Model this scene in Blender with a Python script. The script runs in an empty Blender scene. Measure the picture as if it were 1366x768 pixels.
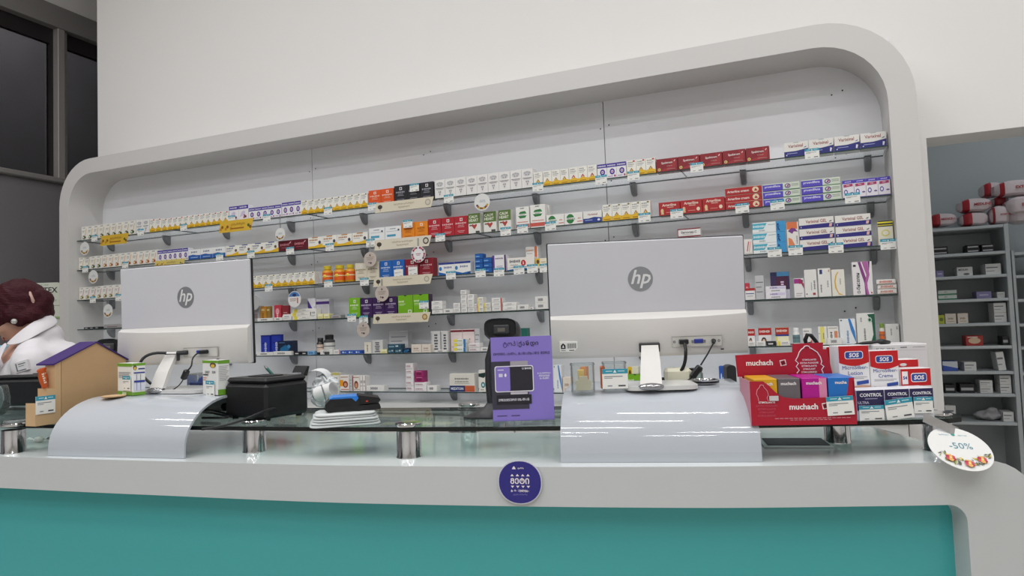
import bpy, math, random
from mathutils import Vector, Matrix
random.seed(7)
C = bpy.context.scene.collection
SC = bpy.context.scene
PI = math.pi

# ------------------------------------------------------------------ camera
CAM = Vector((0, 0, 1.35)); FPX = 915.24
def cam_axes(yaw, pitch, roll):
    cy, sy, cp, sp, cr, sr = math.cos(yaw), math.sin(yaw), math.cos(pitch), math.sin(pitch), math.cos(roll), math.sin(roll)
    w = Vector((-sy*cp, cy*cp, sp)); r0 = Vector((cy, sy, 0)); u0 = r0.cross(w)
    return r0*cr + u0*sr, -r0*sr + u0*cr, w
RR, UU, WW = cam_axes(math.radians(22.7397), math.radians(2.8586), math.radians(-2.0992))
cd = bpy.data.cameras.new('camera'); cam = bpy.data.objects.new('camera', cd); C.objects.link(cam)
cam.matrix_world = Matrix(((RR.x, UU.x, -WW.x, CAM.x), (RR.y, UU.y, -WW.y, CAM.y), (RR.z, UU.z, -WW.z, CAM.z), (0, 0, 0, 1)))
cd.sensor_width = 36; cd.lens = 36*FPX/1366; cd.clip_start = 0.05
SC.camera = cam
SC.view_settings.view_transform = 'Standard'; SC.view_settings.look = 'None'
SC.view_settings.exposure = -0.13; SC.view_settings.gamma = 1.0; SC.view_settings.use_curve_mapping = False
# ------------------------------------------------------------------ world (night outside, dim)
wd = bpy.data.worlds.new('night'); SC.world = wd; wd.use_nodes = True
wd.node_tree.nodes['Background'].inputs[0].default_value = (0.012, 0.014, 0.02, 1)
wd.node_tree.nodes['Background'].inputs[1].default_value = 1.0
# ------------------------------------------------------------------ ceiling light strips (x, y, length, watts); built with housings below
CEIL = 5.0
LAMPS = [(x, y) for y in (-3.4, -2.1, -0.8, 0.5, 1.8) for x in (-4.6, -3.1, -1.6, -0.1, 1.4, 2.9)]
LAMP_W, LAMP_LEN = 12.5, 0.8
def area_light(name, loc, sx, sy, watts, col=(0.985, 0.99, 1.0), parent=None):
    ld = bpy.data.lights.new(name, 'AREA'); ld.shape = 'RECTANGLE'; ld.size = sx; ld.size_y = sy; ld.energy = watts; ld.color = col
    o = bpy.data.objects.new(name, ld); C.objects.link(o); o.location = loc
    if parent: o.parent = parent
    return o
for (lx, ly) in LAMPS:
    area_light('lamp_light', (lx, ly, CEIL-0.075), LAMP_LEN, 0.10, LAMP_W)
area_light('storage_lamp_light', (1.6, 4.5, 3.1), 0.6, 0.3, 7.0, (0.92, 0.97, 1.0))
o = area_light('facade_fill_light', (-7.6, 5.2, 6.5), 0.5, 0.5, 260.0, (0.95, 0.92, 0.9)); o.rotation_euler = (0, math.radians(40), 0)  # added fill, brightens the facade behind the window panes; no real lamp

# ------------------------------------------------------------------ helpers
def ray(px, py): return RR*((px-683)/FPX) - UU*((py-384)/FPX) + WW
def onY(px, py, Y): d = ray(px, py); return CAM + d*(Y/d.y)
def onX(px, py, X): d = ray(px, py); return CAM + d*(X/d.x)
def onZ(px, py, Z): d = ray(px, py); return CAM + d*((Z-CAM.z)/d.z)
def onD(px, py, t): return CAM + ray(px, py)*t
def onP(px, py, P0, n):
    d = ray(px, py); return CAM + d*((P0-CAM).dot(n)/d.dot(n))
def depth(P): return (P-CAM).dot(WW)
def proj(P):
    q = P-CAM; z = q.dot(WW); return 683+FPX*q.dot(RR)/z, 384-FPX*q.dot(UU)/z

def lin(h):
    h = h.lstrip('#')
    f = lambda c: c/12.92 if c <= .04045 else ((c+.055)/1.055)**2.4
    return tuple(f(int(h[i:i+2], 16)/255) for i in (0, 2, 4))
MATS = {}
def M(h, rough=0.5, metal=0.0, noise=0.0, nscale=8.0, bump=0.0, coat=0.0, spec=0.5):
    k = (h, rough, metal, noise, nscale, bump, coat, spec)
    if k in MATS: return MATS[k]
    m = bpy.data.materials.new('m_'+h); m.use_nodes = True
    nt = m.node_tree; b = nt.nodes['Principled BSDF']; c = lin(h)
    b.inputs['Base Color'].default_value = (*c, 1); b.inputs['Roughness'].default_value = rough
    b.inputs['Metallic'].default_value = metal; b.inputs['Coat Weight'].default_value = coat
    b.inputs['Specular IOR Level'].default_value = spec
    if noise or bump:
        tc = nt.nodes.new('ShaderNodeTexCoord'); n = nt.nodes.new('ShaderNodeTexNoise'); n.inputs['Scale'].default_value = nscale
        n.inputs['Detail'].default_value = 4
        nt.links.new(tc.outputs['Object'], n.inputs['Vector'])
        if noise:
            r = nt.nodes.new('ShaderNodeMapRange'); r.inputs['To Min'].default_value = 1-noise; r.inputs['To Max'].default_value = 1+noise
            nt.links.new(n.outputs['Fac'], r.inputs['Value'])
            mx = nt.nodes.new('ShaderNodeVectorMath'); mx.operation = 'SCALE'; mx.inputs[0].default_value = c
            nt.links.new(r.outputs[0], mx.inputs['Scale']); nt.links.new(mx.outputs[0], b.inputs['Base Color'])
        if bump:
            bp = nt.nodes.new('ShaderNodeBump'); bp.inputs['Strength'].default_value = bump; bp.inputs['Distance'].default_value = 0.01
            nt.links.new(n.outputs['Fac'], bp.inputs['Height']); nt.links.new(bp.outputs[0], b.inputs['Normal'])
    MATS[k] = m; return m
def CLEAR(h='FFFFFF', body=0.06, rough=0.03, refl=1.0, name='clear', ior=1.5):
    k = ('clear', h, body, rough, refl, ior)
    if k in MATS: return MATS[k]
    m = bpy.data.materials.new(name); m.use_nodes = True; nt = m.node_tree; nt.nodes.clear()
    out = nt.nodes.new('ShaderNodeOutputMaterial'); tr = nt.nodes.new('ShaderNodeBsdfTransparent'); gl = nt.nodes.new('ShaderNodeBsdfGlossy')
    df = nt.nodes.new('ShaderNodeBsdfDiffuse'); fr = nt.nodes.new('ShaderNodeFresnel'); fr.inputs[0].default_value = ior
    c = lin(h); tr.inputs[0].default_value = (*c, 1); df.inputs[0].default_value = (*[min(1, x*0.9) for x in c], 1); gl.inputs['Roughness'].default_value = rough
    m1 = nt.nodes.new('ShaderNodeMixShader'); m1.inputs[0].default_value = body
    nt.links.new(tr.outputs[0], m1.inputs[1]); nt.links.new(df.outputs[0], m1.inputs[2])
    mul = nt.nodes.new('ShaderNodeMath'); mul.operation = 'MULTIPLY'; mul.inputs[1].default_value = refl; nt.links.new(fr.outputs[0], mul.inputs[0])
    m2 = nt.nodes.new('ShaderNodeMixShader'); nt.links.new(mul.outputs[0], m2.inputs[0]); nt.links.new(m1.outputs[0], m2.inputs[1]); nt.links.new(gl.outputs[0], m2.inputs[2])
    nt.links.new(m2.outputs[0], out.inputs[0]); MATS[k] = m; return m

TXT = {}
def text_mesh(s, shear=0.0, bold=0.0):
    k = (s, shear, bold)
    if k in TXT: return TXT[k]
    cu = bpy.data.curves.new('tmp_text', 'FONT'); cu.body = s; cu.resolution_u = 2; cu.shear = shear; cu.offset = bold
    cu.align_x = 'CENTER'
    o = bpy.data.objects.new('tmp_text', cu); C.objects.link(o)
    dg = bpy.context.evaluated_depsgraph_get(); dg.update()
    me = o.evaluated_get(dg).to_mesh()
    vs = [(v.co.x, v.co.y) for v in me.vertices]; fs = [tuple(p.vertices) for p in me.polygons]
    o.evaluated_get(dg).to_mesh_clear(); bpy.data.objects.remove(o); bpy.data.curves.remove(cu)
    if not vs: vs = [(0, 0), (1, 0), (1, 1)]; fs = []
    x0 = min(v[0] for v in vs); x1 = max(v[0] for v in vs); y0 = min(v[1] for v in vs); y1 = max(v[1] for v in vs)
    w = max(x1-x0, 1e-6); h = max(y1-y0, 1e-6)
    TXT[k] = ([((v[0]-(x0+x1)/2), (v[1]-(y0+y1)/2)) for v in vs], fs, w, h); return TXT[k]

class MB:
    """collects faces; build() links them as ONE mesh object"""
    def __init__(s): s.v = []; s.f = []; s.m = []; s.mats = []; s.T = None; s.sm = []
    def mi(s, m):
        if m not in s.mats: s.mats.append(m)
        return s.mats.index(m)
    def add(s, vs, fs, m, smooth=False):
        o = len(s.v); i = s.mi(m)
        if s.T is not None: vs = [tuple(s.T @ Vector(v)) for v in vs]
        s.v += [tuple(v) for v in vs]
        for f in fs: s.f.append(tuple(o+k for k in f)); s.m.append(i); s.sm.append(smooth)
    def box(s, a, b, m, c=0.0):
        x0, y0, z0 = a; x1, y1, z1 = b
        if x0 > x1: x0, x1 = x1, x0
        if y0 > y1: y0, y1 = y1, y0
        if z0 > z1: z0, z1 = z1, z0
        if c <= 0:
            vs = [(x0,y0,z0),(x1,y0,z0),(x1,y1,z0),(x0,y1,z0),(x0,y0,z1),(x1,y0,z1),(x1,y1,z1),(x0,y1,z1)]
            s.add(vs, [(3,2,1,0),(4,5,6,7),(0,1,5,4),(1,2,6,5),(2,3,7,6),(3,0,4,7)], m); return
        c = min(c, (x1-x0)*.45, (y1-y0)*.45, (z1-z0)*.45)
        X = (x0, x0+c, x1-c, x1); Yy = (y0, y0+c, y1-c, y1); Z = (z0, z0+c, z1-c, z1)
        vs = []; idx = {}
        for i in range(4):
            for j in range(4):
                for k in range(4):
                    e = (i in (0,3)) + (j in (0,3)) + (k in (0,3))
                    if e == 1: idx[(i,j,k)] = len(vs); vs.append((X[i], Yy[j], Z[k]))
        fs = []
        g = lambda *a: [idx[t] for t in a]
        for i in (0,3): fs.append(g((i,1,1),(i,2,1),(i,2,2),(i,1,2)) if i else g((i,1,1),(i,1,2),(i,2,2),(i,2,1)))
        for j in (0,3): fs.append(g((1,j,1),(2,j,1),(2,j,2),(1,j,2)) if not j else g((1,j,1),(1,j,2),(2,j,2),(2,j,1)))
        for k in (0,3): fs.append(g((1,1,k),(2,1,k),(2,2,k),(1,2,k)) if k else g((1,1,k),(1,2,k),(2,2,k),(2,1,k)))
        n = lambda t: 1 if t == 0 else 2
        for i in (0,3):
            for j in (0,3):
                fs.append(g((i,n(j),1),(n(i),j,1),(n(i),j,2),(i,n(j),2)))
                for k in (0,3): fs.append(g((i,n(j),n(k)),(n(i),j,n(k)),(n(i),n(j),k)))
            for k in (0,3): fs.append(g((i,1,n(k)),(n(i),1,k),(n(i),2,k),(i,2,n(k))))
        for j in (0,3):
            for k in (0,3): fs.append(g((1,j,n(k)),(1,n(j),k),(2,n(j),k),(2,j,n(k))))
        s.add(vs, fs, m)
    def prism(s, poly, y0, y1, m, axis='y', m2=None, smooth=False):
        n = len(poly)
        if axis == 'y': a = [(p[0], y0, p[1]) for p in poly]; b = [(p[0], y1, p[1]) for p in poly]
        elif axis == 'z': a = [(p[0], p[1], y0) for p in poly]; b = [(p[0], p[1], y1) for p in poly]
        else: a = [(y0, p[0], p[1]) for p in poly]; b = [(y1, p[0], p[1]) for p in poly]
        s.add(a+b, [tuple(range(n)), tuple(range(2*n-1, n-1, -1))], m)
        s.add(a+b, [(i, n+i, n+(i+1) % n, (i+1) % n) for i in range(n)], m2 or m, smooth)
    def tube(s, pts, r, m, seg=8, cap=True):
        pts = [Vector(p) for p in pts]; rs = r if isinstance(r, (list, tuple)) else [r]*len(pts)
        vs = []; fs = []; prev = None
        for i, p in enumerate(pts):
            t = (pts[min(i+1, len(pts)-1)] - pts[max(i-1, 0)]).normalized()
            if prev is None:
                a = Vector((0,0,1)) if abs(t.z) < .9 else Vector((1,0,0)); prev = t.cross(a).normalized()
            prev = (prev - t*prev.dot(t)).normalized(); q = t.cross(prev)
            for k in range(seg):
                an = 2*PI*k/seg; vs.append(p + (prev*math.cos(an)+q*math.sin(an))*rs[i])
        for i in range(len(pts)-1):
            for k in range(seg):
                fs.append((i*seg+k, i*seg+(k+1) % seg, (i+1)*seg+(k+1) % seg, (i+1)*seg+k))
        if cap: fs.append(tuple(range(seg-1, -1, -1))); fs.append(tuple((len(pts)-1)*seg+k for k in range(seg)))
        s.add(vs, fs, m, True)
    def lathe(s, prof, m, c=(0,0,0), seg=24, sx=1, sy=1, smooth=True):
        vs = []; fs = []; n = len(prof)
        for (r, z) in prof:
            for k in range(seg):
                a = 2*PI*k/seg; vs.append((c[0]+r*math.cos(a)*sx, c[1]+r*math.sin(a)*sy, c[2]+z))
        for i in range(n-1):
            for k in range(seg): fs.append((i*seg+k, i*seg+(k+1) % seg, (i+1)*seg+(k+1) % seg, (i+1)*seg+k))
        if prof[0][0] > 1e-6: fs.append(tuple(range(seg-1, -1, -1)))
        if prof[-1][0] > 1e-6: fs.append(tuple((n-1)*seg+k for k in range(seg)))
        s.add(vs, fs, m, smooth)
    def ball(s, c, r, m, seg=16, rings=10):
        if not isinstance(r, (tuple, list)): r = (r, r, r)
        prof = []
        vs = []; fs = []
        for i in range(rings+1):
            th = PI*i/rings
            for k in range(seg):
                a = 2*PI*k/seg; vs.append((c[0]+r[0]*math.sin(th)*math.cos(a), c[1]+r[1]*math.sin(th)*math.sin(a), c[2]-r[2]*math.cos(th)))
        for i in range(rings):
            for k in range(seg): fs.append((i*seg+k, i*seg+(k+1) % seg, (i+1)*seg+(k+1) % seg, (i+1)*seg+k))
        s.add(vs, fs, m, True)
    # flat print on the plane y = y (facing -Y), in x/z
    def pr(s, poly, y, m): s.add([(p[0], y, p[1]) for p in poly], [tuple(range(len(poly)))], m)
    def prect(s, x0, z0, x1, z1, y, m): s.pr([(x0,z0),(x1,z0),(x1,z1),(x0,z1)], y, m)
    def pdisc(s, cx, cz, rx, rz, y, m, n=16): s.pr([(cx+rx*math.cos(2*PI*k/n), cz+rz*math.sin(2*PI*k/n)) for k in range(n)], y, m)
    def ptext(s, t, cx, cz, h, y, m, maxw=None, shear=0.0, bold=0.0, align='c', rot=0.0, fixh=None):
        vs, fs, w, hh = text_mesh(t, shear, bold)
        k = h/hh
        sx = k
        if maxw and w*k > maxw: sx = maxw/w; k = k if fixh else sx
        dx = {'c': 0, 'l': w*sx/2, 'r': -w*sx/2}[align]
        cr, sr = math.cos(rot), math.sin(rot); out = []
        for (a, b) in vs:
            X = a*sx+dx; Z = b*k; out.append((cx+X*cr-Z*sr, y, cz+X*sr+Z*cr))
        s.add(out, fs, m)
    def mesh(s, name):
        used = sorted({i for f in s.f for i in f})
        if len(used) < len(s.v):
            mp = {o: n for n, o in enumerate(used)}; s.v = [s.v[i] for i in used]; s.f = [tuple(mp[i] for i in f) for f in s.f]
        me = bpy.data.meshes.new(name); me.from_pydata(s.v, [], s.f)
        for m in s.mats: me.materials.append(m)
        me.polygons.foreach_set('material_index', s.m); me.polygons.foreach_set('use_smooth', s.sm)
        me.update()
        if any(s.sm): me.set_sharp_from_angle(angle=math.radians(40))
        return me
    def build(s, name, parent=None, loc=None, rz=0.0, rot=None):
        return link(name, s.mesh(name), parent, loc, rz, rot)
def link(name, me, parent=None, loc=None, rz=0.0, rot=None):
    o = bpy.data.objects.new(name, me); C.objects.link(o)
    if parent is not None: o.parent = parent
    if loc is not None: o.location = loc
    o.rotation_euler = rot if rot else (0, 0, rz)
    return o
LABELS = {}
def tag(o, label=None, cat=None, group=None, kind=None):
    if label:
        o['label'] = label
        if not kind: LABELS.setdefault(label, []).append((o.name, group))
    if cat: o['category'] = cat
    if group: o['group'] = group
    if kind: o['kind'] = kind
    return o
def empty(name, loc, rz=0.0, label=None, cat=None, group=None):
    o = bpy.data.objects.new(name, None); C.objects.link(o); o.location = loc; o.rotation_euler = (0, 0, rz); o.empty_display_size = .05
    return tag(o, label, cat, group)
def struct(o, label=None):
    return tag(o, label, None, None, 'structure')
def remesh(name, mb, voxel, mat, smooth_it=6, parent=None, loc=None, rot=None, fn=None):
    me = mb.mesh('tmp'); o = bpy.data.objects.new('tmp', me); C.objects.link(o)
    r = o.modifiers.new('r', 'REMESH'); r.mode = 'VOXEL'; r.voxel_size = voxel; r.use_smooth_shade = True
    if smooth_it: q = o.modifiers.new('s', 'SMOOTH'); q.iterations = smooth_it; q.factor = 0.6
    dg = bpy.context.evaluated_depsgraph_get(); dg.update()
    me2 = bpy.data.meshes.new_from_object(o.evaluated_get(dg)); me2.name = name
    bpy.data.objects.remove(o)
    if fn:
        for v in me2.vertices: v.co = fn(v.co)
    me2.materials.clear(); me2.materials.append(mat)
    me2.polygons.foreach_set('material_index', [0]*len(me2.polygons)); me2.polygons.foreach_set('use_smooth', [True]*len(me2.polygons))
    return link(name, me2, parent, loc, 0, rot)
def bez(p0, p1, p2, p3, n=16):
    P = [Vector(p) for p in (p0, p1, p2, p3)]; out = []
    for i in range(n+1):
        t = i/n; out.append(P[0]*(1-t)**3 + P[1]*3*t*(1-t)**2 + P[2]*3*t*t*(1-t) + P[3]*t**3)
    return out
def rrect(x0, z0, x1, z1, r, n=6, corners=(1,1,1,1)):
    out = []
    for i, (cx, cz, a0) in enumerate(((x1-r, z1-r, 0), (x0+r, z1-r, PI/2), (x0+r, z0+r, PI), (x1-r, z0+r, 1.5*PI))):
        if corners[i]:
            for k in range(n+1): a = a0+PI/2*k/n; out.append((cx+r*math.cos(a), cz+r*math.sin(a)))
        else: out.append(((x1, z1), (x0, z1), (x0, z0), (x1, z0))[i])
    return out

# ------------------------------------------------------------------ materials
WALLW = M('F2F0EE', 0.85, noise=0.015, nscale=2.0)
WHITE = M('F0F0EE', 0.35)
GLOSSW = M('BDC2C9', 0.04)
CHROME = M('D8D8DA', 0.08, 1.0)
STEEL = M('9A9B9E', 0.35, 0.9)
BLACK = M('16161A', 0.38)
BLACKM = M('101013', 0.6)
TEAL = M('48B0B2', 0.16, noise=0.02, nscale=1.5)
PAPER = M('F4F3EE', 0.7)
TEALP = M('2F9BB5', 0.5)
GREYT = M('7A7C80', 0.6)
# ================================================================== STRUCTURE
YB = 3.8          # plane of the back wall
YF = 3.5          # front plane of the shelving niche
XL = -6.2; XR = 6.0; YN = -6.0
mb = MB(); mb.box((XL-.2, YN-.2, -.1), (XR+.2, 9.2, 0), M('B9B4AC', 0.25, noise=.04)); struct(mb.build('floor'), 'light grey tiled shop floor')
mb = MB(); mb.box((XL-.2, YN-.2, CEIL), (XR+.2, 9.2, CEIL+.1), M('E8E6E2', 0.9)); struct(mb.build('ceiling'), 'plain white ceiling')
Xwl = onY(130, 100, YB).x; Xop = onY(1240, 250, YB).x
Zop = onY(1237, 184, YB).z; Xop2 = Xop+1.3
mb = MB()
mb.box((Xwl, YB, 0), (Xop, YB+.22, CEIL), WALLW); mb.box((Xop, YB, Zop), (Xop2, YB+.22, CEIL), WALLW); mb.box((Xop2, YB, 0), (XR, YB+.22, CEIL), WALLW)
struct(mb.build('wall_back'), 'white wall behind and above the shelving niche')
# left wall, grey, with a band of dark night windows
GREYW = M('7C797C', 0.8, noise=.03, nscale=2)
Zs = onX(0, 224, XL).z; Zh = onX(0, 9, XL).z; Zt = onX(0, -22, XL).z
mb = MB(); mb.box((XL-.2, YN, 0), (XL, 9, Zs), GREYW); struct(mb.build('wall_left'), 'dark grey side wall under the windows')
mb = MB(); mb.box((XL-.2, YN, Zt), (XL, 9, CEIL), WALLW); struct(mb.build('wall_left_upper'), 'white bulkhead above the windows')
mb = MB(); mb.box((XL-.16, YN, Zh), (XL+.03, 9, Zt), M('8C8987', 0.6), .004); struct(mb.build('trim_1'), 'grey window head beam')
mb = MB(); mb.box((XL-.16, YN, Zs-.05), (XL+.05, 9, Zs), M('8C8987', 0.5), .01); struct(mb.build('trim_2'), 'grey window sill rail')
FR = M('A7A3A0', 0.45, 0.2)
y1 = onX(76, 150, XL).y; y2 = onX(91, 150, XL).y; pitch = 1.75
ys = [y1 - pitch*k for k in range(0, 5)][::-1] + [y1 + pitch*k for k in range(1, 3)]
for i, y in enumerate(ys[:-1]):
    wn = MB()
    mw = y2-y1
    wn.box((XL-.10, y, Zs), (XL+.02, y+mw*.62, Zh), FR, .004)
    wn.box((XL-.12, y+mw*.62, Zs), (XL-.01, y+mw, Zh), FR, .004)
    w = struct(wn.build('window_%d' % (i+1)), 'dark night window pane in grey frame')
    mb = MB(); mb.box((XL-.10, y+mw, Zh-.14), (XL-.05, ys[i+1], Zh), M('2A2427', .5)); mb.box((XL-.10, ys[i+1]-.03, Zs), (XL-.05, ys[i+1], Zh-.14), M('2A2427', .5)); mb.build('window_sash', w)
    mb = MB(); mb.box((XL-.085, y+mw, Zs), (XL-.075, ys[i+1]-.03, Zh-.14), CLEAR('9A9A9C', .02, .02, 1.0, 'window_glass')); mb.build('pane', w)
# exterior dark facade beyond the windows
mb = MB(); mb.box((XL-3.4, YN-2, 0), (XL-3.2, 11, 9), M('7A787A', .9, noise=.3, nscale=1.5)); struct(mb.build('facade_outside'), 'dark building outside at night')
mb = MB(); mb.box((XL-.2, 9, 0), (Xop+2.5, 9.2, CEIL), M('8A8A8C', .8)); struct(mb.build('wall_far'), 'far wall behind the niche wall')
mb = MB(); mb.box((Xwl, YB+.22, 0), (Xwl+.2, 9, CEIL), WALLW); struct(mb.build('wall_passage'), 'return of the white wall')
mb = MB(); mb.box((XR, YN, 0), (XR+.2, 9.2, CEIL), WALLW); struct(mb.build('wall_right'), 'white side wall')
mb = MB(); mb.box((XL, YN-.2, 0), (XR, YN, CEIL), WALLW); struct(mb.build('wall_front'), 'white wall behind the customer')
# storage room behind the opening
STW = M('B4BABC', 0.85)
mb = MB(); mb.box((Xop-.3, 5.45, 0), (3.6, 5.55, 3.4), STW); struct(mb.build('wall_storage'), 'blue grey wall of the storage room')
mb = MB(); mb.box((Xop-.3, YB+.22, 3.3), (3.6, 5.55, 3.4), STW); struct(mb.build('ceiling_storage'), 'storage room ceiling')
mb = MB(); mb.box((3.5, YB+.22, 0), (3.6, 5.45, 3.3), STW); mb.box((Xop-.3, YB+.22, 0), (Xop-.2, 5.45, 3.3), STW); struct(mb.build('wall_storage_side'), 'side walls of the storage room')
NTH0 = ['first','second','third','fourth','fifth','sixth']
# ceiling light housings
for (lx, ly) in LAMPS:
    t = empty('ceiling_light', (lx, ly, CEIL), 0, 'slim white linear ceiling light, %s row from the front wall, %s from the left' % (NTH0[int(round((ly+3.4)/1.3))], NTH0[int(round((lx+4.6)/1.5))]), 'light', 'linear ceiling lights')
    mb = MB(); mb.box((-LAMP_LEN/2-.03, -.08, -.06), (LAMP_LEN/2+.03, .08, 0), WHITE, .01); mb.build('housing', t)

# ================================================================== NICHE
Zft = 2.70; OX0, OX1 = -5.226, .5275; IX0, IX1 = -5.12, .415; IZT = 2.59; RO = .34; RI = .25
fp = []
nA = 10
def arc(cx, cz, r, a0, a1, n=nA): return [(cx+r*math.cos(a0+(a1-a0)*k/n), cz+r*math.sin(a0+(a1-a0)*k/n)) for k in range(n+1)]
outer = [(OX0, 0)] + arc(OX0+RO, Zft-RO, RO, PI, PI/2) + arc(OX1-RO-.06, Zft-RO-.06, RO+.06, PI/2, 0) + [(OX1, 0)]
inner = [(IX0, 0)] + arc(IX0+RI, IZT-RI, RI, PI, PI/2) + arc(IX1-RI-.05, IZT-RI-.05, RI+.05, PI/2, 0) + [(IX1, 0)]
FRM = M('D8D6D4', 0.45, noise=.01)
mb = MB(); n = len(outer)
vs = [(p[0], YF, p[1]) for p in outer] + [(p[0], YF, p[1]) for p in inner] + [(p[0], YB, p[1]) for p in outer] + [(p[0], YB, p[1]) for p in inner]
mb.add(vs, [(i, i+1, n+i+1, n+i) for i in range(n-1)], FRM)
mb.add(vs, [(2*n+i, 2*n+i+1, i+1, i) for i in range(n-1)] + [(n+i, n+i+1, 3*n+i+1, 3*n+i) for i in range(n-1)], FRM, True)
mb.add(vs, [(2*n+i+1, 2*n+i, 3*n+i, 3*n+i+1) for i in range(n-1)], FRM)
niche = empty('shelving_niche', ((OX0+OX1)/2, YF, 0), 0, 'big white round-cornered wall niche holding the glass product shelves', 'shelving')
def rel(o, par):                     # keep world coordinates under a translated parent
    o.parent = par; o.location = (o.location[0]-par.location[0], o.location[1]-par.location[1], o.location[2]-par.location[2]); return o
rel(mb.build('frame'), niche)
# back panels with joints and peg holes
BPM = M('F2F2F6', 0.5, noise=.02, nscale=3)
xs = [IX0-.05, -3.04, -2.14, -.98, .22-.55, .47]
xs = [IX0-.05, -3.04, -.98, .47]
for i in range(len(xs)-1):
    mb = MB(); mb.box((xs[i]+.002, YB-.02, .8), (xs[i+1]-.002, YB-.002, Zft-.03), BPM, .002)
    hx = [xs[i+1]-.02, xs[i+1]+.02] if i < 2 else []
    rel(mb.build('back_panel'), niche)
mb = MB()
for hx in (-3.04, -2.14, -.98, .22):
    for hz in (2.44, 2.12, 1.80, 1.35):
        for dx in (-.02, .03):
            mb.lathe([(0, 0), (.004, 0)], BLACKM, seg=8) if False else mb.pdisc(hx+dx, hz+dx*.3, .004, .004, YB-.0212, BLACKM, 8)
rel(mb.build('peg_hole'), niche)['kind'] = 'stuff'

# shelf levels (height of the glass underside front)
YS = 3.56
SZ = [1.35+z*YS/3.5 for z in (.7376, .5132, .2866, .0656, -.1582, -.3853)]
SNAME = ['top', 'second', 'third', 'fourth', 'fifth', 'lowest']
SG = CLEAR('FBFDFD', .07, .05, .16, 'shelf_glass'); SE = M('31423F', 0.2)
BRK = M('85878B', 0.4, 0.0)
PX = [IX0+.004, -4.1, -2.91, -1.7, -.53, IX1-.004]
BX = [(-5.0, -4.39), (-3.8, -3.21), (-2.61, -1.99), (-1.4, -.82), (-.24, .34)]
def bracket_mesh():
    b = MB()
    b.box((-.016, -.055, -.002), (.016, 0, .004), BRK, .002)
    prof = [(0, -.004), (-.055, -.004), (-.056, -.014), (-.05, -.03), (-.036, -.05), (-.02, -.064), (0, -.07)]
    L = []
    for w, k in ((-.015, .86), (-.010, .97), (.010, .97), (.015, .86)):
        L.append([(w, p[0]*k, p[1]*k if p[1] < -.01 else p[1]) for p in prof])
    vs = sum(L, []); m = len(prof); fs = []
    for a in range(3):
        for i in range(m): j = (i+1) % m; fs.append((a*m+i, a*m+j, (a+1)*m+j, (a+1)*m+i))
    fs += [tuple(range(m)), tuple(3*m+i for i in range(m-1, -1, -1))]
    b.add(vs, fs, BRK, True)
    return b.mesh('shelf_bracket')
BM_ = bracket_mesh()
PN = ['leftmost', 'second from the left', 'middle', 'second from the right', 'rightmost']
for i, z in enumerate(SZ):
    for j in range(5):
        x0, x1 = PX[j]+.0015, PX[j+1]-.0015
        s = empty('glass_shelf', ((x0+x1)/2, YS, z), 0, '%s clear glass shelf pane on the %s level of the niche' % (PN[j], SNAME[i]), 'shelf', 'glass shelf panes on the %s level' % SNAME[i])
        b = MB(); w = (x1-x0)/2
        vs = [(-w,0,-.006),(w,0,-.006),(w,YB-.02-YS-.001,-.006),(-w,YB-.02-YS-.001,-.006),(-w,0,0),(w,0,0),(w,YB-.02-YS-.001,0),(-w,YB-.02-YS-.001,0)]
        b.add(vs, [(3,2,1,0),(4,5,6,7)], SG); b.add(vs, [(0,1,5,4),(1,2,6,5),(2,3,7,6),(3,0,4,7)], SE)
        b.build('pane', s)
        for bx in BX[j]:
            link('shelf_bracket', BM_, s, (bx-(x0+x1)/2, YB-.021-YS, -.006))
# base cabinet under the shelves
CBM = M('DCDCDA', .4)
cab = empty('base_cabinet', (-2.35, 3.5, 0), 0, 'low white drawer cabinet along the wall under the shelves', 'cabinet')
b = MB(); b.box((-2.75, -.1, .08), (2.75, .27, .86), CBM, .004); b.build('body', cab)
b = MB(); b.box((-2.76, -.14, .86), (2.76, .27, .885), CBM, .004); b.build('cabinet_top', cab)
for i in range(9):
    x = -2.75+i*5.5/9
    d = MB(); d.box((x+.004, -.118, .50), (x+5.5/9-.004, -.1, .85), CBM, .003); o = d.build('drawer', cab)
    h = MB(); h.box((x+.22, -.13, .76), (x+.39, -.118, .775), STEEL, .003); h.build('handle', o)

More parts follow.
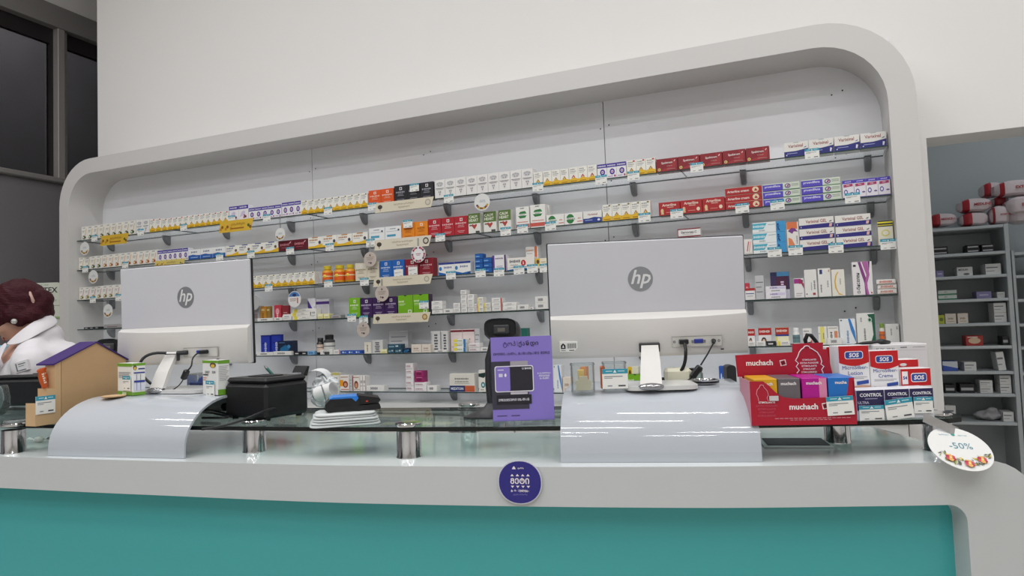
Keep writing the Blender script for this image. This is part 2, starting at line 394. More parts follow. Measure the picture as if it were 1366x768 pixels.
# ================================================================== PRODUCT BOXES
# design = (body colour, prints). prints in unit coordinates of the front face
UNREAD = set('HERBA VITAL|Vitamin|Magne B6|Prenatal|Feroglobin|Troxal|Blue Berry|Hair Vol|Leaf|Forte|Remigra|Alerepid|Cream|Lipo gel|2x|Pharma|Exoderil|Ibumetin|Nurofast|Citramin|Analgin|DIAMAG|PROSTAN|capsules 30|LIKARDA|tablets|Ultra D|VZA|NOVOGEN|Ultra 1000|Sedafort|Mucosol|Fluditec|EL MOTION|Prostamol|caps|Herbanol|tea|Albendin|Paracetam|Aqua|Omega|Bronchi|Baby tea|Otrivane|BIO|ROSA|Lancette|COMFORT|Antigrippal|vitamin drink|HERBA|VITAL|Zinc One|Clear Hair|Active Legs|Apple C|Skin Care|Tong Xi|Eye Ginko|Artexmin|Durinat|Буктал|Pycnogel|ACC'.split('|'))
def draw(b, W, H, y, prints, x0=0, z0=0):
    k = 0
    for p in prints:
        yy = y - .0003*(1+k*.5); k += 1
        t = p[0]
        if t == 'r': b.prect(x0+p[1]*W, z0+p[2]*H, x0+p[3]*W, z0+p[4]*H, yy, M(p[5], .45))
        elif t in 'tv' and p[1] in UNREAD:      # lettering too small to read in the photograph: broken strokes
            n = max(3, len(p[1])); v = t == 'v'; L_ = min((p[6] if len(p) > 6 else .9)*(H if v else W), n*p[4]*(W if v else H)*.8); hh = p[4]*(W if v else H)/2
            cx, cz = x0+p[2]*W, z0+p[3]*H
            for q in range(n):
                u0 = -L_/2+L_*q/n; u1 = u0+L_/n*.62; h2 = hh*(1, .7, .85)[q % 3]
                if v: b.prect(cx-h2, cz+u0, cx+h2, cz+u1, yy, M(p[5], .45))
                else: b.prect(cx+u0, cz-h2, cx+u1, cz+h2, yy, M(p[5], .45))
        elif t == 't': b.ptext(p[1], x0+p[2]*W, z0+p[3]*H, p[4]*H, yy, M(p[5], .45), maxw=(p[6] if len(p) > 6 else .9)*W, bold=(p[7] if len(p) > 7 else 0.01), fixh=True)
        elif t == 'v': b.ptext(p[1], x0+p[2]*W, z0+p[3]*H, p[4]*W, yy, M(p[5], .45), maxw=p[6]*H, bold=.01, rot=PI/2, fixh=True)
        elif t == 'o': b.pdisc(x0+p[1]*W, z0+p[2]*H, p[3]*W, p[4]*H, yy, M(p[5], .45), 12)
        elif t == 'p': b.pr([(x0+a*W, z0+c*H) for a, c in p[1]], yy, M(p[2], .45))
def L3(c, y0=.62, n=3, x0=.14, x1=.86, h=.035, g=.09):
    return [('r', x0+.04*(k % 2), y0-k*g-h, x1-.08*(k % 2), y0-k*g, c) for k in range(n)]
def herb(line, a, c2, top='6A6A6A'):
    return ('F1EEE6', [('t', 'HERBA', .5, .9, .07, top, .7), ('p', [(.55,.2),(.62,.2),(.9,.8),(.82,.8)], line), ('r',.12,.66,.6,.70,'A9A7A0'), ('r',.12,.56,.5,.6,'B9B7B0'),
        ('p', [(.2,.1),(.5,.06),(.66,.18),(.5,.36),(.28,.32)], a), ('p', [(.5,.12),(.75,.1),(.8,.24),(.6,.3)], c2), ('o',.38,.2,.1,.07,'E9E3D0')])
def vita(dot, yh=.24, band='EDBE2F', lines='8C8C92', mid=None):
    r = [('r',0,0,1,yh,band), ('p', [(0,yh),(.5,yh+.12),(1,yh+.02),(1,yh),(0,yh)][:4], band), ('t','VITAL',.42,.86,.08,lines,.7), ('r',.12,.72,.8,.75,lines), ('r',.12,.62,.66,.65,'B0B0B4')]
    r += [('p', [(.3,.34),(.5,.52),(.7,.34),(.62,.3),(.5,.42),(.38,.3)], mid or 'B58A3A'), ('r',.15,.08,.85,.13,'B8860B')]
    if dot: r.append(('o',.78,.93,.12,.05,dot))
    return ('F5F3EA', r)
def nordic(c, t1, t2='DDDDDD'):
    return (c, [('r',.42,.74,.62,.90,'F2F0EC'), ('r',.49,.76,.55,.88,c), ('r',.45,.80,.59,.84,c), ('t',t1,.5,.62,.09,t2,.84), ('r',.3,.5,.7,.52,t2), ('r',.25,.42,.75,.44,t2), ('r',.22,.2,.78,.22,t2), ('r',.3,.13,.7,.15,t2)])
D = {
 'herb_green': herb('C8A44A', '56693B', '2F4A2A'),
 'herb_brown': herb('D9973B', 'C98B3C', 'A8472C'),
 'herb_pink': herb('B0567C', 'B08A3E', '5E7A3A'),
 'lace': ('EFEDEA', [('o',.5,.76,.34,.13,'D5D3D4'), ('o',.3,.8,.1,.05,'B8B6B8'), ('o',.5,.83,.1,.05,'B8B6B8'), ('o',.7,.8,.1,.05,'B8B6B8'), ('o',.4,.7,.07,.04,'A8A6A8'), ('o',.62,.7,.07,.04,'A8A6A8'), ('r',.1,.52,.9,.55,'8E8C90'), ('r',.2,.47,.8,.49,'A5A3A6'), ('p',[(.35,.4),(.65,.4),(.5,.1)],'D3D1D2'), ('o',.42,.34,.05,.03,'8E8C90'), ('o',.58,.34,.05,.03,'8E8C90'), ('o',.5,.22,.05,.03,'8E8C90')]),
 'vita_red': vita('C23A35'), 'vita_yel': vita('8A7F4A'), 'vita_plain': vita(None), 'vita_blob': vita(None, .22, mid='C2402F'),
 'vita_wide': ('F5F3EA', [('r',0,0,1,.16,'EDBE2F'), ('p',[(0,.16),(.45,.16),(1,.42),(1,.16)][:4],'EDBE2F'), ('t','Vitamin',.34,.76,.15,'4A5C84',.5), ('r',.08,.56,.5,.6,'9A9AA0'), ('r',.08,.46,.42,.5,'9A9AA0'), ('o',.8,.52,.09,.14,'6C5A4A'), ('r',.28,.93,.72,1,'3E4F9A')]),
 'vita_wide2': ('F5F3EA', [('r',0,0,1,.2,'EDBE2F'), ('p',[(0,.2),(.45,.2),(1,.4),(1,.2)],'EDBE2F'), ('t','Magne B6',.4,.74,.16,'B06A2A',.6), ('r',.08,.52,.5,.56,'9A9AA0'), ('r',.3,.92,.7,1,'C98A30'), ('o',.82,.5,.09,.15,'4A4A60')]),
 'purple': ('F2EFF2', [('r',0,.74,1,1,'43329B'), ('t','Feroglobin',.5,.86,.1,'F2F2F8',.84), ('o',.55,.45,.27,.2,'4B2F95'), ('o',.55,.45,.13,.1,'E5DFF0'), ('o',.55,.45,.07,.05,'B03A78'), ('r',.1,.12,.6,.17,'B9A7CE'), ('o',.82,.16,.09,.07,'B03A78')]),
 'purple_big': ('F2EFF2', [('r',0,.78,1,1,'43329B'), ('t','Prenatal',.5,.89,.09,'F2F2F8',.8), ('p',[(.1,.3),(.3,.6),(.5,.68),(.7,.6),(.6,.4)],'D6CBE2'), ('o',.6,.38,.08,.06,'A03A60'), ('o',.72,.3,.1,.07,'7A2A55'), ('o',.56,.26,.08,.06,'A03A60'), ('r',0,0,1,.04,'43329B')]),
 'bluewhite': ('F3F3F2', [('r',0,0,1,.42,'2E62B0'), ('p',[(0,.42),(.4,.5),(.7,.42)],'2E62B0'), ('t','Troxal',.5,.74,.17,'5A6C8C',.6), ('r',.2,.18,.8,.24,'BFD2EE')]),
 'orange': nordic('E4581D', 'Blue Berry', 'F6D9C4'), 'black': nordic('24222A', 'Hair Vol', 'B9B7C0'), 'amber': nordic('EE8E1E', 'Tong Xi', '9A4A12'),
 'red': nordic('B5202F', 'Eye Ginko', 'F0C9C9'), 'blue': nordic('1F63B5', 'Zinc One', 'D6E4F6'), 'darkred': nordic('8E1628', 'Clear Hair', 'E9B9BE'),
 'violet': nordic('3D1C57', 'Active Legs', 'CDBEDB'), 'lime': nordic('7DBB1E', 'Apple C', 'F2FADF'), 'cream': nordic('E6DDC8', 'Skin Care', '8B7A60'),
 'lime_big': ('79B51C', [('p',[(.36,1),(.64,1),(.5,.93)],'22331A'), ('t','Leaf',.25,.68,.1,'E8F6C8',.4), ('r',.08,.54,.5,.57,'D8EEB0'), ('r',.08,.48,.4,.5,'D8EEB0'), ('r',.66,.08,.9,.26,'E8F2D8'), ('r',.72,.12,.84,.22,'79B51C')]),
 'calm': ('EDEBE4', [('r',0,.5,1,1,'5F7A3A'), ('t','CALM',.42,.84,.14,'EFF2DD',.66,.02), ('t','HEART',.45,.66,.14,'EFF2DD',.74,.02), ('p',[(.5,.2),(.72,.4),(.66,.48),(.5,.42),(.34,.48),(.28,.4)],'B5483F'), ('r',.1,.38,.3,.44,'7A4A2E'), ('r',.6,.02,.92,.12,'4A4A4A')]),
 'oval_tall': ('F3F1EC', [('p',[(.15,.62),(.3,.48),(.7,.5),(.86,.64),(.7,.8),(.32,.78)],'2F7F3F'), ('r',.1,.6,.92,.68,'F3F1EC'), ('t','Silahart',.5,.64,.06,'1F5F3A',.8), ('r',0,.06,1,.22,'D05C50'), ('r',.1,.3,.9,.33,'D88878'), ('t','Forte',.5,.93,.05,'4A6A4A',.4)]),
 'oval_wide': ('F3F1EC', [('o',.32,.5,.22,.42,'2F7F3F'), ('r',.04,.42,.64,.6,'F3F1EC'), ('t','Silahart',.36,.5,.18,'1E6A35',.6,.02), ('t','plus',.82,.5,.16,'D05C50',.26,.02), ('r',.7,.2,.98,.26,'D05C50')]),
 'troxbox': ('F1EFEA', [('r',0,0,1,.38,'2B3F92'), ('p',[(0,.38),(.3,.38),(.6,.48),(1,.4),(1,.3)],'2B3F92'), ('t','Varixinal',.5,.72,.18,'A35F66',.66), ('r',.1,.2,.5,.26,'AEBBE0'), ('o',.84,.22,.08,.1,'E8E8F2')]),
 'varix': ('EDEAE4', [('r',0,0,1,.40,'2A2F7E'), ('p',[(0,.40),(.5,.40),(1,.52),(1,.40)],'2A2F7E'), ('t','Varixinal',.48,.76,.22,'9A3B35',.62), ('r',.12,.24,.55,.28,'AEB4DE'), ('o',.1,.16,.025,.04,'E9E9F5'), ('p',[(.84,.12),(.9,.1),(.94,.32),(.86,.36)],'E8E4F0'), ('p',[(.82,.56),(.92,.6),(.94,.66),(.86,.62)],'2A2F7E'), ('r',.4,.97,.62,1,'A8B6B8')]),
 'varixgel': ('EDEAE4', [('r',0,0,1,.32,'2F2A80'), ('p',[(0,.32),(.6,.38),(1,.42),(1,.32)],'2F2A80'), ('t','Varixinal GEL',.5,.66,.3,'9A4038',.6), ('o',.06,.16,.015,.06,'E9E9F5'), ('p',[(.86,.08),(.93,.05),(.96,.36),(.88,.36)],'E6B8B0'), ('p',[(.86,.5),(.93,.56),(.95,.66),(.89,.6)],'2A2F5E')]),
 'spek': ('8E1F29', [('p',[(.1,.1),(.5,.08),(.9,.3),(.95,.8),(.7,.95),(.78,.6),(.5,.3)],'A83038'), ('t','Spektrum',.5,.66,.2,'F4E9E6',.72,.015), ('t','ACTIVE 50+',.62,.43,.06,'E0B5AF',.34), ('r',.5,.18,.9,.21,'D09A92'), ('o',.13,.2,.07,.11,'E8D88A'), ('o',.13,.2,.035,.055,'8E7A2A'), ('p',[(.82,.72),(.88,.86),(.9,.82),(.86,.72)],'F4E9E6')]),
 'artwide': ('B3262B', [('t','Arteriline',.5,.78,.2,'F6E6D6',.66,.02), ('r',.4,.58,.7,.62,'F0D0C0'), ('o',.16,.35,.07,.18,'E8C89A'), ('p',[(.1,.1),(.24,.1),(.2,.4),(.14,.4)],'E8C89A'), ('o',.82,.3,.08,.14,'F2DCC2'), ('r',.35,.2,.68,.24,'E09A90')]),
 'artflat': ('B3262B', [('t','Arterline cream',.36,.48,.34,'F6EEE6',.6,.02), ('o',.84,.5,.09,.4,'EBD9B8'), ('p',[(.8,.3),(.84,.7),(.9,.3)],'B3262B'), ('r',0,.96,1,1,'E8C8B0')]),
 'artflat3': ('AE2A22', [('t','Artexmin',.5,.5,.3,'EED9C0',.6,.01)]),
 'maroon2': ('641826', [('t','Remigra',.45,.6,.22,'D98A94',.66), ('r',.2,.3,.7,.34,'B8606C'), ('p',[(.75,.7),(.86,.86),(.9,.82),(.82,.68)],'E9C0C4')]),
 'procto': ('D9E2D2', [('r',0,.1,.55,.9,'5A4CC2'), ('r',0,0,.55,.12,'3E3488'), ('t','proendifena',.27,.6,.4,'E8E6FA',.5,.02), ('o',.68,.55,.08,.33,'6A5A98'), ('o',.68,.55,.05,.2,'E6ECE0'), ('p',[(.64,.4),(.7,.4),(.73,.75),(.68,.7)],'A04A78'), ('r',.78,.7,.97,.76,'9AA69A'), ('r',.78,.5,.97,.56,'9AA69A'), ('r',.55,0,1,.1,'3F7A4F')]),
 'proctkid': ('EEE9F0', [('r',0,.82,1,1,'5142B8'), ('t','proendi',.5,.91,.09,'EEE9FA',.84,.02), ('p',[(.1,.62),(.9,.66),(.9,.8),(.1,.78)],'B0406E'), ('t','baby',.5,.72,.08,'F5DCE6',.5,.02), ('o',.28,.36,.17,.14,'5A4CA0'), ('o',.28,.36,.1,.08,'EEE9F0'), ('o',.78,.3,.14,.04,'6A5A98'), ('r',0,0,1,.06,'4C3F88')]),
 'alep': ('EEF3F3', [('r',.72,0,1,1,'3D9BD6'), ('p',[(0,.35),(.34,.35),(.45,.92),(0,.92)],'55B5CC'), ('t','Alerepid',.21,.62,.22,'EDF7FA',.36,.02), ('r',.48,.72,.7,.76,'8AA0AA'), ('t','Cream',.3,.2,.14,'9AA6AA',.4), ('o',.78,.7,.03,.1,'1C3C78'), ('p',[(.74,.1),(.78,.55),(.84,.12),(.8,.1),(.78,.35),(.76,.1)],'1C3C78'), ('r',.74,.5,.84,.56,'1C3C78')]),
 'orangevert': ('EEE9E4', [('r',.02,.76,.9,1,'E07A4A'), ('p',[(.1,.7),(.4,.8),(.7,.78),(.96,.66),(.6,.68),(.45,.6)],'7A3C8A'), ('p',[(.1,.1),(.45,.05),(.66,.2),(.4,.42),(.12,.48)],'E58C5C'), ('v','Lipo gel',.84,.4,.12,'8A8A90',.5)]),
 'yelblack': ('E9E4D2', [('r',0,.76,1,1,'2A2A2C'), ('r',0,.9,1,.96,'F1E43C'), ('r',0,.8,1,.84,'D8CC40'), ('o',.5,.5,.28,.14,'D9D36A'), ('o',.5,.5,.2,.09,'EDE9DC'), ('r',.1,.2,.9,.26,'9A9A90')]),
 'redswirl': ('EFE9E4', [('p',[(.3,.2),(.4,.2),(.62,.85),(.5,.85)],'C23A46'), ('p',[(.55,.15),(.62,.2),(.82,.85),(.76,.85)],'D46A70'), ('r',.1,.05,.9,.08,'B0A8A0')]),
 'goldtube': ('F2EDE6', [('t','Durinat',.3,.72,.22,'3A3A44',.4,.01), ('p',[(0,.06),(.5,.2),(1,.04),(1,.0),(0,.0)],'1F6FB0'), ('p',[(0,.22),(.45,.3),(1,.18),(.5,.24)],'27508F'), ('o',.6,.56,.09,.24,'C5252E'), ('t','2',.6,.56,.2,'FFFFFF',.08,.03), ('r',.12,.42,.4,.46,'9A9AA0')]),
 'pancr': ('F2F1EE', [('r',0,.84,1,1,'2C3E8E'), ('t','Pharma',.6,.6,.16,'4A5EA0',.5), ('o',.12,.52,.09,.16,'2F7FC0'), ('p',[(0,0),(1,0),(1,.2),(.5,.1),(0,.26)],'1E66B4'), ('r',.8,.04,.94,.12,'14335A')]),
 'bluesm': ('1D5FAE', [('r',.1,.3,.6,.5,'7FB2E6'), ('r',0,.92,1,1,'133F78')]),
 'violwhite': ('EFECEE', [('r',0,0,.16,1,'5A3A8C'), ('r',.88,0,1,1,'4A2A6C'), ('t','Exoderil',.52,.8,.09,'6A4A8A',.6), ('r',.3,.3,.75,.34,'B0A0C0'), ('r',.3,.22,.75,.25,'B0A0C0')]),
 'stripe': ('F0ECE8', [('r',.72,0,.92,1,'E2703A'), ('t','Ibumetin',.36,.84,.07,'C08050',.6), ('r',.1,.7,.55,.72,'A0A0A0')]),
 'yellowbox': ('F0EBD6', [('r',0,.3,.4,1,'F0C21E'), ('o',.22,.68,.14,.2,'6A4A2A'), ('r',.5,.6,.9,.66,'B08A3A')]),
 'white': ('F1EFEB', [('t','Nurofast',.5,.62,.2,'8A8C90',.6), ('r',.15,.34,.85,.4,'B8B8BA'), ('r',.15,.2,.6,.26,'C8C8CA')]),
 'whitered': ('F1EFEB', [('t','Citramin',.5,.6,.2,'8A8C90',.6), ('r',.88,0,1,1,'B8483E'), ('r',.15,.3,.7,.36,'C0A8A8')]),
 'whiteyel': ('F1EFE6', [('r',.08,0,.26,1,'F0DC4A'), ('t','Analgin',.62,.62,.2,'6A6C88',.5), ('r',.35,.3,.9,.36,'A8A8B4')]),
 'yelend': ('F2EBA8', [('r',.1,.55,.9,.85,'F6F3DA'), ('r',.2,.3,.8,.36,'8A8A60')]),
 'greybox': ('C9C9CB', [('r',.1,.7,.9,.74,'7A7A80'), ('r',.1,.5,.7,.54,'8A8A90'), ('r',.1,.3,.8,.34,'8A8A90')]),
 'vtext': ('D9D8D6', [('v','DIAMAG',.55,.5,.42,'5A5A60',.8), ('r',.06,.04,.12,.96,'A8A8AA')]),
 'vtextw': ('EEECE8', [('v','PROSTAN',.8,.45,.14,'4A4A50',.7), ('v','capsules 30',.55,.4,.08,'8A8A90',.6), ('r',.64,.08,.86,.16,'B0303A'), ('r',.1,.1,.2,.14,'4A4A50')]),
 'vtextb': ('EEECE8', [('r',.14,.8,.36,.96,'2A3A7A'), ('v','LIKARDA',.22,.3,.12,'5A5A60',.4), ('v','tablets',.75,.45,.1,'8A8A90',.6), ('p',[(.8,.9),(.95,.98),(.9,.84)],'D0A070')]),
 'yelarc': ('EFEBE0', [('p',[(.5,.92),(.3,.78),(.2,.55),(.25,.3),(.5,.06),(.9,.02),(.5,.12),(.35,.32),(.3,.55),(.38,.76),(.56,.9)],'E3B23A'), ('v','Ultra D',.66,.55,.09,'8A8A80',.4)]),
 'biselen': ('EFEBEC', [('p',[(.3,1),(.44,1),(.6,.66),(.72,.4),(.74,0),(.6,0),(.58,.36),(.44,.66)],'8A3F86'), ('p',[(.5,1),(.78,1),(.86,.6),(.7,.3),(.8,0),(.7,0),(.6,.3),(.7,.6)],'B668A6'), ('p',[(.8,1),(.9,1),(.84,.7)],'6A2A6C'), ('v','α-биселен',.26,.36,.2,'35323C',.62), ('r',.06,.86,.2,.92,'2A2A30'), ('r',.88,.04,.95,.08,'B0303A')]),
 'darkvio': ('3A2A55', [('r',0,.86,.3,.98,'1C2A50'), ('r',.35,.84,1,1,'4A8AB8'), ('r',.3,.38,.9,.82,'4A1F3E'), ('v','VZA',.62,.55,.2,'E0C0D8',.26), ('r',0,0,1,.34,'DDD8EC')]),
 'violabel': ('F0EDF2', [('r',.3,.55,.95,.95,'D9CFEA'), ('t','NOVOGEN',.4,.76,.2,'6A5A98',.55), ('t','Ultra 1000',.5,.28,.16,'3A3A44',.7,.02)]),
 'pinkwhite': ('EFECEC', [('r',.02,.74,.5,.98,'A8308C'), ('o',.82,.86,.12,.07,'4A3A50'), ('p',[(.5,.72),(.75,.72),(1,.45),(1,.7),(.7,.98),(.5,.98)],'A8305C'), ('r',.2,.2,.8,.24,'B8B0B4'), ('r',.2,.1,.7,.13,'B8B0B4')]),
 'redlabel': ('F0EDEC', [('r',0,.78,1,1,'B0302E'), ('r',.1,.5,.9,.56,'2A3A8A'), ('r',.2,.3,.8,.34,'8A8A90')]),
 'redtop': ('F0EDEC', [('r',0,.6,1,1,'B82A28'), ('t','Sedafort',.5,.8,.14,'F5E8E0',.8,.02), ('o',.4,.28,.2,.2,'4A3A34'), ('o',.4,.26,.12,.12,'D8B8A0')]),
 'redyel': ('F1EBCB', [('r',0,.6,1,1,'B83A2A'), ('r',0,.52,1,.62,'35418E'), ('t','Sedafort',.5,.82,.14,'F5E8E0',.8,.02), ('r',0,0,.12,.5,'EFE060'), ('r',.2,.2,.9,.24,'A0A080')]),
 'redtri': ('F0EDEA', [('t','Mucosol',.4,.84,.08,'5A5A60',.6), ('p',[(.5,0),(1,0),(1,.35)],'C8604E'), ('r',.1,.66,.6,.69,'A0A0A4')]),
 'yelstrip': ('EFEEE6', [('r',.24,.1,.7,1,'EFE37A'), ('r',.04,.6,.2,.64,'A0A0A0'), ('v','Fluditec',.6,.5,.12,'6A6A50',.6)]),
 'buket': ('EFECE6', [('v','Буктал',.34,.45,.22,'3A3A3C',.6), ('r',.62,.15,.92,.75,'D98A66'), ('r',.1,.9,.9,.94,'B0A8A0')]),
 'bluesw': ('EFF2F4', [('p',[(.56,1),(.7,1),(.95,.5),(1,.1),(.96,.1),(.7,.55)],'3B86D0'), ('v','EL MOTION',.5,.3,.14,'4A7AB0',.5), ('o',.12,.94,.05,.03,'4A4A50')]),
 'greensw': ('ECEBE6', [('p',[(.6,.96),(1,.98),(1,.02),(.72,.02),(.88,.3),(.84,.7)],'1E5E46'), ('o',.72,.78,.12,.09,'BFD8C8'), ('o',.72,.78,.07,.05,'1E5E46'), ('v','Prostamol',.42,.32,.1,'6A6A6A',.5), ('v','caps',.25,.8,.08,'8A8A8A',.2)]),
 'clip': ('E4E3DF', [('v','Herbanol',.42,.6,.09,'6A6A6E',.6), ('v','tea',.85,.8,.1,'5A5A5E',.2)]),
 'bluetall': ('2338A8', [('v','Albendin',.55,.4,.26,'D8E0F6',.5), ('o',.3,.6,.08,.04,'1A1A2A'), ('r',0,.94,1,1,'16246E')]),
 'darknavy': ('0F2240', [('p',[(.1,.1),(.6,.2),(.9,.6),(.5,.7),(.2,.5)],'1E6A9A'), ('o',.75,.6,.1,.12,'4A8AB8'), ('r',.1,.85,.5,.9,'5A7AA8')]),
 'flatwhite': ('ECEAE6', [('t','Paracetam',.45,.5,.5,'5A5A62',.4)]),
 'flatblack': ('26262A', [('r',.2,.3,.7,.6,'D8D8D8')]), 'flatblue': ('2C58B4', [('o',.4,.5,.12,.25,'D8E4F6'), ('r',.6,.35,.85,.6,'A8C0E8')]), 'flatsky': ('7FB4DE', [('t','Aqua',.5,.5,.5,'1F4F8A',.6)]),
 'teal2': ('2E5568', [('r',.1,.3,.5,.6,'7FA0B0'), ('r',.6,.4,.8,.7,'C8D8E0')]),
 'cream2': ('E8DDD0', [('t','Omega',.5,.5,.2,'9A7A60',.5), ('r',.2,.2,.8,.25,'B8A090')]),
 'darkline': ('E8D8D6', [('r',0,.88,1,.97,'7A1F30'), ('o',.6,.55,.04,.03,'6A5A5A'), ('r',.1,.2,.5,.23,'B8A8A6')]),
 'yellowblue': ('EFF0E8', [('r',0,.3,.3,1,'F0E04A'), ('r',.82,0,1,1,'2F7FC0'), ('t','Bronchi',.52,.6,.24,'7A8A50',.5)]),
 'tealsm': ('17665C', [('v','ACC',.3,.5,.3,'EFF6F2',.6)]),
 'mediton': ('E3DFD6', [('r',0,0,.62,.34,'1F2F66'), ('r',.62,0,1,.34,'C8603A'), ('t','MEDITON',.3,.17,.15,'E8ECF6',.5,.02), ('t','Antigrippal',.5,.72,.1,'6A6A60',.8), ('t','vitamin drink',.5,.56,.08,'8A8A80',.8), ('r',.2,.45,.8,.47,'A0A090')]),
 'drop': ('EDEAE0', [('p',[(0,.7),(.6,.64),(1,.8),(1,.9),(0,.84)],'1F3A34'), ('o',.5,.32,.24,.14,'2F7F86'), ('o',.5,.32,.12,.07,'CFE6E2'), ('r',.2,.08,.6,.11,'8A8A80')]),
 'face': ('EFE9E2', [('o',.5,.4,.3,.26,'7A3A2A'), ('o',.5,.36,.18,.16,'D89A78'), ('r',.1,.86,.9,.9,'A86A50'), ('r',0,0,.1,1,'A83A3A'), ('r',0,.08,1,.12,'B8A8A0')]),
 'orangeface': ('EFE9E2', [('r',0,.3,.4,.7,'F0A020'), ('o',.62,.42,.28,.22,'8A3A26'), ('o',.62,.4,.16,.13,'D89A78'), ('r',.1,.86,.9,.9,'A86A50'), ('r',0,.08,1,.12,'D05A4A')]),
 'lidyel': ('EFEDE4', [('r',0,.86,1,1,'C9BE68'), ('t','Baby tea',.6,.7,.08,'6A5A5A',.5), ('p',[(.1,.2),(.4,.1),(.3,.6)],'E8905A'), ('r',.5,.2,.9,.24,'6A9AC8')]),
 'magenta': ('A0286A', [('o',.5,.5,.3,.3,'7A1848'), ('r',.2,.8,.8,.86,'E0A0C0')]),
 'columnw': ('EFEAEA', [('t','Otrivane',.4,.5,.3,'A06A78',.6), ('r',.1,.2,.8,.26,'C8B0B8')]),
 'vitc': ('EFECEA', [('r',0,.86,1,1,'8E2230'), ('t','Витамин-С',.5,.5,.3,'4A3A3C',.7,.01), ('r',0,0,.03,.86,'8E2230'), ('r',.2,.2,.7,.24,'B0A0A0')]),
 'amberpack': ('C58A2E', [('r',.2,.7,.8,.85,'EBD08A'), ('v','BIO',.5,.4,.3,'7A4A10',.4)]), 'amberpack2': ('9A7A3A', [('r',.2,.7,.8,.8,'D8C89A')]),
 'redpack': ('C23A4A', [('o',.5,.6,.28,.2,'E8A0A8'), ('v','ROSA',.5,.3,.25,'F6DADA',.4)]), 'redpack2': ('8E2A34', [('r',.2,.5,.8,.54,'E0B0B0'), ('r',0,0,1,.3,'E6DCDA')]),
 'cleargrey': ('A9A7A8', [('r',.2,.2,.8,.5,'8A7A7A')]), 'violettri': ('DDDCE2', [('p',[(0,.95),(.9,.3),(.9,.25),(.4,.3),(0,.6)],'4A2F8A'), ('v','Lancette',.85,.5,.1,'8A8AA0',.4)]),
 'violbar': ('C9C7CF', [('r',0,.74,1,.88,'4C2F7A'), ('r',.08,.1,.46,.7,'BDBBC4'), ('r',.5,.1,.9,.7,'BDBBC4')]),
 'yelslim': ('EFE9DA', [('v','COMFORT',.5,.5,.2,'6A5A30',.6)]),
}
SIDE = {'violet': '2E1542', 'lime_big': '46304E', 'black': '1A181E'}
NTH = ['first','second','third','fourth','fifth','sixth','seventh','eighth','ninth','tenth','eleventh','twelfth','thirteenth']
BOXC = {}
def box_mesh(design, W, H, Dp):
    k = (design, round(W, 4), round(H, 4), round(Dp, 3))
    if k in BOXC: return BOXC[k]
    body, prints = D[design]; b = MB()
    b.box((0, 0, 0), (W, Dp, H), M(SIDE.get(design, body), .45), min(.0012, W*.04))
    if design in SIDE: b.prect(.0008, .0008, W-.0008, H-.0008, -.0001, M(body, .45))
    # tuck flap line on top
    b.box((W*.04, .004, H-.0006), (W*.96, Dp*.5, H+.0004), M(body, .45))
    draw(b, W, H, 0, prints)
    BOXC[k] = b.mesh('medicine_box'); return BOXC[k]
def shelf_y(si, px):
    z = SZ[si]; x = onY(px, 400, YS).x
    for _ in range(3):
        q = proj(Vector((x, YS, z))); x = onY(px, q[1], YS).x
    return proj(Vector((x, YS, z)))[1]
NB = 0
def row(si, a, b_, hpx, design, desc, n=1, lev=1, dep=.05, off=.014, gap=.02, up=0.0, rnd=0.0, side='', name='medicine_box', cat='box'):
    """n x lev cartons on shelf si between image columns a..b_ (measured on the shelf's real front plane)"""
    global NB
    Y = YS+off; sy = shelf_y(si, (a+b_)/2)
    X0 = max(onY(a, sy, Y).x, IX0+.006); X1 = min(onY(b_, sy, Y).x, IX1-.004)
    zc = depth(Vector(((X0+X1)/2, Y, SZ[si]))); H = hpx*zc/FPX/lev
    pw = (X1-X0)/n; W = pw*(1-gap)
    dep = min(dep, YB-.024-Y)
    W = round(W, 4); H = round(H-.0006, 4)
    me = box_mesh(design, W, H, dep)
    tot = n*lev
    for i in range(n):
        for l in range(lev):
            o = link(name, me, None, (X0+i*pw+random.uniform(-.5, .5)*rnd*pw*.2, Y+random.uniform(0, 1)*.004, SZ[si]+up+.0004+l*(H+.0006)), random.uniform(-1, 1)*rnd*.06)
            sh = '%s shelf' % SNAME[si]
            pos = ''
            if lev > 1:
                pos = {0: 'bottom', lev-1: 'topmost'}.get(l, 'middle' if lev == 3 else NTH[l]+' up') + ' of '
                pos += ('its stack' if n == 1 else '%s stack from left' % NTH[i])
            elif n > 1: pos = '%s of %s from left' % (NTH[i], ['','one','two','three','four','five','six','seven','eight','nine','ten','eleven','twelve'][n])
            lab = desc + (', '+pos if pos else '') + (', ' if pos else ' ') + ('' if pos else 'on the ') + (side+' ' if side else '') + sh
            tag(o, lab, cat, (desc+(' '+side if side else '')+' on the '+sh) if tot > 1 else None); NB += 1

# ---- top shelf
row(0,108.6,181,18.5,'herb_green','white carton with green herb sprig',9)
row(0,181.5,199,18.5,'lace','greyish white narrow lace-pattern carton',2)
row(0,199.6,215,17.5,'vita_red','purple-sided white and yellow carton',2)
row(0,215.8,304.5,16.5,'vita_red','white and yellow vitamin carton with red dot',12)
row(0,305.6,331.4,22,'purple_big','tall purple-topped white prenatal carton',2)
row(0,331.8,375.4,17,'purple','small purple-topped white carton',5)
row(0,375.8,401.6,18.8,'purple','purple-topped white carton with flower ring',3,off=.008)
row(0,402,490.6,18.8,'vita_yel','white carton with yellow base and chevron',10)
row(0,491.8,525.4,21.6,'orange','orange carton with white cross emblem',2)
row(0,525.8,578.6,24,'black','black carton with white cross emblem',3,side='')
row(0,580,711.8,25.6,'lace','white carton with grey lace print',9,dep=.06)
row(0,712,724.4,20,'vita_plain','single white and yellow vitamin carton')
row(0,724.8,759,20.4,'vita_plain','white vitamin carton with yellow base',3)
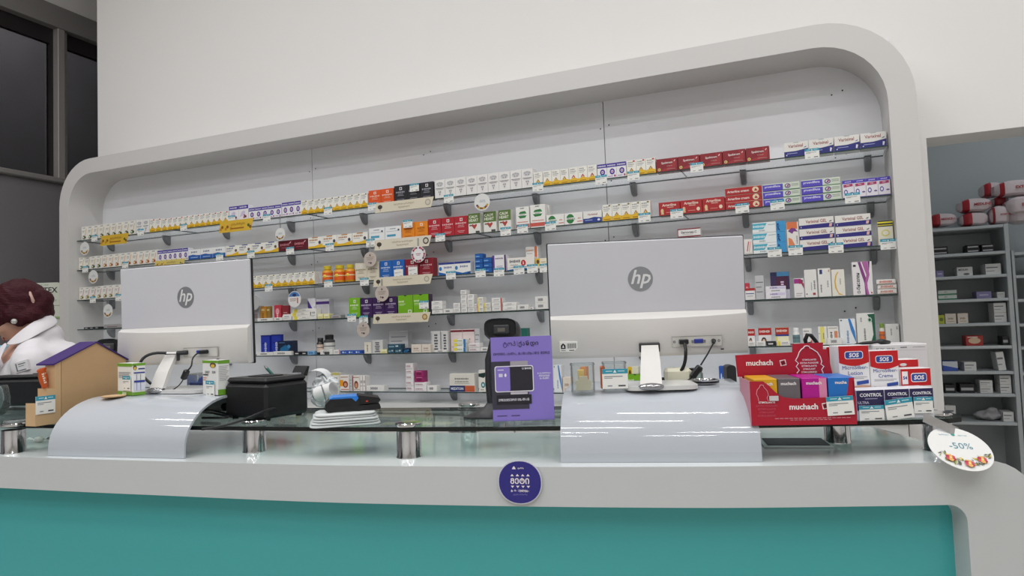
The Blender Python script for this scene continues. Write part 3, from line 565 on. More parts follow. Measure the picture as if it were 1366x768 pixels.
row(0,759.3,796.6,21,'vita_blob','white and yellow carton with red fruit',3)
row(0,797,836,20.6,'purple','purple and white carton with violet ring',3)
row(0,836.4,875,21.2,'vita_red','tall white and yellow carton with red tip',3)
row(0,875.6,1027.8,18.6,'spek','maroon supplement carton with white lettering',5,dep=.055)
row(0,1046,1187.6,20.4,'varix','white and navy carton with red lettering',4,gap=.035,dep=.07,off=.02)
# ---- second shelf
row(1,104.3,136,17,'herb_green','white carton with green herb sprig',4)
row(1,136.5,209.3,17.8,'herb_brown','white carton with amber herb print',9)
row(1,209.7,250.6,16.5,'purple','small purple-topped white carton',6)
row(1,250.9,300.4,13.7,'bluewhite','low white carton with blue lower half',3)
row(1,300.8,371.6,14,'vita_wide','wide white carton with yellow corner',4)
row(1,372,410.2,14.3,'maroon2','dark maroon low carton',2)
row(1,410.6,490.6,15.4,'vita_wide2','wide white and yellow carton, orange lettering',4)
D['hydro'] = ('F2F3F3', [('t','Pycnogel',.5,.84,.07,'5A6A7A',.8), ('r',.1,.66,.9,.68,'9AA6B0'), ('o',.84,.74,.06,.06,'3A3A4A'), ('r',.12,.32,.66,.46,'4FA3C4'), ('r',.2,.1,.8,.13,'C0C8CC')])
row(1,492.4,535.6,20,'hydro','square white carton with light blue bar',2)
row(1,536,571,23,'amber','amber orange carton with small emblem',2)
row(1,571.4,624.5,25,'red','red carton with white cross emblem',3)
row(1,625,641.6,27,'calm','olive and cream calm heart carton, left')
row(1,645.4,662.8,27.5,'calm','olive and cream calm heart carton, middle')
row(1,665.6,682.4,28,'calm','olive and cream calm heart carton, right')
row(1,688.6,706.6,30,'oval_tall','tall white carton with green oval, left one',dep=.045)
row(1,708,728.3,31,'oval_tall','tall white carton with green oval, right one',dep=.045)
row(1,712,734,31,'white','plain white carton behind the green oval carton',off=.075)
row(1,728.9,777.8,15.6,'oval_wide','wide white carton with green oval',2)
row(1,778.2,803.4,15.6,'troxbox','low white carton with blue base')
row(1,804,868.4,22.4,'vita_yel','white and yellow honey vitamin carton',5)
row(1,879,968,18.4,'artwide','bright red wide carton with dancing figure',3,dep=.06)
row(1,968.3,1018,29,'artflat','flat red cream carton with round picture',1,3,dep=.05)
row(1,1018.6,1069.2,29.5,'procto','flat violet and white carton, left pile',1,3,dep=.05)
row(1,1070,1123.6,30.6,'procto','flat violet and white carton, right pile',1,3,dep=.05)
row(1,1124.5,1190.6,25,'proctkid','upright violet and pink carton',4,dep=.05)
# ---- third shelf
row(2,105,160,17,'herb_pink','white carton with pink herb stripe',7)
row(2,334,419.8,16.6,'vita_yel','small white carton with yellow base',10)
row(2,474,506,24,'cream','cream carton with dark emblem',2)
row(2,506.6,540.1,25,'blue','blue carton with white cross emblem',2)
row(2,540.4,578.6,25,'darkred','dark red carton with white emblem',2)
row(2,585,628.4,17,'pancr','white and blue carton with round logo',2)
row(2,634,644.4,26,'bluesm','tiny dark blue carton, tall left pile',1,4,gap=.03)
row(2,645,656.4,20,'bluesm','tiny dark blue carton, right pile',1,3,off=.018)
row(2,657,675.4,22,'violwhite','white carton with violet side strips')
row(2,676.4,713.8,17,'goldtube','wide white carton with red circle')
row(2,702,718.6,32,'stripe','tall white carton with orange stripe behind',off=.09)
row(2,714.6,729.6,14,'yellowbox','small cream and yellow carton')
row(2,905.4,936.8,41,'vitc','white carton with dark red top edge',1,4,off=.03,side='')
row(2,993.2,1004.6,20.4,'redswirl','white carton with red swirl lines')
row(2,1005.2,1050.4,42,'alep','light blue and white ointment carton',1,3,dep=.04)
row(2,1051,1067,39.6,'orangevert','upright orange and white gel carton')
row(2,1067.6,1115.4,43.6,'varixgel','flat white and navy gel carton',1,3,dep=.045)
row(2,1116,1164.8,44,'varixgel','flat navy-striped gel carton, right pile',1,3,dep=.045)
row(2,1172.4,1195.6,33,'yelblack','cream carton with black and yellow top')
# ---- fourth shelf
for k,(a,b_) in enumerate(((111,118.5),(119,125.5),(126,132.4))): row(3,a,b_,2.6,'flatblack','flat black blister carton, %s' % ('left','middle','right')[k],dep=.06)
row(3,138,161,5,'cleargrey','flat clear grey tray')
row(3,336,345.6,21,'cleargrey','grey sachet pack')
row(3,347,354.6,20,'amberpack','slim amber herbal pack',off=.03,dep=.022)
row(3,355,360.6,20,'amberpack2','slim brown herbal pack',off=.04,dep=.022)
row(3,365.6,374.8,21,'redpack','slim red rose pack',off=.035,dep=.022)
row(3,376.6,385,20,'redpack2','slim dark red pack',off=.035,dep=.022)
row(3,343,364,4.2,'flatwhite','flat white carton before the amber packs',off=.006,dep=.02)
row(3,365,376.5,4.2,'flatwhite','flat white carton before the red pack',off=.006,dep=.025)
row(3,377.5,388,8,'white','small white carton before the dark red pack',off=.006,dep=.025)
row(3,389.2,414.6,14.4,'whiteyel','white carton with faint lettering',1,3,rnd=.4)
row(3,415,422,14,'white','narrow white carton',off=.01)
row(3,410.6,421,28,'violettri','white carton with violet triangle',off=.06,dep=.04)
row(3,421.6,439.6,26.5,'violbar','grey carton with violet bar',off=.06,dep=.05)
row(3,423.2,440,6.6,'yelend','tiny pale yellow carton',2,off=.006,dep=.045,gap=.12)
row(3,441.4,454.4,4.6,'cleargrey','low grey tray')
row(3,465.6,480.6,26,'lime','lime green carton with white emblem')
row(3,481,530.4,25.4,'violet','dark violet carton with white emblem',3)
row(3,530.8,572.4,27,'lime_big','larger lime green carton with dark side',2,off=.010)
row(3,575.8,590.4,17,'white','white generic carton, leftmost pile',1,3)
row(3,591,604.4,5.8,'flatwhite','flat white carton beside the leftmost pile')
row(3,604.8,614,13,'white','small white carton, short pile',1,2)
row(3,615,623,30,'white','small white carton, tallest pile',1,5,rnd=.3)
row(3,623.8,632.6,24,'white','small white carton, second tallest pile',1,4,rnd=.3)
row(3,633,636.8,11,'whitered','slim white carton',1,2)
row(3,637.2,645,19.4,'whiteyel','white and yellow carton, left pile',1,3)
row(3,645.6,654.6,11.6,'whiteyel','white and yellow carton, low pile',1,2)
row(3,656,670,17.6,'whitered','yellow banded white carton, red-edged pile',1,3)
row(3,670.8,689.4,11,'white','long white carton',1,2)
row(3,690,705.6,7,'flatwhite','dark-lettered flat white carton')
row(3,706,712,3,'flatwhite','lowest thin white carton')
row(3,714,731,17,'flatwhite','wide white carton with black lettering',1,2)
row(3,994,1008,16,'redlabel','white carton with navy line')
row(3,994,1000.6,23,'redpack','red carton behind the white one',off=.05,dep=.04)
row(3,1008.4,1020.6,32,'greybox','tall translucent grey carton',off=.02)
row(3,1029,1054.8,36,'darkvio','dark violet and blue tall carton',off=.05)
row(3,1022,1049.6,17,'violabel','white and lilac carton before the dark one',1,2,off=.006,dep=.04)
row(3,1060,1073.6,26,'pinkwhite','white carton with magenta corner')
row(3,1074.4,1091.2,37,'vtextw','tall white carton with sideways lettering')
row(3,1092.6,1110,38,'vtextb','tall white carton with navy square')
row(3,1110.6,1128.4,35.6,'yelarc','tall cream carton with yellow arc')
row(3,1138.6,1166,44.6,'biselen','tallest white carton with purple ribbons')
D['artflat3'] = ('EFEBE6', [('r',0,0,1,.12,'9A9690'), ('t','Artexmin',.5,.55,.4,'C05A48',.66), ('r',.1,.2,.9,.3,'D8A890')])
row(3,1170.8,1198.6,19.6,'artflat3','flat white carton with red lettering',1,3,gap=.03,rnd=.3)
# ---- fifth shelf
row(4,348,359.6,27,'bluetall','tall blue carton, left one',off=.04,dep=.03)
row(4,362,374.6,27.6,'bluetall','tall blue carton, right one',off=.05,dep=.03)
row(4,370,390.6,19,'darknavy','dark navy carton with blue wave',off=.03)
row(4,342,363.6,4.6,'flatwhite','flat white carton under the left blue carton',off=.006,dep=.025)
row(4,364.2,389,5.4,'flatwhite','long flat white carton',off=.006,dep=.022)
row(4,392,400.8,4.4,'flatblack','small flat black carton, left one',off=.006)
row(4,401.6,409.6,4.4,'flatblack','small flat black carton, right one',off=.006)
row(4,410,419.4,5,'flatsky','small flat sky blue carton',off=.006)
row(4,427,443.6,6.4,'flatwhite','flat white carton before the bottles',off=.006,dep=.03)
row(4,444.2,453.4,5.6,'whitered','short white carton with red end',off=.006,dep=.03)
row(4,453.8,481.2,4.8,'flatblue','flat royal blue carton',3,off=.006)
row(4,485.6,494.4,15,'yelslim','slim cream carton')
row(4,494.8,510.8,17.6,'vtext','grey ribbed carton',off=.02)
row(4,507,516,5.4,'yelend','small pale yellow low carton',off=.004,dep=.015)
row(4,516.8,526,6,'teal2','teal low carton, front left',off=.006)
row(4,526.6,536.6,6,'teal2','teal low carton, front right',off=.006)
row(4,517,535,6,'teal2','teal low carton on top of two others',up=.0275,off=.008)
row(4,537,547.4,6.4,'darknavy','dark low carton')
row(4,519.6,545,29,'greybox','pair of white cartons with grey print',off=.09)
row(4,548.4,562,11,'cream2','cream pink square carton, left one')
row(4,562.6,574.6,11,'cream2','cream pink square carton, right one')
row(4,575,587.6,28,'vtext','grey carton with vertical lettering, left one',off=.04)
row(4,588.4,598,28,'vtext','grey carton with vertical lettering, right one',off=.04)
row(4,580,596.4,3.2,'flatwhite','thin white carton before the grey pair',off=.006,dep=.02)
row(4,601.6,633.6,29.6,'darkline','pinkish white carton with dark red line',2,off=.06)
row(4,634,640.6,30,'greybox','narrow grey carton',off=.06)
row(4,605.2,621.6,17,'yellowblue','yellow white and blue carton',1,3,off=.006,dep=.045)
row(4,625.4,640.2,11.4,'columnw','small pinkish white carton',1,2,off=.006)
row(4,640.8,654,5.4,'flatwhite','small flat white carton at the poster',off=.01)
row(4,693.6,703.6,30,'tealsm','dark teal carton beside the scanner')
row(4,998,1008,23,'redtop','red and white carton, left one',off=.03)
row(4,1012.6,1030.4,24,'redtop','red and white carton with portrait',off=.03)
row(4,1035.2,1053.6,24,'redyel','red and yellow carton',off=.03)
for k,(a,b_,d_) in enumerate(((998,1008,'white'),(1008.8,1021.6,'white'),(1022.4,1035.6,'flatblack'),(1036.6,1054.6,'whiteyel'))): row(4,a,b_,6.4,d_,('low white carton before the leftmost red carton','low white carton before the portrait carton','low black carton before the portrait carton','low yellow-ended carton before the red yellow carton')[k],off=.004,dep=.022)
row(4,1072,1084,22,'redtri','white carton with red triangle',off=.03)
row(4,1092.4,1104.4,24,'yelstrip','white carton with pale yellow band',off=.03)
row(4,1105,1119.6,24,'buket','white carton with orange panel',off=.03)
row(4,1121.4,1143,34,'bluesw','white carton with blue swoosh',off=.03)
row(4,1144.6,1169.6,41,'greensw','large white and green carton',off=.03)
row(4,1182.4,1203,26,'clip','white carton with sideways grey text',off=.03)
row(4,1104,1124,9,'flatwhite','low white lettered carton before the orange panel',off=.004,dep=.02)
# ---- lowest shelf
row(5,438.6,453,24,'lidyel','white carton with yellow lid',off=.03)
row(5,453.6,466,21,'orangeface','white carton with orange patch and face',off=.02)
row(5,466.4,470,20,'greybox','narrow grey tea carton',off=.02)
row(5,470.6,480,20.6,'face','white carton with brown-haired face',off=.02)
row(5,480.6,488,20.6,'whitered','slim red-edged carton',2,off=.02)
row(5,488.6,513,7.4,'flatwhite','low wide white carton',off=.02)
row(5,541.6,552,37,'columnw','white carton column box',1,5,gap=.02,off=.03)
row(5,553,568.4,15.6,'magenta','magenta carton resting on two white ones',1,2,up=.052,off=.03,gap=.2)
row(5,553,569,12,'columnw','white carton under the magenta ones',1,2,off=.03)
row(5,569.8,583,7.4,'flatwhite','low white carton at the column foot',off=.03)
row(5,600,634,24,'mediton','beige carton with navy and orange base')
row(5,639,650.6,29,'drop','cream carton with teal drop')
row(5,739.4,750,36,'bluesw','blue and white carton behind the poster',off=.02)
row(5,751,762,20,'cream2','cream carton between poster and left jar')
row(5,775,783,34,'amber','amber carton behind the left jar')
row(5,838.4,853,34,'yellowbox','yellow carton left of the monitor neck',off=.04)
row(5,838,858,25,'lime_big','lime green carton beside the monitor neck',off=.005)
row(5,960.4,968,36,'flatblue','slim bright blue carton right of the monitor')

# ---- bottles on the shelves
def px_size(si, a, b_, hpx, off):
    Y = YS+off; sy = shelf_y(si, (a+b_)/2); X0 = onY(a, sy, Y).x; X1 = onY(b_, sy, Y).x
    H = hpx*depth(Vector(((X0+X1)/2, Y, SZ[si])))/FPX
    return (X0+X1)/2, Y, X1-X0, H
for k, (a, b_) in enumerate(((431, 444), (446.5, 461), (461.4, 474))):
    x, y, w, h = px_size(2, a, b_, 23, .03); r = w*.44
    t = empty('supplement_bottle', (x, y, SZ[2]+.0005), 0, 'orange bottle with yellow lid, %s of three on the third shelf' % NTH[k] + ' from left', 'bottle', 'orange bottles on the third shelf')
    m = MB(); m.lathe([(r*.9, 0), (r, .004), (r, h*.66), (r*.82, h*.74), (r*.6, h*.77), (r*.6, h*.8)], M('E3A024', .25), seg=20); m.build('bottle_body', t)
    m = MB(); m.lathe([(r*.72, h*.79), (r*.74, h*.98), (r*.66, h)], M('D8C22C', .35), seg=20); m.build('lid', t)
    m = MB(); m.lathe([(r*1.02, h*.12), (r*1.02, h*.60)], M('E8651E', .35), seg=20)
    m.lathe([(r*1.03, h*.36), (r*1.03, h*.42)], M('F4E4B0', .35), seg=20); m.ball((0, -r*.9, h*.4), (r*.4, r*.2, h*.12), M('F2D24A', .4), 10, 6); m.build('bottle_label', t)
for k, (si, a, b_, hp, body, lid, lab, ds) in enumerate(((4,423.6,432.2,22,'2A2624','1A1A1C','E0C8B8','small dark bottle with pink label on the fifth shelf'),
        (4,433.4,446.4,26,'4A4A4C','19191B','D8D8D4','larger dark-capped bottle with white label on the fifth shelf'),
        (4,1057.8,1068.2,23,'E8E8E6','F0F0EE','6A8A90','white plastic pill bottle on the fifth shelf'),
        (4,1173.6,1181.4,27,'D8D4C8','7A9A3A','E0702E','small bottle with orange and green top, fifth shelf'))):
    x, y, w, h = px_size(si, a, b_, hp, .035); r = w*.46
    t = empty('pill_bottle', (x, y, SZ[si]+.0005), 0, ds, 'bottle')
    m = MB(); m.lathe([(r*.92, 0), (r, .003), (r, h*.7), (r*.7, h*.78)], M(body, .25), seg=18); m.build('bottle_body', t)
    m = MB(); m.lathe([(r*.78, h*.77), (r*.8, h*.97), (r*.7, h)], M(lid, .4), seg=18); m.build('lid', t)
    m = MB(); m.lathe([(r*1.02, h*.14), (r*1.02, h*.6)], M(lab, .5), seg=18); m.lathe([(r*1.03, h*.4), (r*1.03, h*.44)], M('55565A', .5), seg=18); m.build('bottle_label', t)

# ---- price tags, hung on the shelf edges
def tag_mesh(w=.064, h=.048, small='price_tag', strip=True):
    b = MB(); b.box((-w/2, 0, -h/2), (w/2, .001, h/2), PAPER)
    if strip:
        b.prect(-w/2, h*.26, w/2, h/2, -.0003, TEALP)
        b.pr([(-.004, h*.31), (.004, h*.31), (0, h*.46)], -.0006, PAPER)
        b.prect(-w*.36, h*.36, -w*.1, h*.41, -.0006, M('BFE0E6', .5)); b.prect(w*.12, h*.36, w*.38, h*.41, -.0006, M('BFE0E6', .5))
    b.prect(-w*.42, h*.10, w*.3, h*.14, -.0004, M('8A8C92', .6)); b.prect(-w*.42, h*.02, -w*.1, h*.05, -.0004, M('8A8C92', .6))
    b.prect(-w*.3, -h*.38, -w*.12, -h*.33, -.0004, M('8A8C92', .6)); b.prect(w*.12, -h*.39, w*.4, -h*.32, -.0004, M('4A4C52', .6))
    return b.mesh(small)
TG = tag_mesh(); TG2 = tag_mesh(strip=False)
tags = {0: [(125.6,317.5),(187.6,309.5),(244.7,303),(309,292),(355.7,290.4),(437.5,281),(496.5,275.2),(551.4,249.5),(598.4,264.7),(717.5,249.1),(801.8,239.5),(845,234.1),(929.4,222.9),(1083.2,204.7)],
 1: [(113.4,359),(167,353.4),(292.7,342.7),(334.6,339),(386.7,334.2),(439.8,329.4),(494,323.6),(542.8,298),(587,316.5),(674.5,308.5),(697,304.9),(734.3,301.3),(859.5,289.9),(902.7,284.8),(990,277.4),(1037,273.1),(1137.2,263.9)],
 2: [(123.5,399.6),(158,396.6),(358.2,383.7),(437.9,378),(486,375.6),(530.4,364.3),(549.5,361),(601.4,367),(640.8,363.8),(665.6,362.8),(692.2,360),(710.3,358),(727,357.1),(1033.3,336),(1061.3,333.6),(1115.1,330.4),(1185,325.6)],
 3: [(469,423.7),(485,426),(564.1,406.2)]}
for si, L in tags.items():
    for k, (x, y) in enumerate(L):
        nt = (si, k) in ((2, 5), (2, 6))
        P = onY(x, y, YS-.004)
        P.y = YS-.0045 if k % 2 else YS-.003
        if (si, k) == (1, 16) or (si, k) == (1, 14): P.y = YS-.006
        if nt or (si, k) in ((0, 7), (1, 7), (3, 2)): P.y = YS+.0065
        o = link('price_tag', TG2 if nt else TG, None, P, 0, (0, random.uniform(-.02, .02), 0))
        tag(o, ('small white card stuck on a box' if nt else 'small white price tag with teal strip') + ', %s from left on the %s shelf' % ((NTH+['fourteenth','fifteenth','sixteenth','seventeenth'])[k], SNAME[si]), 'price tag', 'price tags on the %s shelf edge' % SNAME[si])
# ---- round cards
def round_card(px, py, rx, ry, kind, ds):
    P = onY(px, py, YS-.012); r = ry*depth(P)/FPX
    t = empty('round_card', P, 0, ds, 'sign', 'round shelf cards')
    b = MB(); pts = [(r*math.cos(2*PI*k/24), r*math.sin(2*PI*k/24)) for k in range(24)]
    base = {'w': 'E6E6E4', 'b': 'C9BCB2', 'ring': 'F0EEEE', 'blue': 'E9E6E4', 'clear': 'B9B9BA'}[kind]
    b.prism(pts, 0, .0012, M(base, .5))
    if kind == 'w':
        b.ptext('-50%', 0, r*.12, r*.3, -.0004, M('8AA6AE', .5))
        for k in range(9):
            a = PI+.5+k*(PI-1)/8; b.pdisc(r*.72*math.cos(a), r*.72*math.sin(a), r*.15, r*.13, -.0005-.0002*(k % 3), M(('5A4A42','A8523A','C9B23A')[k % 3], .5), 8)
    elif kind == 'b':
        b.prect(-r*.14, r*.5, r*.14, r*.58, -.0004, M('5A3A3E', .5)); b.prect(-r*.04, r*.4, r*.04, r*.68, -.0004, M('5A3A3E', .5))
        for k in range(3): b.prect(-r*(.6-.06*k), r*(.24-.17*k), r*(.6-.1*k), r*(.29-.17*k), -.0004, M('8A7A72', .5))
        b.pdisc(r*.1, -r*.5, r*.16, r*.13, -.0004, M('4A3E3C', .5), 8); b.pdisc(-r*.2, -r*.44, r*.1, r*.1, -.0004, M('6A5A58', .5), 8)
    elif kind == 'ring':
        for k in range(20):
            a = 2*PI*k/20; b.pdisc(r*.82*math.cos(a), r*.82*math.sin(a), r*.14, r*.14, -.0004-.0002*(k % 2), M(('A8324A','E6DDE0','6A4A5A','C86A80')[k % 4], .5), 8)
        b.prect(-r*.36, r*.02, r*.36, r*.1, -.0004, M('B06A78', .5)); b.prect(-r*.26, -r*.14, r*.26, -r*.08, -.0004, M('B06A78', .5))
    elif kind == 'blue':
        b.pr([(r*.92*math.cos(PI*(.12+.76*k/10)), r*.92*math.sin(PI*(.12+.76*k/10))) for k in range(11)], -.0004, M('4A7FC0', .5)); b.pdisc(0, r*.52, r*.3, r*.2, -.0007, M('2A3A6A', .5))
        b.prect(-r*.7, r*.0, r*.3, r*.07, -.0004, M('A0524A', .5)); b.prect(-r*.7, -r*.2, r*.2, -r*.14, -.0004, M('7A5A4A', .5)); b.prect(r*.4, -r*.5, r*.56, r*.16, -.0004, M('B0563A', .5))
    b.build('card', t)
    b = MB(); zs = min(SZ, key=lambda z: abs(z-(P.z+r)) if z > P.z else 9)
    zs = min([z for z in SZ if z > P.z-.02] or [P.z+r], key=lambda z: abs(z-P.z)); z1 = max(zs-P.z, 0)
    b.box((-.006, .0014, -r*.3), (.006, .0022, z1+.001 if z1 > 0 else r*.3), CLEAR('F2F4F4', .1, .1, .5)); b.build('clear_strip', t)
for a in ((112.8,331.3,6,8.8,'w','round flower card on the left end of the top shelf'),(124.3,369,6,9,'w','round flower card under the left end of the second shelf'),
    (143.9,414.4,7,9,'w','round flower card under the left end of the third shelf'),(373.7,312.3,6,8.4,'w','round flower card between top and second shelf above the maroon boxes'),
    (643.1,269.5,10.6,11.6,'w','round white flower card over the olive cartons'),(493.7,345.7,9,10,'b','beige round card above the cream cartons'),
    (558,339,10,11,'ring','white round card ringed with red flowers'),(509.5,391.4,10,10.6,'b','beige round card above the violet cartons'),
    (392.8,399,10,10.8,'blue','round card with a blue picture at its top'),(338.6,403.7,8,10,'clear','clear grey round card at the left monitor edge'),(484.5,439.5,9,10,'b','beige round card under the fourth shelf')):
    round_card(*a)
# ---- long strip signs on the shelf edges
def strip_sign(x0, x1, px, ytop, hpx, col, kind, ds, si):
    Y = YS-.009; P0 = onY(x0, ytop, Y); P1 = onY(x1, ytop, Y); W = P1.x-P0.x; H = hpx*depth(P0)/FPX*.98
    z = proj; t = empty('strip_sign', (P0.x, Y, SZ[si]+.012-H), 0, ds, 'sign', 'long strip signs on shelf edges')
    b = MB(); k = H*.35
    b.prism([(0, 0), (W-k, 0), (W, H), (k*.4, H)], 0, .001, M(col, .5))
    if kind == 'c':
        b.pdisc(W*.09, H*.55, H*.28, H*.22, -.0004, M('4A4238', .5)); b.prect(W*.09-.002, H*.15, W*.09+.002, H*.5, -.0004, M('4A4238', .5))
        b.ptext('ბუნებრივი დანამატები', W*.5, H*.64, H*.2, -.0004, M('8A6A4A', .5), W*.62); b.ptext('შვედეთიდან', W*.5, H*.34, H*.2, -.0004, M('8A6A4A', .5), W*.3)
        b.pdisc(W*.9, H*.52, H*.32, H*.32, -.0004, M('A8803A' if si == 3 else ('4A443C' if si == 1 else 'B8AE9C'), .5)); b.pdisc(W*.9, H*.52, H*.2, H*.2, -.0007, M('D8C08A' if si == 3 else 'D8D0C0', .5))
    else:
        for q in range(7):
            b.pdisc(W*(.05+.05*q), H*(.3+.35*((q*7) % 3)/2), H*.14, H*.14, -.0004, M(('C98A1E','8A5A1E','E9B23A')[q % 3], .5), 8)
            if q > 4: b.pdisc(W*(.6+.05*q), H*(.3+.3*((q*5) % 3)/2), H*.14, H*.14, -.0004, M(('8A5A1E','5A6A2A')[q % 2], .5), 8)
        b.ptext('ვიტამინები', W*.55, H*.62, H*.3, -.0006, M('8A4A1E', .5), W*.4); b.prect(W*.35, H*.22, W*.72, H*.34, -.0006, M('A86A1E', .5))
    b.build('card', t)
strip_sign(133.8,171.8,0,312,13.5,'DDB53A','y','yellow strip sign at the left end of the top shelf',0)
strip_sign(292,338.4,0,294,15.5,'E3BB3E','y','larger yellow strip sign under the tall purple cartons',0)
strip_sign(206,247,0,346,9.6,'DDCB74','y','pale yellow strip sign on the second shelf',1)
strip_sign(500,579,0,272,13.5,'E2D9C3','c','cream strip sign under the orange and black cartons',0)
strip_sign(499,576,0,320,14,'E6DDCA','c','cream strip sign under the orange and red cartons',1)
strip_sign(497.5,577.4,0,370,12.6,'E2D9C3','c','cream strip sign under the blue and dark red cartons',2)
strip_sign(497,574.6,0,420,12.6,'E2D9C3','c','cream strip sign under the violet and lime cartons',3)
# leaflets on the lowest shelf
# ================================================================== COUNTER
ZC, ZG = 1.046, 1.118
CEP = [(-3.4,1.02),(-2.7,1.09),(-2.3,1.125),(-1.976,1.158),(-1.671,1.188),(-1.395,1.219),(-1.1,1.252),(-.877,1.286),(-.552,1.350),(-.3,1.408),(-.111,1.458),(.136,1.537),(.243,1.574),(.336,1.612),(.41,1.645)]
def spl(P, n=5):
    out = []
    for i in range(len(P)-1):
        p0 = P[max(i-1,0)]; p1 = P[i]; p2 = P[i+1]; p3 = P[min(i+2,len(P)-1)]
        for k in range(n):
            t = k/n; out.append(tuple(.5*((2*p1[j])+(-p0[j]+p2[j])*t+(2*p0[j]-5*p1[j]+4*p2[j]-p3[j])*t*t+(-p0[j]+3*p1[j]-3*p2[j]+p3[j])*t**3) for j in (0,1)))
    out.append(P[-1]); return out
CE = spl(CEP)
L = [0]
for i in range(1, len(CE)): L.append(L[-1]+math.dist(CE[i], CE[i-1]))
def nrm(i):
    a = CE[max(i-1,0)]; b = CE[min(i+1,len(CE)-1)]; d = (b[0]-a[0], b[1]-a[1]); m = math.hypot(*d); return (-d[1]/m, d[0]/m)
CBODY = M('CFD2D3', .28, noise=.01)
CTOP = M('E4EAEA', .12, coat=.2)
counter = empty('service_counter', (-1.0, 1.3, 0), 0, 'long curved white service counter with recessed turquoise front panel', 'counter')
endR = .055   # rounding of the upper right end
TOT = L[-1]
def at_s(s, off=0.0):
    s = max(0, min(TOT, s)); i = max(1, min(len(L)-1, next((k for k in range(1, len(L)) if L[k] >= s), len(L)-1)))
    t = (s-L[i-1])/(L[i]-L[i-1]); x = CE[i-1][0]*(1-t)+CE[i][0]*t; y = CE[i-1][1]*(1-t)+CE[i][1]*t
    n0, n1 = nrm(i-1), nrm(i); n = (n0[0]*(1-t)+n1[0]*t, n0[1]*(1-t)+n1[1]*t)
    return (x+n[0]*off, y+n[1]*off)
# front frame: band (s, z) grid swept along the edge; recess inside
BZ = ZC-.082; S_IN = TOT-.145; BOTZ = .12
def zt(s):                                   # upper outline, rounded at the right end
    r = .10
    d = s-(TOT-r)
    return ZC if d <= 0 else ZC-r+math.sqrt(max(0, r*r-d*d))
RI2 = .035
def zb(s):                                   # lower edge of the band, rounded at the recess corner
    d = s-(S_IN-RI2)
    return BZ if d <= 0 else BZ-RI2+math.sqrt(max(0, RI2*RI2-d*d))
N1 = 90
ss = [S_IN*k/N1 for k in range(N1)] + [S_IN-RI2+RI2*math.sin(PI/2*k/6) for k in range(7)]
ss = sorted(set(round(s, 5) for s in ss))
b = MB(); REC = .05
def strip(s_list, zlo, zhi, off, m, flip=False):
    vs = []
    for s in s_list: x, y = at_s(s, off); vs += [(x, y, zlo(s)), (x, y, zhi(s))]
    b.add(vs, [(2*i, 2*i+2, 2*i+3, 2*i+1) for i in range(len(s_list)-1)], m, True)
strip(ss, zb, zt, 0, CBODY)
se = [S_IN + (TOT-S_IN-.10)*k/6 for k in range(7)] + [TOT-.10+.10*math.sin(PI/2*k/8) for k in range(1, 9)]
strip(se, lambda s: 0.0, zt, 0, CBODY)
strip(ss, lambda s: 0.0, lambda s: BOTZ, 0, CBODY)
# recess return along the band underside and right side
vs = []
for s in ss:
    x, y = at_s(s, 0); x2, y2 = at_s(s, REC); vs += [(x, y, zb(s)), (x2, y2, zb(s))]
b.add(vs, [(2*i, 2*i+1, 2*i+3, 2*i+2) for i in range(len(ss)-1)], CBODY, True)
x, y = at_s(S_IN, 0); x2, y2 = at_s(S_IN, REC)
b.add([(x,y,BOTZ),(x2,y2,BOTZ),(x2,y2,BZ-RI2),(x,y,BZ-RI2)], [(0,1,2,3)], CBODY)
vs = []
for s in ss:
    x, y = at_s(s, 0); x2, y2 = at_s(s, REC); vs += [(x, y, BOTZ), (x2, y2, BOTZ)]
b.add(vs, [(2*i, 2*i+2, 2*i+3, 2*i+1) for i in range(len(ss)-1)], CBODY)
# rounded top end + side + back
DEP = .44
allS = [TOT*k/100 for k in range(81)] + [TOT*.8+(TOT*.2-.1)*k/10 for k in range(1, 11)] + [TOT-.10+.10*math.sin(PI/2*k/8) for k in range(1, 9)]
vs = []
for s in allS:
    x, y = at_s(s, .004); x2, y2 = at_s(s, DEP); vs += [(x, y, zt(s)), (x2, y2, zt(s))]
b2 = MB(); b2.add(vs, [(2*i, 2*i+2, 2*i+3, 2*i+1) for i in range(len(allS)-1)], CTOP, True)
vs = []
for s in allS:
    x, y = at_s(s, .0); x2, y2 = at_s(s, .004); vs += [(x, y, zt(s)-.0), (x2, y2, zt(s))]
b2.add(vs, [(2*i, 2*i+2, 2*i+3, 2*i+1) for i in range(len(allS)-1)], CTOP, True)
vs = []
for s in allS: x, y = at_s(s, DEP); vs += [(x, y, 0), (x, y, zt(s))]
b.add(vs, [(2*i+1, 2*i+3, 2*i+2, 2*i) for i in range(len(allS)-1)], CBODY, True)
x, y = at_s(TOT, 0); x2, y2 = at_s(TOT, DEP); b.add([(x,y,0),(x2,y2,0),(x2,y2,ZC-.10),(x,y,ZC-.10)], [(0,1,2,3)], CBODY)
rel(b.build('counter_body'), counter); rel(b2.build('counter_top'), counter)
b = MB()
strip([s for s in ss], lambda s: BOTZ, lambda s: BZ+.0, REC-.001, TEAL)
rel(b.build('turquoise_panel'), counter)
# staff-side desk, lower
sd = empty('staff_desk', (-1.0, 1.9, 0), 0, 'low pale desk on the staff side behind the glass ledge', 'desk')
b = MB(); vs = []; sl = [TOT*.36+(TOT*.93-TOT*.36)*k/30 for k in range(31)]
pl = [at_s(s, DEP+.01) for s in sl] + [at_s(s, DEP+.26) for s in sl[::-1]]
b.prism([(p[0], p[1]) for p in pl], .72, .75, M('D9D8D2', .4), 'z'); rel(b.build('desk_top'), sd)
b = MB(); pl = [at_s(s, DEP+.01) for s in sl] + [at_s(s, DEP+.03) for s in sl[::-1]]; b.prism(pl, 0.0, .72, CBODY, 'z'); rel(b.build('desk_panel'), sd)
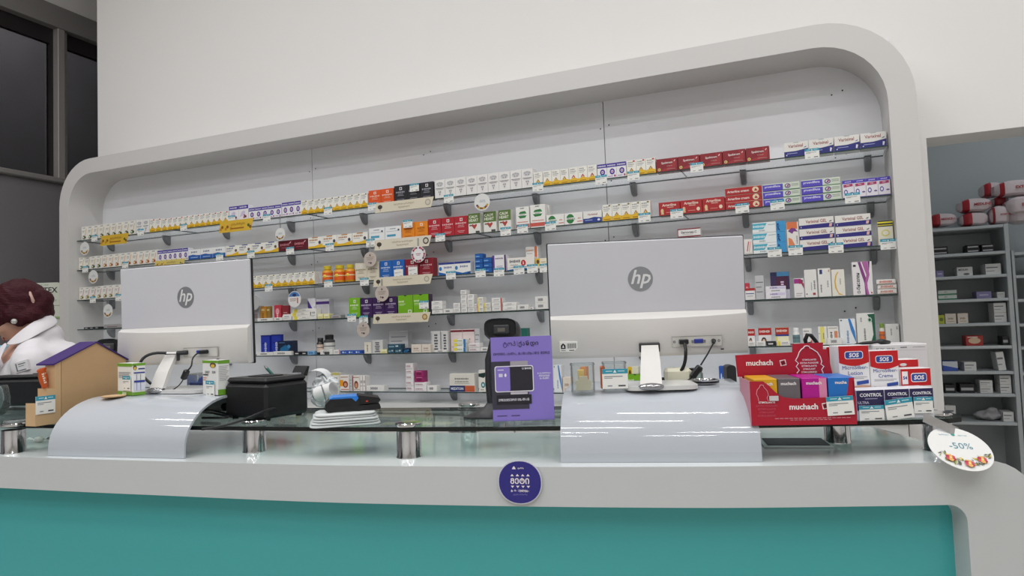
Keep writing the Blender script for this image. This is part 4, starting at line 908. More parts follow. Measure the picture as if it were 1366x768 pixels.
# glass ledge
gl = empty('glass_ledge', (-1.0, 1.4, 0), 0, 'long dark-edged glass ledge raised over the counter on chrome posts', 'counter')
GLS = CLEAR('E2EEEB', .04, .01, .5, 'ledge_glass'); GE = M('0D1413', .12)
sg = [TOT*.0+(TOT-.12)*k/100 for k in range(101)]
fr_ = [at_s(s, .08) for s in sg]; bk_ = [at_s(s, .435) for s in sg]
x, y = at_s(TOT-.12+.06, .10); 
pl = fr_ + [at_s(TOT-.085, .09), at_s(TOT-.065, .12), at_s(TOT-.065, .40), at_s(TOT-.085, .43)] + bk_[::-1]
n = len(pl); b = MB(); vs = [(p[0], p[1], ZG-.010) for p in pl] + [(p[0], p[1], ZG) for p in pl]
nf = len(fr_)
b.add(vs, [(i, i+1, n+i+1, n+i) for i in range(n-1)] + [(n-1, 0, n, 2*n-1)], GE, False)
# surfaces as quads
vs = []
for p, q in zip(fr_, bk_): vs += [(p[0], p[1], ZG), (q[0], q[1], ZG)]
b.add(vs, [(2*i, 2*i+2, 2*i+3, 2*i+1) for i in range(len(fr_)-1)], GLS)
e = pl[nf:nf+4]; b.add([(p[0], p[1], ZG) for p in [fr_[-1]]+e+[bk_[-1]]], [tuple(range(6))], GLS)
vs = [(v[0], v[1], ZG-.010) for v in vs]
b.add(vs, [(2*i+1, 2*i+3, 2*i+2, 2*i) for i in range(len(fr_)-1)], GLS)
b.add([(p[0], p[1], ZG-.010) for p in ([fr_[-1]]+e+[bk_[-1]])[::-1]], [tuple(range(6))], GLS)
rel(b.build('glass_pane'), gl)
def post(x, y):
    t = MB(); t.lathe([(.030, ZC), (.030, ZC+.002), (.0285, ZC+.004), (.0285, ZG-.0105)], CHROME, (0, 0, 0), 32)
    t.lathe([(.0305, ZG+.0003), (.031, ZG+.002), (.031, ZG+.006), (.029, ZG+.008), (0, ZG+.0085)], CHROME, (0, 0, 0), 32)
    o = t.build('chrome_post', None, (x, y, 0)); rel(o, gl)
for px, py in ((546, 612), (1252, 603), (340, 604), (18, 605)):
    P = onZ(px, py, ZC); d = (P.xy).normalized()*.028; post(P.x+d.x, P.y+d.y)
P = onZ(626, 541, ZG); post(P.x, P.y); P = onZ(1118, 592, ZC); post(P.x, P.y+.03); P = onZ(862, 560, ZC); post(-.3, 1.80) if False else None

# curved acrylic stands
def pedestal(A, B, ds):
    A = Vector((*A, 0)); B = Vector((*B, 0)); d = (B-A).normalized(); w = (B-A).length; ang = math.atan2(d.y, d.x)
    t = empty('monitor_riser', (A.x, A.y, ZC), ang, ds, 'stand', 'curved white monitor risers')
    Hh = .137; R1 = .165; T = .006
    pro = [(0, .0005), (0, .02)]
    for k in range(13):
        a = PI/2*k/12; pro.append((R1*(1-math.cos(a)), .02+(Hh-.02)*math.sin(a)))
    pro += [(.25, Hh), (.385, Hh)]
    inn = []
    for i, p in enumerate(pro):
        q0 = pro[max(i-1,0)]; q1 = pro[min(i+1,len(pro)-1)]; dx, dz = q1[0]-q0[0], q1[1]-q0[1]; m = math.hypot(dx, dz); inn.append((p[0]+dz/m*T, p[1]-dx/m*T))
    n = len(pro); vs = [(0, p[0], p[1]) for p in pro] + [(w, p[0], p[1]) for p in pro] + [(0, p[0], p[1]) for p in inn] + [(w, p[0], p[1]) for p in inn]
    b = MB()
    b.add(vs, [(i, n+i, n+i+1, i+1) for i in range(n-1)] + [(2*n+i, 2*n+i+1, 3*n+i+1, 3*n+i) for i in range(n-1)], GLOSSW, True)
    b.add(vs, [(i, i+1, 2*n+i+1, 2*n+i) for i in range(n-1)] + [(n+i+1, n+i, 3*n+i, 3*n+i+1) for i in range(n-1)] + [(n-1, 2*n-1, 4*n-1, 3*n-1), (0, 2*n, 3*n, n)], GLOSSW)
    # rear feet standing on the counter
    b.box((.0, .379, ZG-ZC+.0005), (w, .385, Hh-.002), GLOSSW)
    b.build('curved_sheet', t); return t
zP = ZC+.1375
pedestal((-1.833, 1.196), (-1.409, 1.248), 'curved white monitor riser at the left, under the left monitor')
pedestal((-.490, 1.405), (-.089, 1.502), 'curved white monitor riser at the right, under the right monitor')

# ================================================================== MONITORS
MSH = M('D4D4DA', .35); MLW = M('E2DFDB', .4); LOGO = M('9A9DA2', .3, .4)
def monitor(name_label, cx, cy, cz, yaw, foot, left):
    # local frame: x right, y away from the camera (towards the screen side), back of the monitor faces -y
    W, H = .50, .298; t = empty('computer_monitor', (cx, cy, zP+.001), yaw, name_label, 'monitor', 'computer monitors seen from behind')
    z0 = cz-zP-H/2-.001; ti = math.radians(-4.6 if not left else -1.2)
    Rm = Matrix.Translation((0, 0, z0+H/2)) @ Matrix.Rotation(-ti, 4, 'X') @ Matrix.Translation((0, 0, -H/2))
    Rm = Matrix.Translation((0, 0, z0+H/2)) @ Matrix.Rotation(math.radians(4.6 if not left else 1.2), 4, 'X') @ Matrix.Translation((0, 0, -H/2))
    def nb(): b = MB(); b.T = Rm; return b
    b = nb(); b.box((-W/2, -.003, 0), (W/2, .006, H), MSH, .002)
    b.box((-W/2-.003, .004, -.002), (W/2+.003, .012, H+.003), M('1C1C1F', .35), .002); b.build('screen_panel', t)
    # lower bulge: shallow curved hood
    zl = H*.335; b = nb(); n = 18; vs = []
    for i in range(n+1):
        u = -1+2*i/n; x = u*W/2*.998; sag = .006*(1-u*u)
        vs += [(x, -.004, zl+.010+sag*.3), (x, -.026+.010*u*u, zl+.002-sag), (x, -.034+.012*u*u, .010), (x, -.028+.012*u*u, .0), (x, -.003, 0)]
    fs = [(5*i+k, 5*(i+1)+k, 5*(i+1)+k+1, 5*i+k+1) for i in range(n) for k in range(4)] + [(0,1,2,3,4), tuple(5*n+k for k in (4,3,2,1,0))]
    b.add(vs, fs, MLW, True); b.build('rear_cover', t)
    # logo
    b = nb(); lx = -.013 if not left else .012; lz = H*.665; r = .032
    b.pdisc(lx, lz, r, r, -.0036, LOGO, 40)
    b.ptext('hp', lx+.001, lz, r*1.5, -.0040, M('E4E6E6', .3), shear=.28, bold=.015); b.build('logo', t)
    # port recess
    b = nb(); py = -.0335
    x0, x1, zq0, zq1 = (.057, .182, .022, .049) if not left else (.03, .155, .022, .049)
    b.box((x0, py-.0008, zq0), (x1, py+.004, zq0+.0012), M('B9B7B2', .5)); b.box((x0, py-.0008, zq1-.0012), (x1, py+.004, zq1), M('9A9894', .5))
    b.box((x0, py-.0008, zq0), (x0+.0012, py+.004, zq1), M('B9B7B2', .5)); b.box((x1-.0012, py-.0008, zq0), (x1, py+.004, zq1), M('B9B7B2', .5))
    b.box((x0+.0012, py-.0004, zq0+.0012), (x1-.0012, py+.004, zq1-.0012), M('D5D3CD', .5)); zm = (zq0+zq1)/2
    if not left:
        b.lathe([(0, 0), (.003, 0)], STEEL, (x0+.007, 0, zm)) if False else None
        for q in (x0+.006, x1-.008): b.pdisc(q, zm, .0032, .0032, py-.0012, M('55555A', .4)); b.pdisc(q, zm, .0016, .0016, py-.0015, M('C8C8C8', .3))
        b.box((x0+.055, py-.003, zm-.005), (x0+.078, py, zm+.006), M('2E3E9A', .4), .002); b.box((x0+.049, py-.002, zm-.004), (x0+.084, py, zm+.004), STEEL, .001)
    b.box((x1-.004, py+.001, zq0-.010), (x1+.004, py-.0005, zq0-.007), BLACKM)
    b.build('port_recess', t)
    # sticker with barcode
    b = nb(); sx, sz = (-.228, .030) if not left else (-.222, .012); sy = -.0262
    if not left:
        b.box((sx, sy, sz-.012), (sx+.046, sy+.004, sz+.014), PAPER)
        b.pr([(sx+.003, sz-.004), (sx+.015, sz-.004), (sx+.015, sz+.005), (sx+.009, sz+.011), (sx+.003, sz+.005)], sy-.0004, BLACK)
        b.pr([(sx+.006, sz-.001), (sx+.012, sz-.001), (sx+.009, sz+.007)], sy-.0007, PAPER); b.prect(sx+.003, sz-.009, sx+.015, sz-.0075, sy-.0004, GREYT)
        for k in range(13): b.prect(sx+.019+k*.0019, sz-.003, sx+.0195+k*.0019+.0003*(k % 3), sz+.010, sy-.0004, BLACK)
        b.prect(sx+.024, sz-.009, sx+.037, sz-.0072, sy-.0004, BLACK)
        b.build('barcode_sticker', t)
    # stand: neck plate, hinge slot, foot
    b = nb(); hx = .0 if not left else -.012
    b.box((hx-.026, -.040, .012), (hx+.026, -.028, .036), M('3A3A3C', .5), .002); b.build('hinge_slot', t)
    b = MB(); 
    fx, fy = foot
    top = Rm @ Vector((hx, -.039, .030)); nw = .0235
    p0 = Vector((top.x, top.y-.004, top.z)); p1 = Vector((fx, fy, .014))
    vs = []
    for P, w_ in ((p0, nw*.9), (p0.lerp(p1, .5)+Vector((0, -.004, 0)), nw), (p1, nw*1.05)):
        vs += [(P.x-w_, P.y, P.z), (P.x+w_, P.y, P.z), (P.x+w_*.9, P.y+.014, P.z), (P.x-w_*.9, P.y+.014, P.z)]
    fs = [(0,1,2,3), (11,10,9,8)] + [(4*i+k, 4*(i+1)+k, 4*(i+1)+(k+1) % 4, 4*i+(k+1) % 4) for i in range(2) for k in range(4)]
    b.add(vs, fs, MLW, False); b.build('stand_neck', t)
    b = MB(); hw, dpt = (.105 if left else .082), .15
    fx += .045 if left else .026
    b.prism(rrect(fx-hw, fy-.006, fx+hw, fy-.006+dpt, .03), 0.0, .009, M('D8D8D6', .25), 'z'); b.build('stand_foot', t)
    fx -= .045 if left else .026
    b = MB(); b.ball((fx, fy-.002, .008), (.030, .014, .009), M('A8A8AA', .12, .9), 16, 8); b.build('foot_clasp', t)
    return t, Rm, (x0, x1, zm, py)
def mloc(px, py, cx, cy, yaw):
    P = onZ(px, py, zP); d = P-Vector((cx, cy, 0)); c, s_ = math.cos(yaw), math.sin(yaw); return (d.x*c+d.y*s_, -d.x*s_+d.y*c)
mr, RmR, PR = monitor('large white monitor seen from behind, on the right riser', -.368, 1.774, 1.401, math.radians(18.2), mloc(869, 521, -.368, 1.774, math.radians(18.2)), False)
ml, RmL, PL = monitor('white monitor seen from behind, on the left riser', -1.706, 1.517, 1.411, math.radians(2.6), mloc(208, 525, -1.706, 1.517, math.radians(2.6)), True)
# cables of the right monitor
def T2(Rm, x, y, z): return Rm @ Vector((x, y, z))
x0, x1, zm, py = PR
b = MB(); c = T2(RmR, x0+.028, py, zm); b.box((c.x-.011, c.y-.02, c.z-.006), (c.x+.011, c.y+.002, c.z+.006), BLACK, .002)
b.tube([c+Vector((.001,-.016,-.003)), c+Vector((.001,-.028,-.02))] + bez(c+Vector((0,-.03,-.03)), c+Vector((-.002,-.03,-.075)), c+Vector((-.03,-.02,-.105)), c+Vector((-.085,.03,-.088)), 14), .0042, BLACK); b.build('video_cable', mr)
b = MB(); c = T2(RmR, x1-.022, py, zm); b.tube([c+Vector((0,.002,0)), c+Vector((-.001,-.014,0)), c+Vector((-.004,-.020,-.005))], [.0055,.0055,.004], BLACK)
q = c+Vector((-.052,-.03,-.075)); b.tube([c+Vector((-.003,-.019,-.004)), c+Vector((-.02,-.028,-.03)), q+Vector((.012,0,.016))], .002, BLACK)
b.T = Matrix.Translation(q) @ Matrix.Rotation(math.radians(-50), 4, 'Y'); b.box((-.018,-.009,-.008), (.018,.009,.008), BLACK, .003); b.T = None
b.tube(bez(q+Vector((-.012,0,-.014)), q+Vector((-.05,0,-.04)), q+Vector((-.08,-.01,-.05)), q+Vector((-.12,.04,-.05)), 10), .0016, BLACK); b.build('power_cable', mr)
# cables of the left monitor
x0, x1, zm, py = PL
b = MB(); c = T2(RmL, x0+.018, py, zm)
b.tube([c+Vector((.0,-.004,0)), c+Vector((-.030,-.012,-.001))], .0065, BLACK); b.tube([c+Vector((-.030,-.012,-.001)), c+Vector((-.062,-.02,.0))], .003, WHITE)
b.tube([c+Vector((-.062,-.02,0))] + bez(c+Vector((-.075,-.022,.001)), c+Vector((-.15,-.06,.01)), c+Vector((-.135,-.08,-.07)), c+Vector((-.045,-.04,-.108)), 16), .0042, BLACK)
b.build('video_cable', ml)
b = MB(); c = T2(RmL, x0+.075, py, zm); b.box((c.x-.018,c.y-.012,c.z-.005), (c.x-.002,c.y+.002,c.z+.006), M('2E3A86', .4), .002)
b.tube([c+Vector((-.006,-.008,0)), c+Vector((.022,-.01,.001))], .006, BLACK); b.tube(bez(c+Vector((-.012,-.01,-.002)), c+Vector((-.03,-.03,-.02)), c+Vector((.0,-.03,-.03)), c+Vector((-.02,-.04,-.05)), 8), .0022, BLACK)
q = c+Vector((-.03,-.04,-.062)); b.T = Matrix.Translation(q) @ Matrix.Rotation(math.radians(-60), 4, 'Y'); b.box((-.015,-.008,-.007), (.015,.008,.007), BLACK, .003); b.T = None
b.tube(bez(q+Vector((-.008,0,-.014)), q+Vector((-.02,0,-.03)), q+Vector((-.03,0,-.036)), q+Vector((-.055,.0,-.046)), 8), .0016, BLACK); b.build('power_cable', ml)

# ================================================================== THINGS ON THE COUNTER
class Fr:
    """local frame of a standing thing: origin P0, x axis at angle ang; uv() measures on its plane y = off"""
    def __init__(s, P0, ang): s.P = Vector(P0); s.a = ang; s.x = Vector((math.cos(ang), math.sin(ang), 0)); s.y = Vector((-math.sin(ang), math.cos(ang), 0))
    def uv(s, px, py, off=0.0):
        q = onP(px, py, s.P+s.y*off, s.y) - s.P; return q.dot(s.x), q.z
    def pts(s, L, off=0.0): return [s.uv(a, b, off) for a, b in L]
def ang_of(A, B): d = B-A; return math.atan2(d.y, d.x)
KRAFT = M('C3A077', .8, noise=.05, nscale=30); KRAFTL = M('D0AE84', .8, noise=.05, nscale=30); PURP = M('3B1F6B', .5)
# --- cardboard house dispenser
P0 = onZ(47, 569, ZG); P1 = onP(168, 520, Vector((-1.90, 1.46, 0)), Vector((1, .0, 0))); P1.z = ZG
P0.z += .0005
F = Fr(P0, ang_of(P0, P1)); th = .040
t = empty('house_dispenser', P0, F.a, 'brown cardboard house-shaped sweet dispenser with violet roof and steps', 'dispenser')
G = F.pts([(82, 481), (128, 457), (168, 479)])
xs0 = G[0][0]; xe = G[2][0]
b = MB(); b.prism([(xs0, 0), (xe, 0), (xe, G[2][1]), G[1], (xs0, G[0][1])], 0, th, KRAFT); b.build('body', t)
S = F.pts([(47, 538), (63, 538), (63, 518), (73, 518), (73, 482)])
sl = (G[1][1]-G[0][1])/(G[1][0]-G[0][0])
S[4] = (S[4][0], G[0][1]-sl*(xs0-S[4][0])-.001)
b = MB(); b.prism([(0, 0), (xs0-.0015, 0), (xs0-.0015, G[0][1]-.001), (S[4][0], S[4][1]), (S[3][0], S[3][1]), (S[2][0], S[2][1]), (S[1][0], S[1][1]), (S[0][0], S[0][1])], 0, th, KRAFTL)
b.build('stepped_tray', t)
b = MB()
ov = xs0-S[4][0]+.006
b.prism([(xs0-ov, G[0][1]-sl*ov), G[1], (G[1][0], G[1][1]+.004), (xs0-ov, G[0][1]-sl*ov+.004)], -.004, th+.03, PURP); b.build('roof_panel', t)
b = MB(); b.prism([G[1], (xe+.006, G[2][1]-.003), (xe+.006, G[2][1]+.001), (G[1][0], G[1][1]+.004)], -.004, th+.03, PURP); b.build('roof_panel', t)
b = MB()
for q in (.3, .62): b.box((xs0-ov*.6+q*.05, .05, G[0][1]+q*.02), (xs0-ov*.6+q*.05+.02, .07, G[0][1]+q*.02+.001), PAPER) if False else None
def tag_on(name_lab, F, px, py, w, h, off, rot=0.0, parent=None, mesh=None):
    u, z = F.uv(px, py, off); P = F.P + F.x*u + F.y*off + Vector((0, 0, z))
    me = tag_mesh(w, h); o = link('price_tag', me, None, P, 0, (0, rot, F.a)); tag(o, name_lab, 'price tag'); return o
tag_on('white price tag with teal strip stuck on the cardboard house steps', F, 61, 539.5, .052, .048, -.0025)
for k, (px, tilt) in enumerate(((63, .25), (69, .12))):
    u, z = F.uv(px, 516); zz = S[2][1]
    o = empty('wrapped_bar', F.P+F.x*(u+.0)+F.y*(.008+.020*k)+Vector((0, 0, zz+.001)), F.a, ('left','right')[k]+' orange wrapped snack bar standing in the cardboard steps', 'snack', 'orange wrapped bars')
    b = MB(); b.T = Matrix.Rotation(-tilt, 4, 'Y')
    n = 8; pr_ = [(.006, 0), (.010, .004), (.0085, .008), (.011, .02), (.011, .035), (.0085, .046), (.011, .052), (.008, .055)]
    b.lathe(pr_, M('C4541C', .3, .0, noise=.15, nscale=60), seg=10, sy=.45); b.build('wrapper', o)
    b = MB(); b.T = Matrix.Rotation(-tilt, 4, 'Y')
    for q in range(5): b.prect(-.003, .014+.006*q, .004-.002*(q % 2), .018+.006*q, -.0053, M('F0D8C0', .4))
    b.build('print', o)
# --- small round tan pad on the left riser
P = onZ(134, 530.5, zP); o = link('coaster', None, None, P); 
bpy.data.objects.remove(o)
P.x = max(P.x, -1.80); b = MB(); b.lathe([(.030, .0008), (.031, .004), (.0, .004)], KRAFTL, seg=24); o = b.build('coaster', None, P+Vector((.02, .025, 0))); tag(o, 'round tan pad lying on the left riser beside the cardboard house', 'pad')
# --- green and white supplement boxes on the left riser
def corner_box(cpx, cpy, lpx, rpx, toppy, Z, prl, prr, bodycol, lab, name='supplement_box', cat='box', turn=math.radians(-38)):
    P = onZ(cpx, cpy, Z); a = math.radians(22.74)
    # left face direction leaves the corner to the left/back, right face to the right/back
    al = PI + a + turn; Fl = Fr(P, al); 
    Ll = -1; u, _ = Fl.uv(lpx, cpy-20); wl = abs(u)
    ar = al - PI/2 ; Fr_ = Fr(P, ar); u, _ = Fr_.uv(rpx, cpy-20); wr = abs(u)
    _, H = Fr(P, a).uv(cpx, toppy); 
    t = empty(name, P+Vector((0,0,.0008)), al+PI, lab, cat, None)
    # local: x from -wl to 0 along the left face; y from 0 to wr along the right face
    b = MB(); b.box((-wl, 0, 0), (0, wr, H), M(bodycol, .4), .0012); b.build('carton', t)
    b = MB(); draw(b, wl, H, -.0002, prl, x0=-wl); b.build('front_print', t)
    b = MB(); b.T = Matrix.Translation((0, 0, 0)) @ Matrix.Rotation(PI/2, 4, 'Z'); draw(b, wr, H, -.0002, prr); b.build('side_print', t)
    return t, wl, wr, H
GR = '6FA52E'
corner_box(176.7, 528, 157, 194, 485, zP+.0, [('r',0,0,1,.12,GR),('r',0,.9,1,1,GR),('r',.1,.7,.9,.72,'8A8A90'),('r',.1,.65,.8,.67,'8A8A90'),('r',.1,.6,.85,.62,'8A8A90'),('r',.1,.55,.6,.57,'8A8A90'),('r',.35,.02,.62,.09,'D8E8C0')],
    [('r',0,0,1,.1,GR),('r',0,.92,1,1,GR),('o',.2,.86,.14,.08,'5A4A2E'),('o',.2,.84,.09,.05,'E8C04A'),('r',.45,.8,.95,.84,'2A3A7A'),('r',.1,.68,.95,.72,'2E3E9A'),('r',.12,.4,.95,.46,'2E3E9A'),('r',.12,.15,.95,.38,'DDE0EE'),('r',.3,.15,.33,.66,'2E3E9A'),('r',.6,.15,.63,.66,'2E3E9A')],
    'F1F1EC', 'white and green supplement box beside the cardboard house')
corner_box(290.8, 527.5, 270.5, 306.4, 481, zP+.0, [('r',0,.92,1,1,GR),('o',.7,.86,.2,.08,'5A4A2E'),('o',.7,.84,.13,.05,'E8C04A'),('t','DAILY',.34,.66,.07,'3A3A3C',.6,.02),('t','SUN',.76,.66,.07,'3A3A3C',.36,.02),('r',.06,.56,.4,.6,'3A3A3C'),('r',.06,.48,.3,.5,'E07A2A'),('r',.06,.42,.24,.44,'E07A2A')],
    [('r',0,0,1,.16,GR),('r',0,.9,1,1,GR)]+[('r',.1,.82-.05*k,.9-.1*(k % 3),.835-.05*k,'A9A9AE') for k in range(9)],
    'EDEDEB', 'white and green supplement box at the right end of the left riser')
for lab, px, py, w, h, zz, yaw in (('price tag with teal strip on the green box by the house', 168.5, 511, .050, .040, 0, -15), ('price tag with teal strip on the green box by the printer', 280, 518, .044, .042, 0, -15)):
    P = onZ(px, 530, zP); a = math.radians(22.74-38+0); 
    cx = (176.7, 528) if px < 200 else (290.8, 527.5); Pc = onZ(*cx, zP); Fq = Fr(Pc, a); tag_on('white '+lab, Fq, px, py, w, h, -.0035)
# --- black receipt printers
def printer(P0, ang, W, Dp, H, lab, extras):
    t = empty('receipt_printer', P0+Vector((0, 0, .0005)), ang, lab, 'printer', 'black receipt printers')
    b = MB(); b.box((0, 0, .006), (W, Dp, H*.86), BLACK, .008); b.build('case', t)
    b = MB(); b.box((.003, .004, H*.86), (W*.99, Dp-.004, H), M('1E1E22', .3), .010); b.build('lid', t)
    b = MB(); 
    for x in (.02, W-.02):
        for y in (.02, Dp-.02): b.lathe([(.008, 0), (.008, .007)], BLACKM, (x, y, 0), 10)
    b.build('rubber_foot', t)
    b = MB(); b.box((W*.3, Dp*.3, H+.0002), (W*.7, Dp*.75, H+.0022), BLACKM, .001); b.build('paper_slot', t)
    return t
Pc = onZ(355, 563, ZG); a = ang_of(Pc, onZ(413, 553, ZG))
Pl = onZ(299, 556, ZG)
# rotated box: corner Pc nearest; right face runs to (413,553)
Wp = (onZ(413, 553, ZG)-Pc).length; Hp = Fr(Pc, math.radians(22.74)).uv(355, 505)[1]
Fq = Fr(Pc, a+PI/2); Dq = abs(Fq.uv(299, 530)[0])
printer(Pc, a, Wp, min(Dq, .17), Hp, 'black receipt printer right of the left riser with raised cutter lever', 1)
t = bpy.data.objects['receipt_printer']
b = MB(); b.box((Wp-.03, .02, Hp-.002), (Wp-.005, .05, Hp+.004), M('8A8C90', .4), .002); b.prism([(Wp-.012, Hp-.005), (Wp+.004, Hp-.005), (Wp+.012, Hp+.02), (Wp+.006, Hp+.022)], .01, .06, BLACK); b.build('cutter_lever', t)
b = MB(); b.tube(bez((.03, -.004, .03), (-.03, -.05, .05), (-.08, -.03, .006), (-.16, .03, .004), 14), .003, BLACK); b.build('power_cable', t)
Pq = onZ(-22, 546, ZG)+Vector((0, .03, 0)); printer(Pq, math.radians(14), .205, .15, .112, 'black receipt printer at the far left in front of the woman', 0)
# --- pen
Pa = onD(352, 487, 1.95); Pb = Vector((Pa.x+.03, Pa.y, ZG+.002)); Pb = onD(366, 502, 1.95)
dirp = (Pb-Pa).normalized(); Pe = Pa + dirp*((ZG+.004-Pa.z)/dirp.z)
t = empty('pen', Pe, 0, 'dark green pen leaning behind the black printer', 'pen')
b = MB(); ln = (Pa-Pe); b.tube([(0,0,0), ln*.3, ln*.93], .0042, M('2A6A5E', .3), 10); b.build('barrel', t)
b = MB(); b.tube([ln*.93, ln*.97, ln], [.0042, .003, .001], M('8A8A8C', .3, .6), 10); b.build('tip', t)
# --- stack of folded white bags and card terminal
TX = random.Random(3)
Pt = onZ(412, 573, ZG); a = ang_of(Pt, onZ(508, 566, ZG)); Fq = Fr(Pt, a); Wt = Fq.uv(508, 560)[0]
BAG = M('DDE2E2', .3, noise=.05, nscale=20, bump=.4)
lz = .0006
for k in range(5):
    b = MB(); r = .018; W_, D_ = Wt-.006*k, .13-.006*k; n = 28; vs = []; fs = []
    pl = rrect(0, 0, W_, D_, .02, 5)
    m = len(pl); c = (W_/2, D_/2)
    hh = .0052
    for (zz, sc) in ((0, .97), (.0015, 1), (hh-.0015, 1), (hh, .96), (hh+.0003, .5)):
        for q, p in enumerate(pl): vs.append((c[0]+(p[0]-c[0])*sc, c[1]+(p[1]-c[1])*sc, zz+.0006*math.sin(q*1.3+k)*(sc < 1 and zz > 0)))
    for i in range(4): fs += [(i*m+q, i*m+(q+1) % m, (i+1)*m+(q+1) % m, (i+1)*m+q) for q in range(m)]
    fs += [tuple(range(m-1, -1, -1)), tuple(4*m+q for q in range(m))]
    b.add(vs, fs, BAG, True)
    o = b.build('folded_bag', None, Pt+Fq.x*(.003*k+TX.uniform(0, .003))+Fq.y*.004+Vector((0, 0, lz)), a+TX.uniform(-.02, .02)); lz += hh+.0012
    tag(o, 'white folded plastic bag, %s of five in the pile under the terminal' % ('lowest','second up','third up','fourth up','topmost')[k], 'bag', 'pile of folded white bags')
Pk = Pt+Fq.x*.037+Fq.y*.03+Vector((0, 0, lz+.0005))
t = empty('card_terminal', Pk, a, 'black card payment terminal with bright blue top on the white bags', 'card terminal')
Lk = Fr(Pk, a).uv(508, 535)[0]
b = MB(); b.prism([(0, .006), (.006, 0), (Lk*.98, 0), (Lk, .004), (Lk*.98, .012), (Lk*.62, .012), (Lk*.6, .030), (.012, .030), (0, .018)], 0, .075, BLACK); b.build('case', t)
b = MB(); b.prism([(Lk*.62, .013), (Lk*.97, .017), (Lk, .022), (Lk*.98, .027), (Lk*.6, .036), (Lk*.58, .030)], .004, .071, BLACKM); b.build('printer_cover', t)
b = MB(); b.prism([(.010, .0302), (Lk*.6, .0302), (Lk*.57, .0345), (.018, .0345)], .003, .072, M('2F86E0', .35)); b.prism([(Lk*.48, .0302), (Lk*.6, .0302), (Lk*.55, .022)], -.0005, .002, M('2F86E0', .35)); b.build('blue_rim', t)
b = MB(); b.prect(Lk*.73, .019, Lk*.77, .0225, .0035, M('C8402A', .4)); b.prect(.02, .013, Lk*.45, .0155, -.0004, M('060608', .4)); b.build('marking', t)
# --- crumpled bag + paper roll between printer and terminal
def noise3(p, s): return math.sin(p.x*s+1.3*math.sin(p.y*s*1.7))*math.cos(p.z*s*1.3+math.sin(p.x*s*.9))
PAPW = M('E6E8EA', .5)
Pn = onZ(424, 545, ZG)
b = MB(); b.ball((0, 0, .034), (.040, .03, .036), PAPW); b.ball((-.012, .02, .066), (.036, .026, .026), PAPW); b.ball((.02, .01, .05), (.024, .02, .03), PAPW); b.ball((.024, .0, .012), (.03, .02, .012), PAPW)
o = remesh('crumpled_bag', b, .004, M('DFE2E4', .35, bump=.3, nscale=40), 2, None, Pn+Vector((.0, .03, .004)), None, lambda c: c+Vector((abs(noise3(c, 95))-.4, abs(noise3(c.zxy, 110))-.4, abs(noise3(c.yzx, 80))-.4))*.013)
tag(o, 'crumpled white plastic bag behind the black printer', 'bag')
Dd_ = depth(onZ(424, 545, ZG))+.03
t = empty('paper_curl', onD(420, 515, Dd_), math.radians(22), 'curled white paper strip arching over the crumpled bag', 'paper'); b = MB(); n_ = 14; vs = []
for i_ in range(n_+1):
    a_ = PI*.95*i_/n_; X_ = -.040*math.cos(a_)*1.0; Z_ = .050*math.sin(a_)**.7-.004
    vs += [(X_, 0, Z_), (X_, .055, Z_+.004), ]
vs += [(x_*.985, y_, z_-.0006) for x_, y_, z_ in vs]; m_ = 2*(n_+1)
b.add(vs, [(2*i_, 2*i_+1, 2*i_+3, 2*i_+2) for i_ in range(n_)] + [(m_+2*i_, m_+2*i_+2, m_+2*i_+3, m_+2*i_+1) for i_ in range(n_)], M('E9EBEC', .6), True); b.build('strip', t)
P = onD(435, 522, depth(onZ(436, 556, ZG)))
t = empty('paper_roll', P, a+.5, 'small white paper roll leaning on the crumpled bag', 'paper roll')
b = MB(); 
for k in range(5): b.lathe([(.0185-.0028*k, -.028), (.0185-.0028*k, .028)], M('E9EAEA', .6), seg=20)
b.lathe([(.0195, -.028), (.0195, .028)], M('E9EAEA', .6), seg=20); b.build('roll', t, (0, 0, 0), 0, (math.radians(75), 0, math.radians(20)))
b = MB(); b.tube([(-.02, -.012, .02), (-.012, -.02, -.02), (-.01, -.02, -.05)], .0014, STEEL, 6); b.build('spindle_wire', t)
# --- barcode scanner on stand behind the poster
Ps = onZ(652, 556, ZG)
t = empty('barcode_scanner', Ps+Vector((0, 0, .0005)), math.radians(22.7), 'black barcode scanner on a curved stand behind the violet poster', 'scanner')
SCM = M('2A2A2E', .4)
b = MB(); pl = [(-.062, -.01), (-.05, -.03), (.0, -.045), (.05, -.03), (.055, .02), (.03, .05), (-.02, .05)]
m = len(pl); vs = [(p[0], p[1], 0) for p in pl] + [(p[0], p[1], .004) for p in pl] + [(p[0]*.35+.008, p[1]*.35, .022) for p in pl] + [(p[0]*.2+.01, p[1]*.25, .036) for p in pl]
b.add(vs, [(i*m+q, i*m+(q+1) % m, (i+1)*m+(q+1) % m, (i+1)*m+q) for i in range(3) for q in range(m)] + [tuple(range(m-1, -1, -1)), tuple(3*m+q for q in range(m))], SCM, True); b.build('stand_base', t)
Fs = Fr(Ps, math.radians(22.7)); hu, hz = Fs.uv(668, 439)
b = MB(); b.tube([(.01, 0, .02), (.004, .0, .08), (.004, .005, .14), (hu-.014, .01, hz-.018)], [.012, .010, .009, .012], SCM, 12); b.build('stand_neck', t)
